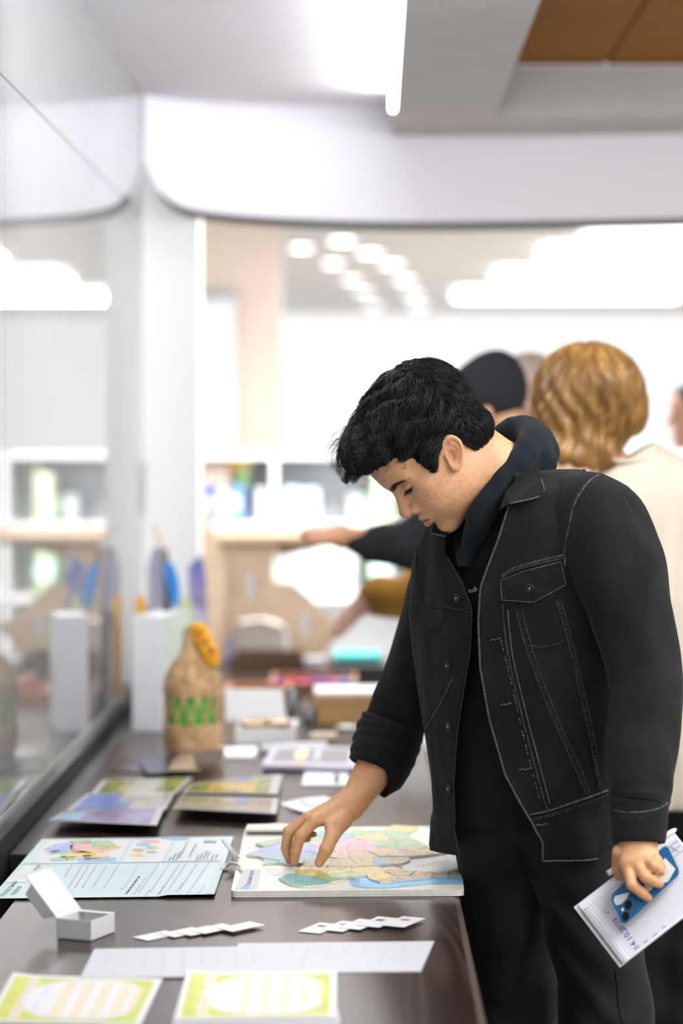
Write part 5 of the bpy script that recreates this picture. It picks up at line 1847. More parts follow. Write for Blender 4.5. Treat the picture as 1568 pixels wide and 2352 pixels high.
bv, bf_ = surfnet(hair_sdf, (-0.14, -0.115, -0.06), (0.135, 0.115, 0.175), 0.0024)
hair_o = fast_mesh('hair', h2w(bv), bf_, M['hair_mass'], man)

# strands laid over it: start anywhere on the mass, run along the flow, tips lift off
def grad(p, e=0.0015):
    g = np.stack([hair_sdf(p + v3(*(e if i == k else 0 for k in range(3)))) - hair_sdf(p - v3(*(e if i == k else 0 for k in range(3)))) for i in range(3)], 1)
    return g / (np.linalg.norm(g, axis=1, keepdims=True) + 1e-9)


def strands(n, seed, steps=11, step=0.0060, lift=0.0, r0=0.00055, pick=None, wave=1.0, drop=0.0):
    rg = np.random.default_rng(seed)
    pool = bv if pick is None else bv[pick(bv)]
    p = pool[rg.integers(0, len(pool), n)].astype(np.float32)
    whorl = v3(-0.088, -0.02, 0.095)
    ph = 9 * np.sin(p[:, 1] * 38 + 2.0 * np.sin(p[:, 0] * 30)) * 0.35 + p[:, 2] * 40 + rg.normal(0, 0.35, n)
    fr_ = rg.uniform(0.75, 0.95, n)
    tr = [p.copy()]
    for s in range(steps):
        g = grad(p)
        d = p - whorl
        d = d / (np.linalg.norm(d, axis=1, keepdims=True) + 1e-6)
        d = d + v3(0.35, 0, -0.15) * (p[:, 0:1] > -0.03) + v3(-0.2, 0, -0.9) * (p[:, 0:1] < -0.06) + v3(0.15, 0, -1.6) * ((p[:, 2:3] < 0.015) & (p[:, 0:1] < -0.012))
        side = np.cross(g, d)
        d = d + side * (wave * 0.75 * np.sin(ph + fr_ * s * 0.9))[:, None]
        d = d - g * np.sum(d * g, 1, keepdims=True)
        d = d / (np.linalg.norm(d, axis=1, keepdims=True) + 1e-6)
        p = p + d * step
        off_ = hair_sdf(p)
        want = 0.0008 + lift * (s / steps) ** 1.6
        p = p - g * (off_ - want)[:, None] * 0.8 + v3(0, 0, -1) * drop * s
        tr.append(p.copy())
    return np.stack(tr, 1)


def strand_mesh(name, tr, r0):
    n, m, _ = tr.shape
    W = h2w(tr.reshape(-1, 3)).reshape(n, m, 3)
    t = np.gradient(W, axis=1)
    t /= np.linalg.norm(t, axis=2, keepdims=True) + 1e-9
    x = np.cross(t, np.array((0.3, 0.5, 0.8)))
    x /= np.linalg.norm(x, axis=2, keepdims=True) + 1e-9
    y = np.cross(t, x)
    prof = np.linspace(1, 0.15, m) ** 0.7
    rr = (r0 * prof)[None, :, None]
    ring = np.stack([W + rr * (math.cos(a) * x + math.sin(a) * y) for a in (0, 2.094, 4.189)], 2)
    V = ring.reshape(-1, 3)
    i = np.arange(n)[:, None, None] * (m * 3) + np.arange(m - 1)[None, :, None] * 3
    k = np.arange(3)[None, None, :]
    a = i + k
    b = i + (k + 1) % 3
    Fq = np.stack((a, b, b + 3, a + 3), -1).reshape(-1, 4)
    return fast_mesh(name, V, Fq, M['hair'], hair_o)


hair_o.location = (0, 0, 0)
s1 = strands(5200, 11, 11, 0.0058, 0.005, wave=0.8)
strand_mesh('hair_strands', s1, 0.00060)
s2 = strands(620, 12, 13, 0.0065, 0.026, pick=lambda v: (v[:, 0] > 0.03) & (v[:, 2] > 0.08), wave=1.5)
strand_mesh('front_wisps', s2, 0.00034)
s3 = strands(700, 13, 7, 0.0042, 0.004, pick=lambda v: (v[:, 2] < 0.004), wave=0.25)
strand_mesh('nape_strands', s3, 0.00045)
# curls that roll over the brow at the very front
rg = np.random.default_rng(21)
mb = MB()
for i in range(60):
    y0 = rg.uniform(-0.035, 0.050)
    c0 = np.array((0.108 + rg.uniform(-0.012, 0.010), y0, 0.112 + rg.uniform(-0.030, 0.016)))
    r = rg.uniform(0.008, 0.021)
    a0 = rg.uniform(1.6, 2.6)
    sp = rg.uniform(2.0, 3.6)
    pts = []
    for k in range(11):
        t = k / 10
        an = a0 - sp * t
        pts.append(h2w(c0 + np.array((r * math.cos(an), rg.uniform(-0.0004, 0.0004) + 0.010 * t * math.sin(i), r * math.sin(an) * 1.1))))
    mb.tube(pts, [0.00042 * (1 - 0.75 * k / 10) for k in range(11)], 3)
for (a, b, c) in (((0.085, 0.030, 0.080), (0.108, 0.030, 0.062), (0.100, 0.034, 0.050)), ((0.086, 0.022, 0.080), (0.112, 0.020, 0.058), (0.098, 0.026, 0.046))):
    mb.tube([h2w(q) for q in smooth_path([a, b, c], 6)], 0.00028, 3)
mb.build('brow_curls', M['hair'], hair_o, True)

# ------------------------------------------------------------------ trunk sections shared by hoodie and jacket
#      z      cx     cy     half width  half depth  tilt (his left side up)
SEC = np.array([
    (1.500, 0.272, 4.390, 0.085, 0.072, 0.16),
    (1.470, 0.278, 4.388, 0.135, 0.092, 0.20),
    (1.430, 0.282, 4.386, 0.188, 0.112, 0.22),
    (1.370, 0.283, 4.388, 0.214, 0.126, 0.22),
    (1.280, 0.284, 4.390, 0.218, 0.136, 0.18),
    (1.180, 0.288, 4.395, 0.208, 0.138, 0.13),
    (1.080, 0.296, 4.405, 0.200, 0.138, 0.10),
    (0.980, 0.306, 4.418, 0.198, 0.138, 0.08),
    (0.900, 0.314, 4.426, 0.200, 0.140, 0.07),
    (0.830, 0.318, 4.430, 0.202, 0.142, 0.06),
    (0.790, 0.318, 4.430, 0.203, 0.142, 0.06)])


def sec(z):
    return [np.interp(z, SEC[::-1, 0], SEC[::-1, k]) for k in range(1, 6)]


def ring_pt(z, phi, grow=0.0, flare=0.0):
    cx, cy, a, b, t = sec(z)
    a, b = a + grow, b + grow + flare * max(0.0, math.cos(phi))
    c, s = math.cos(phi), math.sin(phi)
    e = 2 / 2.35
    xs = a * math.copysign(abs(s) ** e, s)
    xn = b * math.copysign(abs(c) ** e, c)
    p = np.array((cx, cy, z)) + S_ax * xs + N_ax * xn
    p[2] += t * xs
    return p


def fold(p, amp, seed=0.0):
    """slow hanging folds"""
    v = Vector((p[0] * 13 + seed, p[1] * 13, p[2] * 4.0))
    w = Vector((p[0] * 30, p[1] * 30 + seed, p[2] * 11))
    return amp * (noise.noise(v) + 0.45 * noise.noise(w))


# hoodie trunk
zs = np.linspace(1.485, 0.86, 34)
phis = np.linspace(-math.pi, math.pi, 73)[:-1]
R = []
for z in zs:
    row = []
    for f in phis:
        p = ring_pt(z, f, -0.004)
        n_ = S_ax * math.sin(f) + N_ax * math.cos(f)
        row.append(p + n_ * fold(p, 0.006, 5.0))
    R.append(row)
V, Fq = loft(R)
hood_o = fast_mesh('hoodie', V, [f[::-1] for f in Fq], M['hoodie'], man)


# hood: thick rim round the neck falling into a bunched cowl behind
def hp(u, v, Y):
    return tuple(P(u, v, Y))


rim_path = smooth_path([hp(1070, 1290, 4.315), hp(1082, 1245, 4.300), hp(1094, 1210, 4.282), hp(1106, 1180, 4.266), hp(1138, 1138, 4.268), hp(1176, 1086, 4.285), hp(1208, 1036, 4.310), hp(1222, 1000, 4.355), hp(1212, 982, 4.410), hp(1180, 984, 4.46), hp(1148, 1008, 4.50), hp(1120, 1060, 4.50),
                        hp(1088, 1140, 4.47), hp(1066, 1200, 4.42), hp(1062, 1245, 4.36), hp(1066, 1300, 4.30)], 3)
rim_r = np.interp(np.linspace(0, 1, len(rim_path)), [0, 0.12, 0.3, 0.45, 0.55, 0.7, 0.9, 1], [0.010, 0.017, 0.0225, 0.0195, 0.018, 0.020, 0.016, 0.010])


def hood_sdf(p):
    d = None
    for i in range(0, len(rim_path) - 1):
        e = sd_cap(p, rim_path[i], rim_path[i + 1], rim_r[i], rim_r[i + 1])
        d = e if d is None else smin(d, e, 0.012)
    cowl = sd_chain(p, [hp(1170, 1110, 4.30), hp(1228, 1040, 4.37), hp(1234, 1016, 4.42), hp(1200, 1015, 4.49)], [0.020, 0.033, 0.034, 0.032])
    d = smin(d, cowl, 0.012)
    d = smin(d, sd_cap(p, hp(1252, 1044, 4.40), hp(1228, 1050, 4.50), 0.026, 0.024), 0.016)
    d = smin(d, sd_cap(p, hp(1148, 1172, 4.30), hp(1250, 1062, 4.35), 0.016, 0.024), 0.014)
    # hollow for the neck
    nk = sd_chain(p, [tuple(h2w((-0.03, 0, -0.03))), hp(1112, 1072, 4.34), hp(1165, 1130, 4.385)], [0.060, 0.0615, 0.060])
    d = smax(d, -nk, 0.008)
    f = np.sin(p[:, 0] * 120 + p[:, 2] * 90 + np.sin(p[:, 1] * 60) * 1.5) * 0.0007 + np.sin(p[:, 0] * 60 - p[:, 2] * 140) * 0.0005
    return d + f.astype(np.float32)


V, Fq = surfnet(hood_sdf, (0.13, 4.15, 1.33), (0.40, 4.60, 1.62), 0.004)
V = relax(V, Fq, 1, 0.4)
fast_mesh('hood', V, Fq, M['hood'], hood_o)
# ------------------------------------------------------------------ jacket: open shell whose front edges follow the photographed opening
near_e = np.array([(1100, 1186), (1165, 1172), (1240, 1150), (1300, 1128), (1350, 1111), (1430, 1107), (1530, 1111), (1650, 1131), (1780, 1167), (1850, 1203), (1890, 1226), (1935, 1247)])
far_e = np.array([(1100, 1030), (1180, 1030), (1265, 1018), (1340, 1062), (1400, 1084), (1500, 1079), (1600, 1062), (1680, 1050), (1800, 1041), (1900, 1045), (1970, 1058)])


def solve_phi(z, edge, lo, hi):
    fs = np.linspace(lo, hi, 160)
    best = None
    for f in fs:
        q = ring_pt(z, f, 0.014, 0.012)
        u, v = proj(q)
        du = u - np.interp(v, edge[:, 0], edge[:, 1])
        if best is not None and best[1] * du <= 0:
            return (best[0] * abs(du) + f * abs(best[1])) / (abs(du) + abs(best[1]) + 1e-9)
        best = (f, du)
    return (lo + hi) / 2


jz = np.linspace(1.482, 0.812, 64)
cols_n = 96
R = []
for z in jz:
    fn = solve_phi(z, near_e, -0.25, 1.5)
    ff = solve_phi(z, far_e, 0.25, -1.2)
    row = []
    for k in range(cols_n):
        t = k / (cols_n - 1)
        t = t - 0.10 * math.sin(2 * math.pi * t)          # denser near the front
        phi = fn + (2 * math.pi + ff - fn) * t
        p = ring_pt(z, phi, 0.014, 0.012)
        n_ = S_ax * math.sin(phi) + N_ax * math.cos(phi)
        edge = min(1.0, min(t, 1 - t) * 14)
        ff_ = (fold(p, 0.0100, 1.0) + 0.0022 * math.sin(9 * phi + 6 * z)) * edge
        band = 0.003 if z < 0.868 else 0.0                # hem band stands a little proud
        lip = 0.012 * math.exp(-t / 0.012) if z > 0.86 else 0.004 * math.exp(-t / 0.012)
        row.append(p + n_ * (ff_ + band + lip))
    R.append(row)
Rj = np.array(R)
V1, F1 = loft(Rj, close=False)
V1 = np.asarray(V1)
F1 = [f[::-1] for f in F1]


def sleeve(path, radii, nring=54, nseg=40, seed=0.0, amp=0.004, flat=0.92, bunch=()):
    c = smooth_path(path, 12)
    s = np.linspace(0, 1, len(c))
    t = np.linspace(0, 1, nring)
    c = np.stack([np.interp(t, s, c[:, k]) for k in range(3)], 1)
    r = np.interp(t, np.linspace(0, 1, len(radii)), radii)
    tan = np.gradient(c, axis=0)
    tan /= np.linalg.norm(tan, axis=1, keepdims=True)
    x = np.cross(tan, np.array((0, 1.0, 0)))
    x /= np.linalg.norm(x, axis=1, keepdims=True)
    y = np.cross(tan, x)
    rings = []
    for i in range(nring):
        row = []
        for k in range(nseg):
            a = 2 * math.pi * k / nseg
            d = math.cos(a) * x[i] + math.sin(a) * y[i] * flat
            p = c[i] + d * r[i]
            w = fold(p, amp, seed)
            for (tc_, wd, am, kk) in bunch:               # creases gathered round a spot
                w += am * math.exp(-((t[i] - tc_) / wd) ** 2) * math.sin(kk * t[i] * 6.28 + 2.6 * math.sin(a + 0.6) + seed) * (0.4 + 0.6 * math.sin(a * 0.5 + seed) ** 2)
            row.append(p + d * w)
        rings.append(row)
    return np.array(rings)


ls = sleeve([P(1318, 1172, 4.27), P(1362, 1186, 4.225), P(1402, 1250, 4.195), P(1428, 1330, 4.18), P(1452, 1430, 4.165), P(1474, 1540, 4.15), P(1480, 1640, 4.125), P(1476, 1740, 4.09), P(1471, 1815, 4.065), P(1469, 1850, 4.055)],
            [0.066, 0.074, 0.0765, 0.0760, 0.071, 0.0635, 0.0595, 0.0560, 0.0510, 0.0465], 64, 44, 3.0, 0.0105, 0.95, ((0.60, 0.08, 0.0016, 7.3), (0.92, 0.05, 0.0018, 11)))
rs = sleeve([P(1070, 1262, 4.50), P(1038, 1300, 4.545), P(1016, 1370, 4.575), P(996, 1440, 4.595), P(966, 1530, 4.615), P(930, 1610, 4.620), P(908, 1655, 4.622), P(893, 1690, 4.615)],
            [0.060, 0.068, 0.0685, 0.0665, 0.063, 0.0585, 0.0545, 0.052], 54, 40, 8.0, 0.0085, 0.95, ((0.72, 0.10, 0.0020, 7), (0.93, 0.05, 0.0025, 11)))
V2, F2 = loft(ls)
V3, F3 = loft(rs)
parts_v = [V1, V2, V3]
parts_f = [np.array(F1), np.array([f[::-1] for f in F2]), np.array([f[::-1] for f in F3])]


def cuff_roll(path, radii, th, n=5):
    return sleeve(path, radii, 20, 40, 2.0, 0.0025)


# left cuff: straight band with a rim; right sleeve: thick turned-up roll
lc = sleeve([P(1469, 1840, 4.057), P(1468, 1880, 4.050), P(1467, 1922, 4.043), P(1467, 1934, 4.041)], [0.0475, 0.0465, 0.0440, 0.0425], 14, 40, 1.0, 0.0012)
lci = lc[::-1].copy()
cc = lc.mean(1, keepdims=True)[::-1]
lci = cc + (lci - cc) * 0.93
V4, F4 = loft(np.concatenate((lc, lci[:6])))
parts_v.append(V4)
parts_f.append(np.array([f[::-1] for f in F4]))
rc = sleeve([P(908, 1648, 4.622), P(904, 1662, 4.622), P(892, 1694, 4.618), P(878, 1735, 4.606), P(868, 1764, 4.600), P(866, 1768, 4.599)], [0.0530, 0.0605, 0.0635, 0.0625, 0.0575, 0.0510], 30, 44, 6.0, 0.0036, 1.0, ((0.45, 0.3, 0.0022, 7),))
rci = rc[::-1].copy()
cc = rc.mean(1, keepdims=True)[::-1]
rci = cc + (rci - cc) * 0.86
V5, F5 = loft(np.concatenate((rc, rci[:12])))
parts_v.append(V5)
parts_f.append(np.array([f[::-1] for f in F5]))
o_ = np.cumsum([0] + [len(v) for v in parts_v])
JV = np.vstack(parts_v)
JF = np.vstack([f + o_[i] for i, f in enumerate(parts_f)])
jacket = fast_mesh('jacket', JV, JF, M['denim'], man)
sol = jacket.modifiers.new('thickness', 'SOLIDIFY')
sol.thickness = 0.0022
sol.offset = -1
bvh = BVHTree.FromPolygons([tuple(v) for v in JV], [tuple(f) for f in JF])


def on_jacket(u, v, lift=0.0015, tree=None):
    """where the line of sight through (u, v) meets the cloth"""
    d = Vector(P(u, v, 1.0) - np.array((0, 0, CZ))).normalized()
    hit, nrm_, _, _ = (tree or bvh).ray_cast(Vector((0, 0, CZ)), d)
    if hit is None:
        return None
    if nrm_.dot(d) > 0:
        nrm_ = -nrm_
    return np.array(hit + nrm_ * lift), np.array(nrm_)


def stitched(name, px, r=0.0016, m='denim_seam', n=6, lift=0.0010, tree=None, maxjump=0.06, parent=None):
    """a seam lying on the cloth along pixel points"""
    pts = []
    for u, v in smooth_path(px, n):
        h_ = on_jacket(u, v, lift, tree)
        if h_ is not None:
            pts.append(h_[0])
    if len(pts) < 3:
        return None
    keep = [pts[0]]
    for p in pts[1:]:
        if np.linalg.norm(p - keep[-1]) < maxjump:
            keep.append(p)
    rr = [r * (0.75 + 0.5 * random.random()) for _ in keep]
    return MB().tube(keep, rr, 6).build(name, M[m], parent or jacket, True)


def stitches(px, gap=4.5, dash=2.6, r=0.0010, off=(0, 0)):
    """row of short worn stitches beside a seam"""
    c = smooth_path(px, 10) + np.array(off)
    L = np.concatenate(([0], np.cumsum(np.linalg.norm(np.diff(c, axis=0), axis=1))))
    mb_ = MB()
    t = 0.0
    while t < L[-1] - dash:
        a = [np.interp(t, L, c[:, k]) for k in (0, 1)]
        b = [np.interp(t + dash, L, c[:, k]) for k in (0, 1)]
        ra, rb = on_jacket(*a, 0.0010), on_jacket(*b, 0.0010)
        if ra and rb and np.linalg.norm(ra[0] - rb[0]) < 0.02 and random.random() < 0.8:
            mb_.tube([ra[0], rb[0]], r * random.uniform(0.7, 1.4), 5)
        t += gap * random.uniform(0.85, 1.2)
    if mb_.v:
        o = mb_.build('stitching', M['denim_edge'], jacket, True)
        o['kind'] = 'stuff'


# edges and seams of the near front
edge_in = lambda k: [tuple(proj(Rj[i, k])) for i in range(2, len(jz))]
MB().tube([q for q in Rj[6:, 0]], 0.0020, 6).build('front_edge', M['denim_edge'], jacket, True)
MB().tube([q for q in Rj[12:, -1]], 0.0014, 6).build('front_edge', M['denim_seam'], jacket, True)
MB().tube([q for q in Rj[-1, :58]], 0.0019, 6).build('hem_edge', M['denim_edge'], jacket, True)
stitched('placket_seam', [(1155, 1385), (1158, 1440), (1168, 1510), (1185, 1590), (1205, 1670), (1228, 1760), (1250, 1840), (1258, 1862)], 0.0022)
stitched('placket_seam', [(1166, 1400), (1176, 1500), (1196, 1590), (1216, 1670), (1240, 1760), (1262, 1845)], 0.0014, 'denim_edge')
stitched('waistband_seam', [(1216, 1872), (1260, 1862), (1310, 1845), (1360, 1828), (1402, 1812)], 0.0020, 'denim_edge')
stitched('waistband_seam', [(1222, 1882), (1262, 1871), (1312, 1854), (1362, 1837), (1402, 1822)], 0.0014)
for px in ([(1186, 1402), (1200, 1460), (1222, 1530), (1252, 1610), (1290, 1700), (1318, 1760), (1346, 1826)], [(1198, 1400), (1212, 1455), (1234, 1530), (1264, 1610), (1302, 1700), (1330, 1760), (1354, 1822)],
           [(1276, 1378), (1292, 1430), (1308, 1490), (1326, 1570), (1346, 1660), (1362, 1740), (1374, 1812)], [(1286, 1378), (1303, 1430), (1318, 1490), (1336, 1570), (1356, 1660), (1372, 1740)]):
    stitched('panel_seam', px, 0.0017)
stitched('pocket_stitch', [(1205, 1478), (1240, 1486), (1275, 1480), (1296, 1470)], 0.0012)
stitched('yoke_seam', [(1150, 1330), (1180, 1312), (1220, 1300), (1260, 1290), (1296, 1282)], 0.0022)
stitched('yoke_seam', [(1152, 1322), (1182, 1304), (1222, 1292), (1262, 1282), (1298, 1274)], 0.0014, 'denim_edge')
stitched('shoulder_seam', [(1250, 1046), (1285, 1052), (1320, 1068), (1348, 1086), (1364, 1098)], 0.0020, 'denim_edge')
stitched('armhole_seam', [(1374, 1092), (1352, 1108), (1330, 1136), (1316, 1170), (1308, 1210), (1300, 1250), (1296, 1300)], 0.0020, 'denim_edge', maxjump=0.09)
stitched('armhole_seam', [(1366, 1106), (1344, 1122), (1324, 1150), (1312, 1180)], 0.0014, maxjump=0.09)
stitched('sleeve_seam', [(1378, 1092), (1420, 1130), (1452, 1180)], 0.0014, 'denim_seam', maxjump=0.09)
stitched('cuff_seam', [(1412, 1862), (1440, 1866), (1480, 1864), (1512, 1856), (1538, 1840)], 0.0018, 'denim_edge')
stitched('cuff_seam', [(1412, 1872), (1440, 1877), (1480, 1875), (1512, 1866), (1534, 1852)], 0.0014)
for px, off in (([(1186, 1402), (1200, 1460), (1222, 1530), (1252, 1610), (1290, 1700), (1318, 1760), (1346, 1826)], (6, 0)), ([(1276, 1378), (1292, 1430), (1308, 1490), (1326, 1570), (1346, 1660), (1362, 1740), (1374, 1812)], (5, 0)),
                ([(1150, 1330), (1180, 1312), (1220, 1300), (1260, 1290), (1296, 1282)], (0, -4)), ([(1216, 1872), (1260, 1862), (1310, 1845), (1360, 1828), (1402, 1812)], (0, 14)), ([(1412, 1862), (1440, 1866), (1480, 1864), (1512, 1856), (1538, 1840)], (0, 16)),
                ([(1374, 1092), (1352, 1108), (1330, 1136), (1316, 1170), (1308, 1210), (1300, 1250)], (-8, 4)), ([(1250, 1046), (1285, 1052), (1320, 1068), (1348, 1086)], (0, 8))):
    stitches(px, off=off)
stitches([(1150, 1470), (1168, 1540), (1190, 1640), (1214, 1740), (1240, 1840)], 9, 7, 0.0016)
# far front: edge, placket and flap
stitched('yoke_seam', [(1018, 1392), (1040, 1398), (1062, 1402), (1080, 1408)], 0.0012)
stitched('placket_seam', [(1026, 1260), (1022, 1320), (1024, 1390), (1028, 1480), (1030, 1580), (1030, 1680)], 0.0011)
stitched('pocket_flap_edge', [(968, 1395), (970, 1425), (985, 1440), (1003, 1452), (1022, 1418)], 0.0012)
stitched('sleeve_seam', [(1040, 1556), (1020, 1600), (995, 1645), (966, 1690)], 0.0013, 'denim_edge')
stitched('armhole_seam', [(962, 1236), (956, 1290), (962, 1350), (975, 1400)], 0.0012)


def patch(name, px, h=0.0028, m='denim', parent=None, tree=None, edge=True):
    """cloth piece lying on the jacket: outline in pixels, subdivided, with thickness"""
    loop = []
    for i in range(len(px)):
        a, b = np.array(px[i], float), np.array(px[(i + 1) % len(px)], float)
        for k in range(5):
            loop.append(a + (b - a) * k / 5)
    lo_p, hi_p = [], []
    for q in loop:
        r_ = on_jacket(q[0], q[1], 0.0006, tree)
        if r_ is None:
            return None
        lo_p.append(r_[0] - r_[1] * 0.002)
        hi_p.append(r_[0] + r_[1] * h)
    c0 = on_jacket(*np.mean(loop, 0), 0.0006, tree)
    cen = c0[0] + c0[1] * (h + 0.001)
    n = len(loop)
    mid = [(p + cen) / 2 + c0[1] * 0.0008 for p in hi_p]
    mb_ = MB()
    mb_.add(hi_p + mid + [cen], [(i, (i + 1) % n, n + (i + 1) % n, n + i) for i in range(n)] + [(n + i, n + (i + 1) % n, 2 * n) for i in range(n)])
    mb_.add(lo_p + hi_p, [(i, (i + 1) % n, n + (i + 1) % n, n + i) for i in range(n)])
    o = mb_.build(name, M[m], parent or jacket, True)
    if edge:
        MB().tube(hi_p + [hi_p[0]], 0.0012, 5).build('worn_edge', M['denim_edge'], parent or jacket, True)
    return o


patch('pocket_flap', [(1151, 1334), (1200, 1314), (1288, 1290), (1298, 1342), (1226, 1383), (1154, 1378)])
patch('pocket_flap', [(970, 1398), (1018, 1402), (1022, 1420), (1004, 1450), (974, 1432)], 0.002, edge=False)


def button(u, v, r=0.0085):
    h_ = on_jacket(u, v, 0.0008)
    if h_ is None:
        return
    n_ = h_[1]
    rot = Vector((0, 0, 1)).rotation_difference(Vector(n_)).to_matrix().to_4x4()
    Mx = Matrix.Translation(Vector(h_[0] + n_ * 0.002)) @ rot
    for nm, prof_, mm in (('button', [(r, 0), (r * 1.02, 0.0016), (r * 0.85, 0.0030), (r * 0.72, 0.0024), (r * 0.35, 0.0022)], 'button'), ('button_stud', [(r * 0.34, 0.0018), (r * 0.30, 0.0040), (r * 0.1, 0.0046)], 'steel')):
        b_o = MB().lathe(prof_, (0, 0, 0), 18)
        b_o.v = [tuple(Mx @ Vector(q)) for q in b_o.v]
        b_o.build(nm, M[mm], jacket, True)


for u, v in ((1219, 1351), (1052, 1374), (1031, 1529), (1033, 1668), (1034, 1812)):
    button(u, v)
for u, v, du in ((1138, 1470, 12), (1162, 1619, 12), (1206, 1768, 14), (1243, 1896, 14), (1003, 1432, 5)):
    stitched('buttonhole', [(u - du, v + 2), (u - du / 2, v - 1.5), (u, v), (u + du / 2, v - 3), (u + du, v - 4)], 0.0014, 'denim_edge', 3)

# collar wings: folded flaps standing off the shoulders
def collar(name, px, Ys, th=0.004):
    pts = [P(u, v, y) for (u, v), y in zip(px, Ys)]
    mb_ = MB().prism(pts, (0.0006, th, 0))
    o = mb_.build(name, M['denim'], jacket)
    MB().tube(smooth_path(pts[1:4], 5), 0.0017, 6).build('collar_edge', M['denim_edge'], jacket, True)
    return o


collar('collar', [(1236, 1062), (1243, 1100), (1244, 1137), (1170, 1157), (1146, 1172), (1160, 1130), (1200, 1085)], [4.255, 4.225, 4.205, 4.195, 4.205, 4.225, 4.245])
collar('collar', [(1006, 1192), (992, 1214), (990, 1224), (1022, 1232), (1036, 1216), (1040, 1190)], [4.36, 4.335, 4.33, 4.315, 4.31, 4.33])
stitched('front_edge', [(1015, 1262), (1022, 1250), (1034, 1232)], 0.0012)

# lettering on the chest of the hoodie
hb = BVHTree.FromObject(hood_o, bpy.context.evaluated_depsgraph_get())
hh_ = on_jacket(1094, 1357, 0.0012, hb)
mb = MB()
r_ = [on_jacket(u, v, 0.0015, hb) for u, v in ((1080, 1363), (1104, 1354))]
if all(r_):
    ex_ = (r_[1][0] - r_[0][0])
    ex_ = ex_ / np.linalg.norm(ex_)
    nn = r_[0][1]
    ey_ = np.cross(nn, ex_)
    put_text(mb, 'hub', r_[0][0] - ex_ * 0.002, ex_ * 0.0135, ey_ * 0.0135)
    mb.build('chest_lettering', M['card'], hood_o)

# ------------------------------------------------------------------ trousers and shoes
kn_r, an_r = P(1180, 2330, 4.45), np.array((0.255, 4.47, 0.10))
kn_l, an_l = P(1392, 2330, 4.26), np.array((0.425, 4.32, 0.10))
hj_r, hj_l = np.array((0.262, 4.455, 0.86)), np.array((0.385, 4.345, 0.88))


def legs(p):
    d = sd_ell(p @ np.stack((S_ax, N_ax, (0, 0, 1)), 1).astype(np.float32), tuple(np.array((S_ax @ hip_c, N_ax @ hip_c, 0.905))), (0.185, 0.130, 0.15))
    r_ = sd_chain(p, [tuple(hj_r), tuple(kn_r), tuple(an_r)], [0.098, 0.081, 0.060])
    l_ = sd_chain(p, [tuple(hj_l), tuple(kn_l), tuple(an_l)], [0.098, 0.081, 0.060])
    d = smin(d, np.minimum(r_, l_), 0.05)
    w = np.sin(p[:, 2] * 55 + 9 * p[:, 0] + 3 * np.sin(p[:, 0] * 30 + p[:, 2] * 12)) * 0.0030 + np.sin(p[:, 2] * 24 - 40 * p[:, 0]) * 0.0035
    d = d + w.astype(np.float32)
    return np.maximum(d, (0.055 - p[:, 2]))


V, Fq = surfnet(legs, (0.08, 4.05, 0.03), (0.62, 4.72, 1.05), 0.007)
V = relax(V, Fq, 2, 0.5)
tr_o = fast_mesh('trousers', V, Fq, M['trouser'], man)
tb_ = BVHTree.FromPolygons([tuple(v) for v in V], [tuple(f) for f in Fq])
stitched('side_seam', [(1412, 2225), (1418, 2270), (1420, 2310), (1428, 2350)], 0.0014, 'trouser', tree=tb_, parent=tr_o)
for an_ in (an_r, an_l):
    f2 = N_ax

    def shoe(p, a=an_, f2=f2):
        t_ = a + f2 * 0.16
        d = sd_chain(p, [(a[0] - f2[0] * 0.03, a[1] - f2[1] * 0.03, 0.045), (t_[0], t_[1], 0.036)], [0.044, 0.036])
        d = smin(d, sd_cap(p, tuple(a), (a[0], a[1], 0.04), 0.040, 0.045), 0.03)
        return np.maximum(np.maximum(d, 0.002 - p[:, 2]), p[:, 2] - 0.11)
    ctr = an_ + f2 * 0.07
    V, Fq = surfnet(shoe, (ctr[0] - 0.2, ctr[1] - 0.2, -0.02), (ctr[0] + 0.2, ctr[1] + 0.2, 0.13), 0.008)
    fast_mesh('shoe', V, Fq, M['shoe'], man)

# ================================================================== NOTEBOOK, TELEPHONE, PEN IN THE LEFT HAND
nb = empty('notebook', P(1480, 2060, 4.06))
tag(nb, 'open spiral notebook of squared paper held at the hip', 'notebook')
A_, B_, C_ = P(1317, 2080, 4.040), P(1423, 2219, 3.985), P(1545, 1905, 4.085)
ea, eb = B_ - A_, C_ - A_                    # along the spiral, along the page
nn = np.cross(ea, eb)
nn /= np.linalg.norm(nn)
if nn[1] > 0:
    nn = -nn                                  # towards the camera
M['page'] = mat('squared_page', (0.78, 0.78, 0.84), 0.5)
MB().obox(A_ - nn * 0.010, ea, eb, nn * 0.0016).build('back_cover', M['card'], nb)
MB().obox(A_ + ea * 0.02 + eb * 0.035 - nn * 0.0082, ea * 0.97, eb * 0.96, nn * 0.006).build('page_block', M['page'], nb)
MB().obox(A_ + ea * 0.10 + eb * 0.055 - nn * 0.002, ea * 0.90, eb * 0.93, nn * 0.0012).build('page', M['page'], nb)


def pg(s, t, up=0.0):
    return A_ + ea * s + eb * t + nn * (-0.0004 + up)


mb = MB()
for k in range(34):
    s_ = 0.12 + k * 0.0255
    q = [pg(s_, 0.13, 0.0), pg(s_ + 0.0022, 0.13, 0.0), pg(s_ + 0.0022, 0.985, 0.0), pg(s_, 0.985, 0.0)]
    mb.add(q, [(0, 1, 2, 3)])
for k in range(46):
    t_ = 0.13 + k * 0.0186
    q = [pg(0.11, t_, 0.0), pg(0.11, t_ + 0.0016, 0.0), pg(0.985, t_ + 0.0016, 0.0), pg(0.985, t_, 0.0)]
    mb.add(q, [(0, 1, 2, 3)])
mb.build('ruling', mat('grey_ruling', (0.30, 0.30, 0.38), 0.6), nb)
mb = MB()
rg = np.random.default_rng(4)


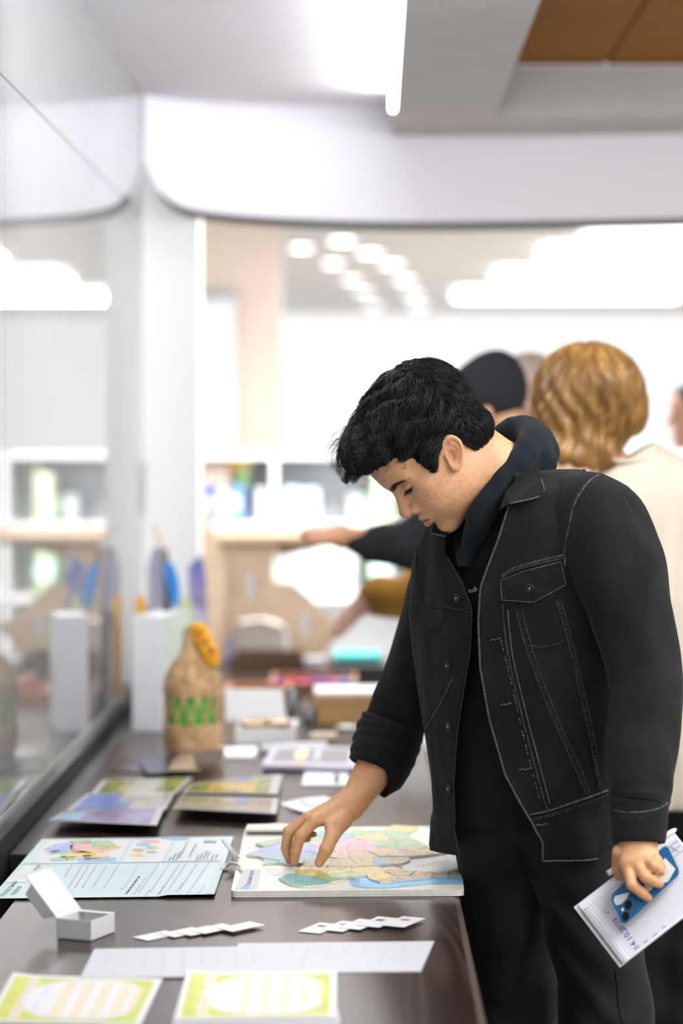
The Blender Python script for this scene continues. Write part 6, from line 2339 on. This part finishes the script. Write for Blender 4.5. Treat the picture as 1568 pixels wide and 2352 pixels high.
def scribble(s0, t0, s1, t1, n, a):
    pts = []
    for i in range(n):
        f = i / (n - 1)
        pts.append(pg(s0 + (s1 - s0) * f + rg.uniform(-a, a), t0 + (t1 - t0) * f + rg.uniform(-a, a), 0.0004))
    mb.tube(pts, 0.00035, 4)


scribble(0.30, 0.165, 0.36, 0.185, 10, 0.010)
for k in range(4):
    scribble(0.955, 0.17 + k * 0.09, 0.96, 0.21 + k * 0.09, 9, 0.012)
scribble(0.17, 0.90, 0.28, 0.92, 12, 0.006)
for k in range(3):
    scribble(0.16 + 0.07 * k, 0.84, 0.16 + 0.07 * k, 0.97, 16, 0.006)
exn = -ea / np.linalg.norm(ea)
eyn = eb / np.linalg.norm(eb)
put_text(mb, '14.10.2023', pg(0.965, 0.215, 0.0006), exn * 0.0145, np.cross(nn, exn) * 0.0145)
tag_print(mb.build('handwriting', M['ink_blue'], nb))
mb = MB()
for k in range(22):
    s_ = 0.13 + k * 0.040
    q = [pg(s_, 0.105, 0.0003), pg(s_ + 0.012, 0.105, 0.0003), pg(s_ + 0.012, 0.113, 0.0003), pg(s_, 0.113, 0.0003)]
    mb.add(q, [(0, 1, 2, 3)])
mb.build('punch_holes', M['ink'], nb)
for k in range(22):
    s_ = 0.135 + k * 0.040
    c0 = A_ + ea * s_ + eb * 0.055 - nn * 0.003
    e_ = eb / np.linalg.norm(eb)
    ring = [c0 + e_ * 0.0075 * math.cos(a) + nn * 0.0068 * math.sin(a) + ea * 0.006 * a / 6.28 for a in np.linspace(0, 6.28, 13)]
    MB().tube(ring, 0.0007, 5).build('spiral_ring', mat('spiral_wire', (0.6, 0.6, 0.68), 0.3, Metallic=0.6) if k == 0 else bpy.data.materials['spiral_wire'], nb, True)

# telephone
ph = empty('smartphone', P(1482, 2035, 4.03))
tag(ph, 'blue smartphone in a clear case with pale stickers under the fingers', 'smartphone')
pa = A_ + ea * 0.0 + nn * 0.0015
p0, p1, p2 = P(1399, 2062, 4.014), P(1431, 2131, 3.988), P(1530, 1942, 4.045)
pw_, pl_ = p1 - p0, p2 - p0


def phone_pt(s, t, up=0.0):
    return p0 + pw_ * s + pl_ * t + nn * up


def rr_poly(s0, t0, s1, t1, rs_, rt_, n=6):
    out = []
    for (cs_, ct_, a0) in ((s1 - rs_, t1 - rt_, 0), (s0 + rs_, t1 - rt_, 90), (s0 + rs_, t0 + rt_, 180), (s1 - rs_, t0 + rt_, 270)):
        for k in range(n + 1):
            a = math.radians(a0 + 90 * k / n)
            out.append((cs_ + rs_ * math.cos(a), ct_ + rt_ * math.sin(a)))
    return out


asp = np.linalg.norm(pw_) / np.linalg.norm(pl_)
M['phone_blue'] = mat('blue_phone_back', (0.012, 0.105, 0.26), 0.15, Coat_Weight=0.5)
M['phone_dark'] = mat('phone_lens', (0.004, 0.004, 0.006), 0.08)


def slab(name, poly, z0, z1, m, par, bev=0.0):
    return MB().prism([phone_pt(s_, t_, z0) for s_, t_ in poly], nn * (z1 - z0)).build(name, m, par, bevel=bev)


slab('clear_case', rr_poly(-0.045, -0.022, 1.045, 1.022, 0.24, 0.24 * asp), 0.0002, 0.0072, M['clear'], ph, 0.001)
slab('back', rr_poly(0, 0, 1, 1, 0.18, 0.18 * asp), 0.0074, 0.0084, M['phone_blue'], ph)
slab('camera_island', rr_poly(0.50, 0.035, 0.96, 0.235, 0.12, 0.12 * asp), 0.0084, 0.0094, mat('camera_glass_blue', (0.02, 0.09, 0.19), 0.1), ph)
for s_, t_ in ((0.62, 0.180), (0.83, 0.085)):
    slab('camera_lens', [(s_ + 0.125 * math.cos(a), t_ + 0.125 * asp * math.sin(a)) for a in np.linspace(0, 6.28, 19)[:-1]], 0.0094, 0.0108, M['phone_dark'], ph)
slab('flash', [(0.60 + 0.045 * math.cos(a), 0.085 + 0.045 * asp * math.sin(a)) for a in np.linspace(0, 6.28, 13)[:-1]], 0.0094, 0.0098, mat('flash_lens', (0.80, 0.72, 0.50), 0.3), ph)
M['sticker'] = mat('pale_sticker', (0.60, 0.60, 0.58), 0.5)
slab('sticker', [(0.12, 0.07), (0.20, 0.025), (0.36, 0.03), (0.44, 0.10), (0.42, 0.20), (0.34, 0.27)][::1], 0.0084, 0.0088, M['sticker'], ph)
slab('sticker', [(0.36, 0.52), (0.70, 0.44), (0.76, 0.56), (0.50, 0.64)], 0.0084, 0.0088, M['sticker'], ph)
slab('sticker', [(0.36, 0.72), (0.62, 0.64), (0.82, 0.70), (0.92, 0.80), (0.78, 0.96), (0.30, 0.90)], 0.0084, 0.0088, M['sticker'], ph)
mb = MB()
for k in range(5):
    a, b = phone_pt(0.44 + 0.06 * k, 0.76, 0.0090), phone_pt(0.46 + 0.06 * k, 0.86, 0.0090)
    w_ = pw_ * 0.012
    mb.add([a, a + w_, b + w_, b], [(0, 1, 2, 3)])
mb.build('sticker_print', mat('faint_sticker_print', (0.42, 0.42, 0.44), 0.6), ph)

# pen along the top edge of the notebook
pe = empty('pen', P(1470, 1955, 4.06))
tag(pe, 'white plastic pen tucked along the notebook edge', 'pen')
q0, q1 = P(1395, 2006, 4.052), P(1552, 1903, 4.084)
ax = (q1 - q0) / np.linalg.norm(q1 - q0)
M['pen_white'] = mat('white_pen_plastic', (0.70, 0.71, 0.72), 0.3)
sh_ = -nn * 0.003
MB().tube([q0 + sh_, q0 + ax * 0.002 + sh_, q0 + ax * 0.075 + sh_], [0.0048, 0.0054, 0.0054], 14).build('barrel', M['pen_white'], pe, True)
MB().tube([q0 + ax * 0.0765 + sh_, q1 - ax * 0.008 + sh_, q1 + sh_], [0.0054, 0.0050, 0.0026], 14).build('cap', M['pen_white'], pe, True)
MB().tube([q1 + sh_, q1 + ax * 0.004 + sh_], [0.0016, 0.0010], 10).build('tip', M['black'], pe, True)

# ================================================================== PEOPLE BEHIND
def simple_head(p, yaw, pitch, scale=1.0):
    """returns sdf pieces in world for a blurred background head: centre p, facing yaw (0 = away along +Y, + = towards +X)"""
    cy_, sy_ = math.cos(yaw), math.sin(yaw)
    f = np.array((sy_ * math.cos(pitch), cy_ * math.cos(pitch), math.sin(pitch)))
    u = np.array((-sy_ * math.sin(pitch), -cy_ * math.sin(pitch), math.cos(pitch)))
    l = np.cross(u, f)
    Mx = np.stack((f, l, u), 1)
    return Mx, np.asarray(p, float), scale


def bg_head_sdf(q):
    s = q.copy()
    s[:, 1] = np.abs(s[:, 1])
    d = sd_ell(q, (-0.006, 0, 0.042), (0.097, 0.077, 0.090))
    d = smin(d, sd_ell(q, (0.030, 0, -0.038), (0.060, 0.060, 0.060)), 0.03)
    d = smin(d, sd_ell(q, (0.070, 0, -0.088), (0.022, 0.024, 0.018)), 0.02)
    d = smin(d, sd_cap(q, (0.086, 0, 0.030), (0.108, 0, -0.016), 0.007, 0.010), 0.01)
    d = smin(d, sd_cap(s, (0.094, 0.0, -0.052), (0.088, 0.018, -0.054), 0.008, 0.004), 0.006)
    d = smax(d, -sd_ell(s, (0.100, 0.032, 0.019), (0.015, 0.015, 0.009)), 0.01)
    d = smin(d, sd_ell(s, (-0.006, 0.080, -0.004), (0.014, 0.008, 0.030)), 0.006)
    d = smin(d, sd_cap(q, (-0.02, 0, -0.03), (-0.035, 0, -0.17), 0.055, 0.060), 0.02)
    return d


def figure(name, label, feet, head_c, yaw, pitch, skin, arms=(), trunk_pts=None, loc=None):
    """root + body (head, neck, trunk, arms in one surface); clothes are added by the caller"""
    root = empty(name, (feet[0], feet[1], 0))
    tag(root, label, 'person')
    Mx, c, sc_ = simple_head(head_c, yaw, pitch)
    hv_, hf_ = surfnet(bg_head_sdf, (-0.12, -0.11, -0.24), (0.135, 0.11, 0.15), 0.006)
    HVw = hv_ @ Mx.T + c
    col = np.tile(np.array(skin), (len(HVw), 1))
    q = hv_.copy()
    q[:, 1] = np.abs(q[:, 1])
    q = q.astype(np.float32)
    w = np.clip(1 - sd_cap(q, (0.098, 0.0, -0.052), (0.088, 0.018, -0.054), 0.005) / 0.004, 0, 1)[:, None]
    col = col * (1 - w) + np.array((0.42, 0.16, 0.13)) * w
    w = np.clip(1 - sd_cap(q, (0.092, 0.018, 0.018), (0.082, 0.046, 0.018), 0.004) / 0.004, 0, 1)[:, None]
    col = col * (1 - w) + np.array((0.05, 0.03, 0.02)) * w
    Vs, Fs, Cs = [HVw], [hf_], [col]

    def rest(p):
        d = None
        for pts, rs_ in ([trunk_pts] if trunk_pts else []) + list(arms):
            e = sd_chain(p, pts, rs_, 0.01)
            d = e if d is None else smin(d, e, 0.02)
        return d
    if trunk_pts or arms:
        ap = np.array([q for pts, _ in ([trunk_pts] if trunk_pts else []) + list(arms) for q in pts])
        v2, f2 = surfnet(rest, ap.min(0) - 0.14, ap.max(0) + 0.14, 0.009)
        Fs.append(f2 + len(HVw))
        Vs.append(v2)
        Cs.append(np.tile(np.array(skin), (len(v2), 1)))
    fast_mesh('body', np.vstack(Vs), np.vstack(Fs), M['skin'], root, np.vstack(Cs))
    return root, Mx, c


def finger_set(w, kn, spread, length, r=0.0085, bend=(0, 0, -0.25)):
    """five digits: wrist w, knuckle centre kn, unit spread vector; returns list of (pts, radii)"""
    w, kn, spread, bend = (np.asarray(a, float) for a in (w, kn, spread, bend))
    ax = kn - w
    ax = ax / np.linalg.norm(ax)
    out = []
    for i, L in enumerate((0.92, 1.0, 0.95, 0.75)):
        k0 = kn + spread * (i - 1.5) * 0.020
        p1 = k0 + ax * length * 0.45 * L
        p2 = p1 + (ax + bend * 0.8) * length * 0.32 * L
        p3 = p2 + (ax * 0.8 + bend * 1.6) * length * 0.26 * L
        out.append(([tuple(w), tuple(k0)], [0.022, 0.013]))
        out.append(([tuple(k0), tuple(p1), tuple(p2), tuple(p3)], [r * 1.15, r, r * 0.95, r * 0.75]))
    t0 = w + ax * 0.02 - spread * 0.022
    out.append(([tuple(t0), tuple(t0 + ax * 0.035 - spread * 0.022 + bend * 0.02), tuple(t0 + ax * 0.07 - spread * 0.026 + bend * 0.045)], [0.014, 0.0105, 0.008]))
    return out


def garment(name, fn, lo, hi, h, m, root, it=2):
    V, Fq = surfnet(fn, lo, hi, h)
    V = relax(V, Fq, it, 0.5)
    return fast_mesh(name, V, Fq, m, root)


def leg_pair(root, x, y, hip_z, m, spread=0.09, r=0.085, yawv=(0, 1)):
    def fn(p):
        d = sd_ell(p, (x, y, hip_z), (0.165, 0.12, 0.13))
        for s in (-1, 1):
            d = smin(d, sd_chain(p, [(x + s * spread, y, hip_z - 0.05), (x + s * spread, y - 0.01, 0.48), (x + s * spread, y + 0.01, 0.08)], [r, r * 0.72, r * 0.6]), 0.03)
        return np.maximum(d + (np.sin(p[:, 2] * 40 + p[:, 0] * 30) * 0.003).astype(np.float32), 0.05 - p[:, 2])
    garment('trousers', fn, (x - 0.24, y - 0.2, 0.02), (x + 0.24, y + 0.2, hip_z + 0.16), 0.012, m, root)
    for s in (-1, 1):
        def sh_(p, s=s):
            a = (x + s * spread, y - 0.03 * yawv[1], 0.05)
            b = (x + s * spread + 0.15 * yawv[0], y + 0.15 * yawv[1], 0.038)
            return np.maximum(sd_cap(p, a, b, 0.047, 0.038), 0.002 - p[:, 2])
        garment('shoe', sh_, (x + s * spread - 0.24, y - 0.24, -0.02), (x + s * spread + 0.24, y + 0.24, 0.12), 0.011, M['shoe'], root, 1)


# ------------------------------------------------------------------ woman with the ginger bob
Yw = 5.60
hc = P(1352, 935, Yw)
wroot, wM, wc = figure('person', 'woman seen from behind with ginger bobbed hair and cream coat', (hc[0] + 0.14, Yw + 0.05), hc, math.radians(48), math.radians(-8), (0.60, 0.34, 0.22),
                       trunk_pts=([tuple(P(1395, 1080, Yw + 0.02)), tuple(P(1480, 1250, Yw + 0.03)), (hc[0] + 0.14, Yw + 0.05, 0.85)], [0.06, 0.10, 0.11]))
M['ginger'] = noise_ramp('ginger_hair', [(0.30, (0.13, 0.060, 0.014)), (0.52, (0.27, 0.135, 0.034)), (0.75, (0.46, 0.26, 0.085))], 26, 4, 0.38, (1.0, 1.0, 0.22), distort=1.2)


def bob(p):
    q = (p - v3(*P(1352, 925, Yw)))
    d = sd_ell(q, (0, 0, 0.018), (0.128, 0.120, 0.122))
    d = smin(d, sd_ell(q, (-0.020, 0, -0.055), (0.104, 0.100, 0.085)), 0.04)
    d = smin(d, sd_ell(q, (0.095, 0.0, -0.030), (0.036, 0.055, 0.048)), 0.03)
    d = smin(d, sd_ell(q, (0.010, 0.0, -0.112), (0.075, 0.065, 0.050)), 0.03)
    d = smin(d, sd_ell(q, (-0.032, -0.028, -0.112), (0.080, 0.088, 0.055)), 0.03)
    d = smax(d, -sd_ell(q, (0.085, 0.05, -0.115), (0.055, 0.08, 0.055)), 0.02)
    a = np.arctan2(q[:, 0], -q[:, 1])
    w = np.sin(a * 16 + 30 * q[:, 2] + 3 * np.sin(q[:, 2] * 25)) * 0.0042 + np.sin(a * 34 + 60 * q[:, 2] * np.sin(a * 2)) * 0.0022
    w = w + np.sin(q[:, 2] * 90 + a * 6) * 0.003 * np.clip(-q[:, 2] * 12, 0, 1)
    return d + w.astype(np.float32)


b0 = P(1352, 925, Yw)
bobV, bobF = surfnet(bob, b0 - 0.2, b0 + 0.2, 0.0042)
bob_o = fast_mesh('hair', bobV, bobF, M['ginger'], wroot)
rg = np.random.default_rng(8)
mb = MB()
for i in range(420):
    az = rg.uniform(-1.9, 1.9)
    pts = []
    e0 = rg.uniform(0.2, 0.9)
    L = rg.uniform(0.3, 0.9)
    for k in range(8):
        el = math.pi * (0.10 + e0 * 0.4 + L * 0.42 * k / 7)
        d_ = np.array((math.sin(el) * math.sin(az + 0.10 * math.sin(k * 0.9 + i)), -math.sin(el) * math.cos(az), math.cos(el)))
        lo_r, hi_r = 0.02, 0.20
        for _ in range(14):
            md = (lo_r + hi_r) / 2
            lo_r, hi_r = (md, hi_r) if bob((b0 + d_ * md)[None].astype(np.float32))[0] < 0 else (lo_r, md)
        pts.append(b0 + d_ * (hi_r + 0.0012))
    if max(np.linalg.norm(np.diff(pts, axis=0), axis=1)) < 0.06:
        mb.tube(pts, [0.0012 * (1 - 0.6 * k / 7) for k in range(8)], 3)
mb.build('hair_locks', M['ginger'], bob_o, True)
M['cream_coat'] = mat('cream_wool_coat', (0.62, 0.55, 0.45), 0.8, bump=0.2, bscale=300, var=0.05, vscale=10)
ncx = P(1420, 1060, Yw)


def coat(p):
    sh1, sh2 = P(1392, 1120, Yw - 0.02), P(1660, 1130, Yw + 0.08)
    d = sd_cap(p, tuple(sh1 + (0.03, 0, -0.03)), tuple(sh2), 0.072, 0.072)
    d = smin(d, sd_chain(p, [tuple(P(1470, 1150, Yw + 0.03)), tuple(P(1500, 1400, Yw + 0.04)), tuple(P(1505, 1800, Yw + 0.05))], [0.12, 0.155, 0.175]), 0.08)
    d = smin(d, sd_chain(p, [tuple(P(1430, 1020, Yw + 0.02)), tuple(P(1452, 1100, Yw + 0.03))], [0.062, 0.085]), 0.05)
    d = smin(d, sd_chain(p, [tuple(sh2), tuple(P(1700, 1400, Yw + 0.02)), tuple(P(1690, 1650, Yw - 0.02))], [0.07, 0.062, 0.05]), 0.03)
    d = smin(d, sd_chain(p, [tuple(sh1 + (0.02, 0, -0.05)), tuple(P(1345, 1400, Yw + 0.08)), tuple(P(1350, 1600, Yw + 0.2))], [0.07, 0.062, 0.05]), 0.03)
    w = np.sin(p[:, 0] * 95 + 2.2 * np.sin(p[:, 2] * 6 + 1)) * 0.006 * np.clip((1.42 - p[:, 2]) * 5, 0, 1)
    d = d + w.astype(np.float32)
    return np.maximum(np.maximum(d, 0.715 - p[:, 2]), p[:, 2] - (1.515 + 0.6 * (p[:, 0] - 0.60)))


garment('coat', coat, (0.42, Yw - 0.32, 0.70), (1.0, Yw + 0.40, 1.62), 0.0085, M['cream_coat'], wroot)
mb = MB()
mb.tube(smooth_path([P(1382, 1040, Yw - 0.05), P(1420, 1058, Yw - 0.075), P(1470, 1056, Yw - 0.07), P(1515, 1036, Yw - 0.03)], 5), 0.004, 6)
mb.build('collar_seam', mat('coat_seam', (0.62, 0.55, 0.45), 0.8), wroot, True)
leg_pair(wroot, P(1520, 1800, Yw)[0], Yw + 0.05, 0.80, M['trouser'], spread=0.062, r=0.118)

# ------------------------------------------------------------------ man in the black beanie reaching over the table
Yb_ = 6.55
hb_c = P(1128, 945, Yb_)
w1 = P(785, 1232, 6.62)
k1 = P(752, 1226, 6.62)
sho = P(1085, 1120, 6.55)
elb = P(942, 1250, 6.50)
arms = [([tuple(sho), tuple(elb), tuple(w1)], [0.05, 0.042, 0.028])] + finger_set(w1, k1, (0, 0.9, 0.3), 0.075)
broot, bM, bc_ = figure('person', 'person in black beanie and sweater stretching an arm over the far table', (0.36, 6.6), hb_c, math.radians(-75), math.radians(-25), (0.56, 0.30, 0.17), arms=arms,
                        trunk_pts=([tuple(P(1135, 1060, 6.57)), (0.36, 6.6, 1.25), (0.36, 6.6, 0.9)], [0.06, 0.10, 0.11]))


def beanie(p):
    q = (p - hb_c.astype(np.float32)) @ bM.astype(np.float32)
    d = sd_ell(q, (-0.012, 0, 0.050), (0.112, 0.094, 0.100))
    d = smin(d, sd_ell(q, (-0.060, 0, 0.095), (0.055, 0.055, 0.050)), 0.04)
    d = smax(d, -(q[:, 2] + 0.45 * -q[:, 0] * -1 * 0 + 0.020 - 0.25 * q[:, 0]), 0.01)
    return d + (np.sin(np.arctan2(q[:, 1], q[:, 0]) * 40) * 0.0016).astype(np.float32)


M['beanie'] = mat('black_knit', (0.010, 0.010, 0.016), 0.9, bump=0.4, bscale=200)
garment('beanie', beanie, hb_c - 0.2, hb_c + 0.2, 0.006, M['beanie'], broot, 1)


def sweater(p):
    d = sd_chain(p, [tuple(P(1135, 1050, 6.57)), (0.36, 6.6, 1.28), (0.37, 6.62, 0.86)], [0.07, 0.15, 0.165])
    d = smin(d, sd_cap(p, tuple(sho), (0.52, 6.65, 1.40), 0.075, 0.07), 0.06)
    d = smin(d, sd_chain(p, [tuple(sho), tuple(P(1010, 1215, 6.52)), tuple(elb), tuple(P(860, 1250, 6.57)), tuple(P(812, 1238, 6.61))], [0.085, 0.080, 0.070, 0.052, 0.034]), 0.04)
    d = smin(d, sd_chain(p, [(0.52, 6.65, 1.40), (0.58, 6.62, 1.15), (0.50, 6.52, 0.95)], [0.065, 0.055, 0.045]), 0.03)
    return d + (np.sin(p[:, 0] * 50 + p[:, 2] * 35) * 0.003).astype(np.float32)


garment('sweater', sweater, (-0.12, 6.3, 0.72), (0.72, 6.85, 1.56), 0.011, mat('black_sweater_knit', (0.009, 0.009, 0.012), 0.9, var=0.3, vscale=30), broot)
leg_pair(broot, 0.37, 6.62, 0.84, M['trouser'], yawv=(-0.8, 0.2))

# ------------------------------------------------------------------ person in the mustard jacket behind, hand above the table
Ym = 7.15
hm_c = P(1212, 925, Ym)
w2 = P(838, 1385, 7.02)
k2 = P(806, 1408, 7.02)
sho2 = P(1120, 1150, 7.10)
elb2 = P(955, 1372, 7.06)
arms = [([tuple(sho2), tuple(elb2), tuple(w2)], [0.05, 0.042, 0.028])] + finger_set(w2, k2, (0, 0.9, 0.3), 0.07, bend=(0.1, 0, -0.5))
mroot, mM, mc_ = figure('person', 'person in mustard jacket whose hand hovers above the far trays', (0.46, 7.2), hm_c, math.radians(-80), math.radians(-20), (0.62, 0.36, 0.26), arms=arms,
                        trunk_pts=([tuple(P(1215, 1040, Ym)), (0.46, 7.2, 1.25), (0.46, 7.2, 0.9)], [0.06, 0.10, 0.11]))


def mhair(p):
    q = (p - hm_c.astype(np.float32)) @ mM.astype(np.float32)
    d = sd_ell(q, (-0.020, 0, 0.052), (0.102, 0.088, 0.096))
    return smax(d, q[:, 0] - 0.055 - 0.3 * (q[:, 2] - 0.05), 0.01)


garment('hair', mhair, hm_c - 0.2, hm_c + 0.2, 0.007, mat('ash_hair', (0.42, 0.32, 0.27), 0.6, var=0.2, vscale=40), mroot, 1)
M['mustard'] = noise_ramp('mustard_canvas', [(0.3, (0.16, 0.075, 0.012)), (0.6, (0.42, 0.21, 0.022)), (0.8, (0.34, 0.17, 0.05))], 7, 3, 0.85)


def mustard(p):
    d = sd_chain(p, [tuple(P(1215, 1060, Ym)), (0.46, 7.2, 1.28), (0.46, 7.2, 0.86)], [0.07, 0.15, 0.165])
    d = smin(d, sd_chain(p, [tuple(sho2), tuple(P(1030, 1290, 7.08)), tuple(elb2), tuple(P(905, 1372, 7.04)), tuple(P(868, 1368, 7.03))], [0.085, 0.075, 0.072, 0.066, 0.058]), 0.03)
    d = smin(d, sd_chain(p, [tuple(sho2), (0.62, 7.3, 1.40), (0.66, 7.25, 1.12), (0.56, 7.1, 0.95)], [0.08, 0.07, 0.06, 0.05]), 0.04)
    return d + (np.sin(p[:, 0] * 60 + p[:, 2] * 45) * 0.004).astype(np.float32)


garment('jacket', mustard, (-0.08, 6.85, 0.72), (0.84, 7.5, 1.58), 0.012, M['mustard'], mroot)
leg_pair(mroot, 0.46, 7.2, 0.84, mat('dark_jeans', (0.03, 0.04, 0.07), 0.8), yawv=(-0.8, 0.2))

# ------------------------------------------------------------------ dark haired person at the frame edge
Yd = 8.2
hd_c = P(1598, 958, Yd)
droot, dM, dc_ = figure('person', 'dark haired person half cut off beyond the cream coat', (hd_c[0], Yd), hd_c, math.radians(-110), math.radians(-5), (0.58, 0.33, 0.22),
                        trunk_pts=([tuple(hd_c + (0, 0, -0.18)), (hd_c[0], Yd, 1.25), (hd_c[0], Yd, 0.9)], [0.06, 0.10, 0.11]))


def dhair(p):
    q = (p - hd_c.astype(np.float32)) @ dM.astype(np.float32)
    d = sd_ell(q, (-0.015, 0, 0.050), (0.104, 0.088, 0.098))
    d = smax(d, q[:, 0] - 0.060 - 0.5 * (q[:, 2] - 0.05), 0.01)
    return smax(d, -0.03 - q[:, 2], 0.01)


garment('hair', dhair, hd_c - 0.2, hd_c + 0.2, 0.007, mat('dark_brown_hair', (0.012, 0.010, 0.010), 0.5), droot, 1)


def dshirt(p):
    d = sd_chain(p, [(hd_c[0], Yd, 1.46), (hd_c[0], Yd, 1.30), (hd_c[0], Yd, 0.86)], [0.07, 0.15, 0.16])
    for s in (-1, 1):
        d = smin(d, sd_chain(p, [(hd_c[0] + s * 0.17, Yd, 1.40), (hd_c[0] + s * 0.23, Yd, 1.12), (hd_c[0] + s * 0.21, Yd - 0.06, 0.88)], [0.065, 0.055, 0.042]), 0.04)
    return d


garment('shirt', dshirt, (hd_c[0] - 0.36, Yd - 0.25, 0.7), (hd_c[0] + 0.36, Yd + 0.25, 1.56), 0.014, mat('pinkish_white_shirt', (0.78, 0.68, 0.70), 0.7, var=0.1, vscale=14), droot)
leg_pair(droot, hd_c[0], Yd, 0.84, M['trouser'], yawv=(-0.5, -0.8))
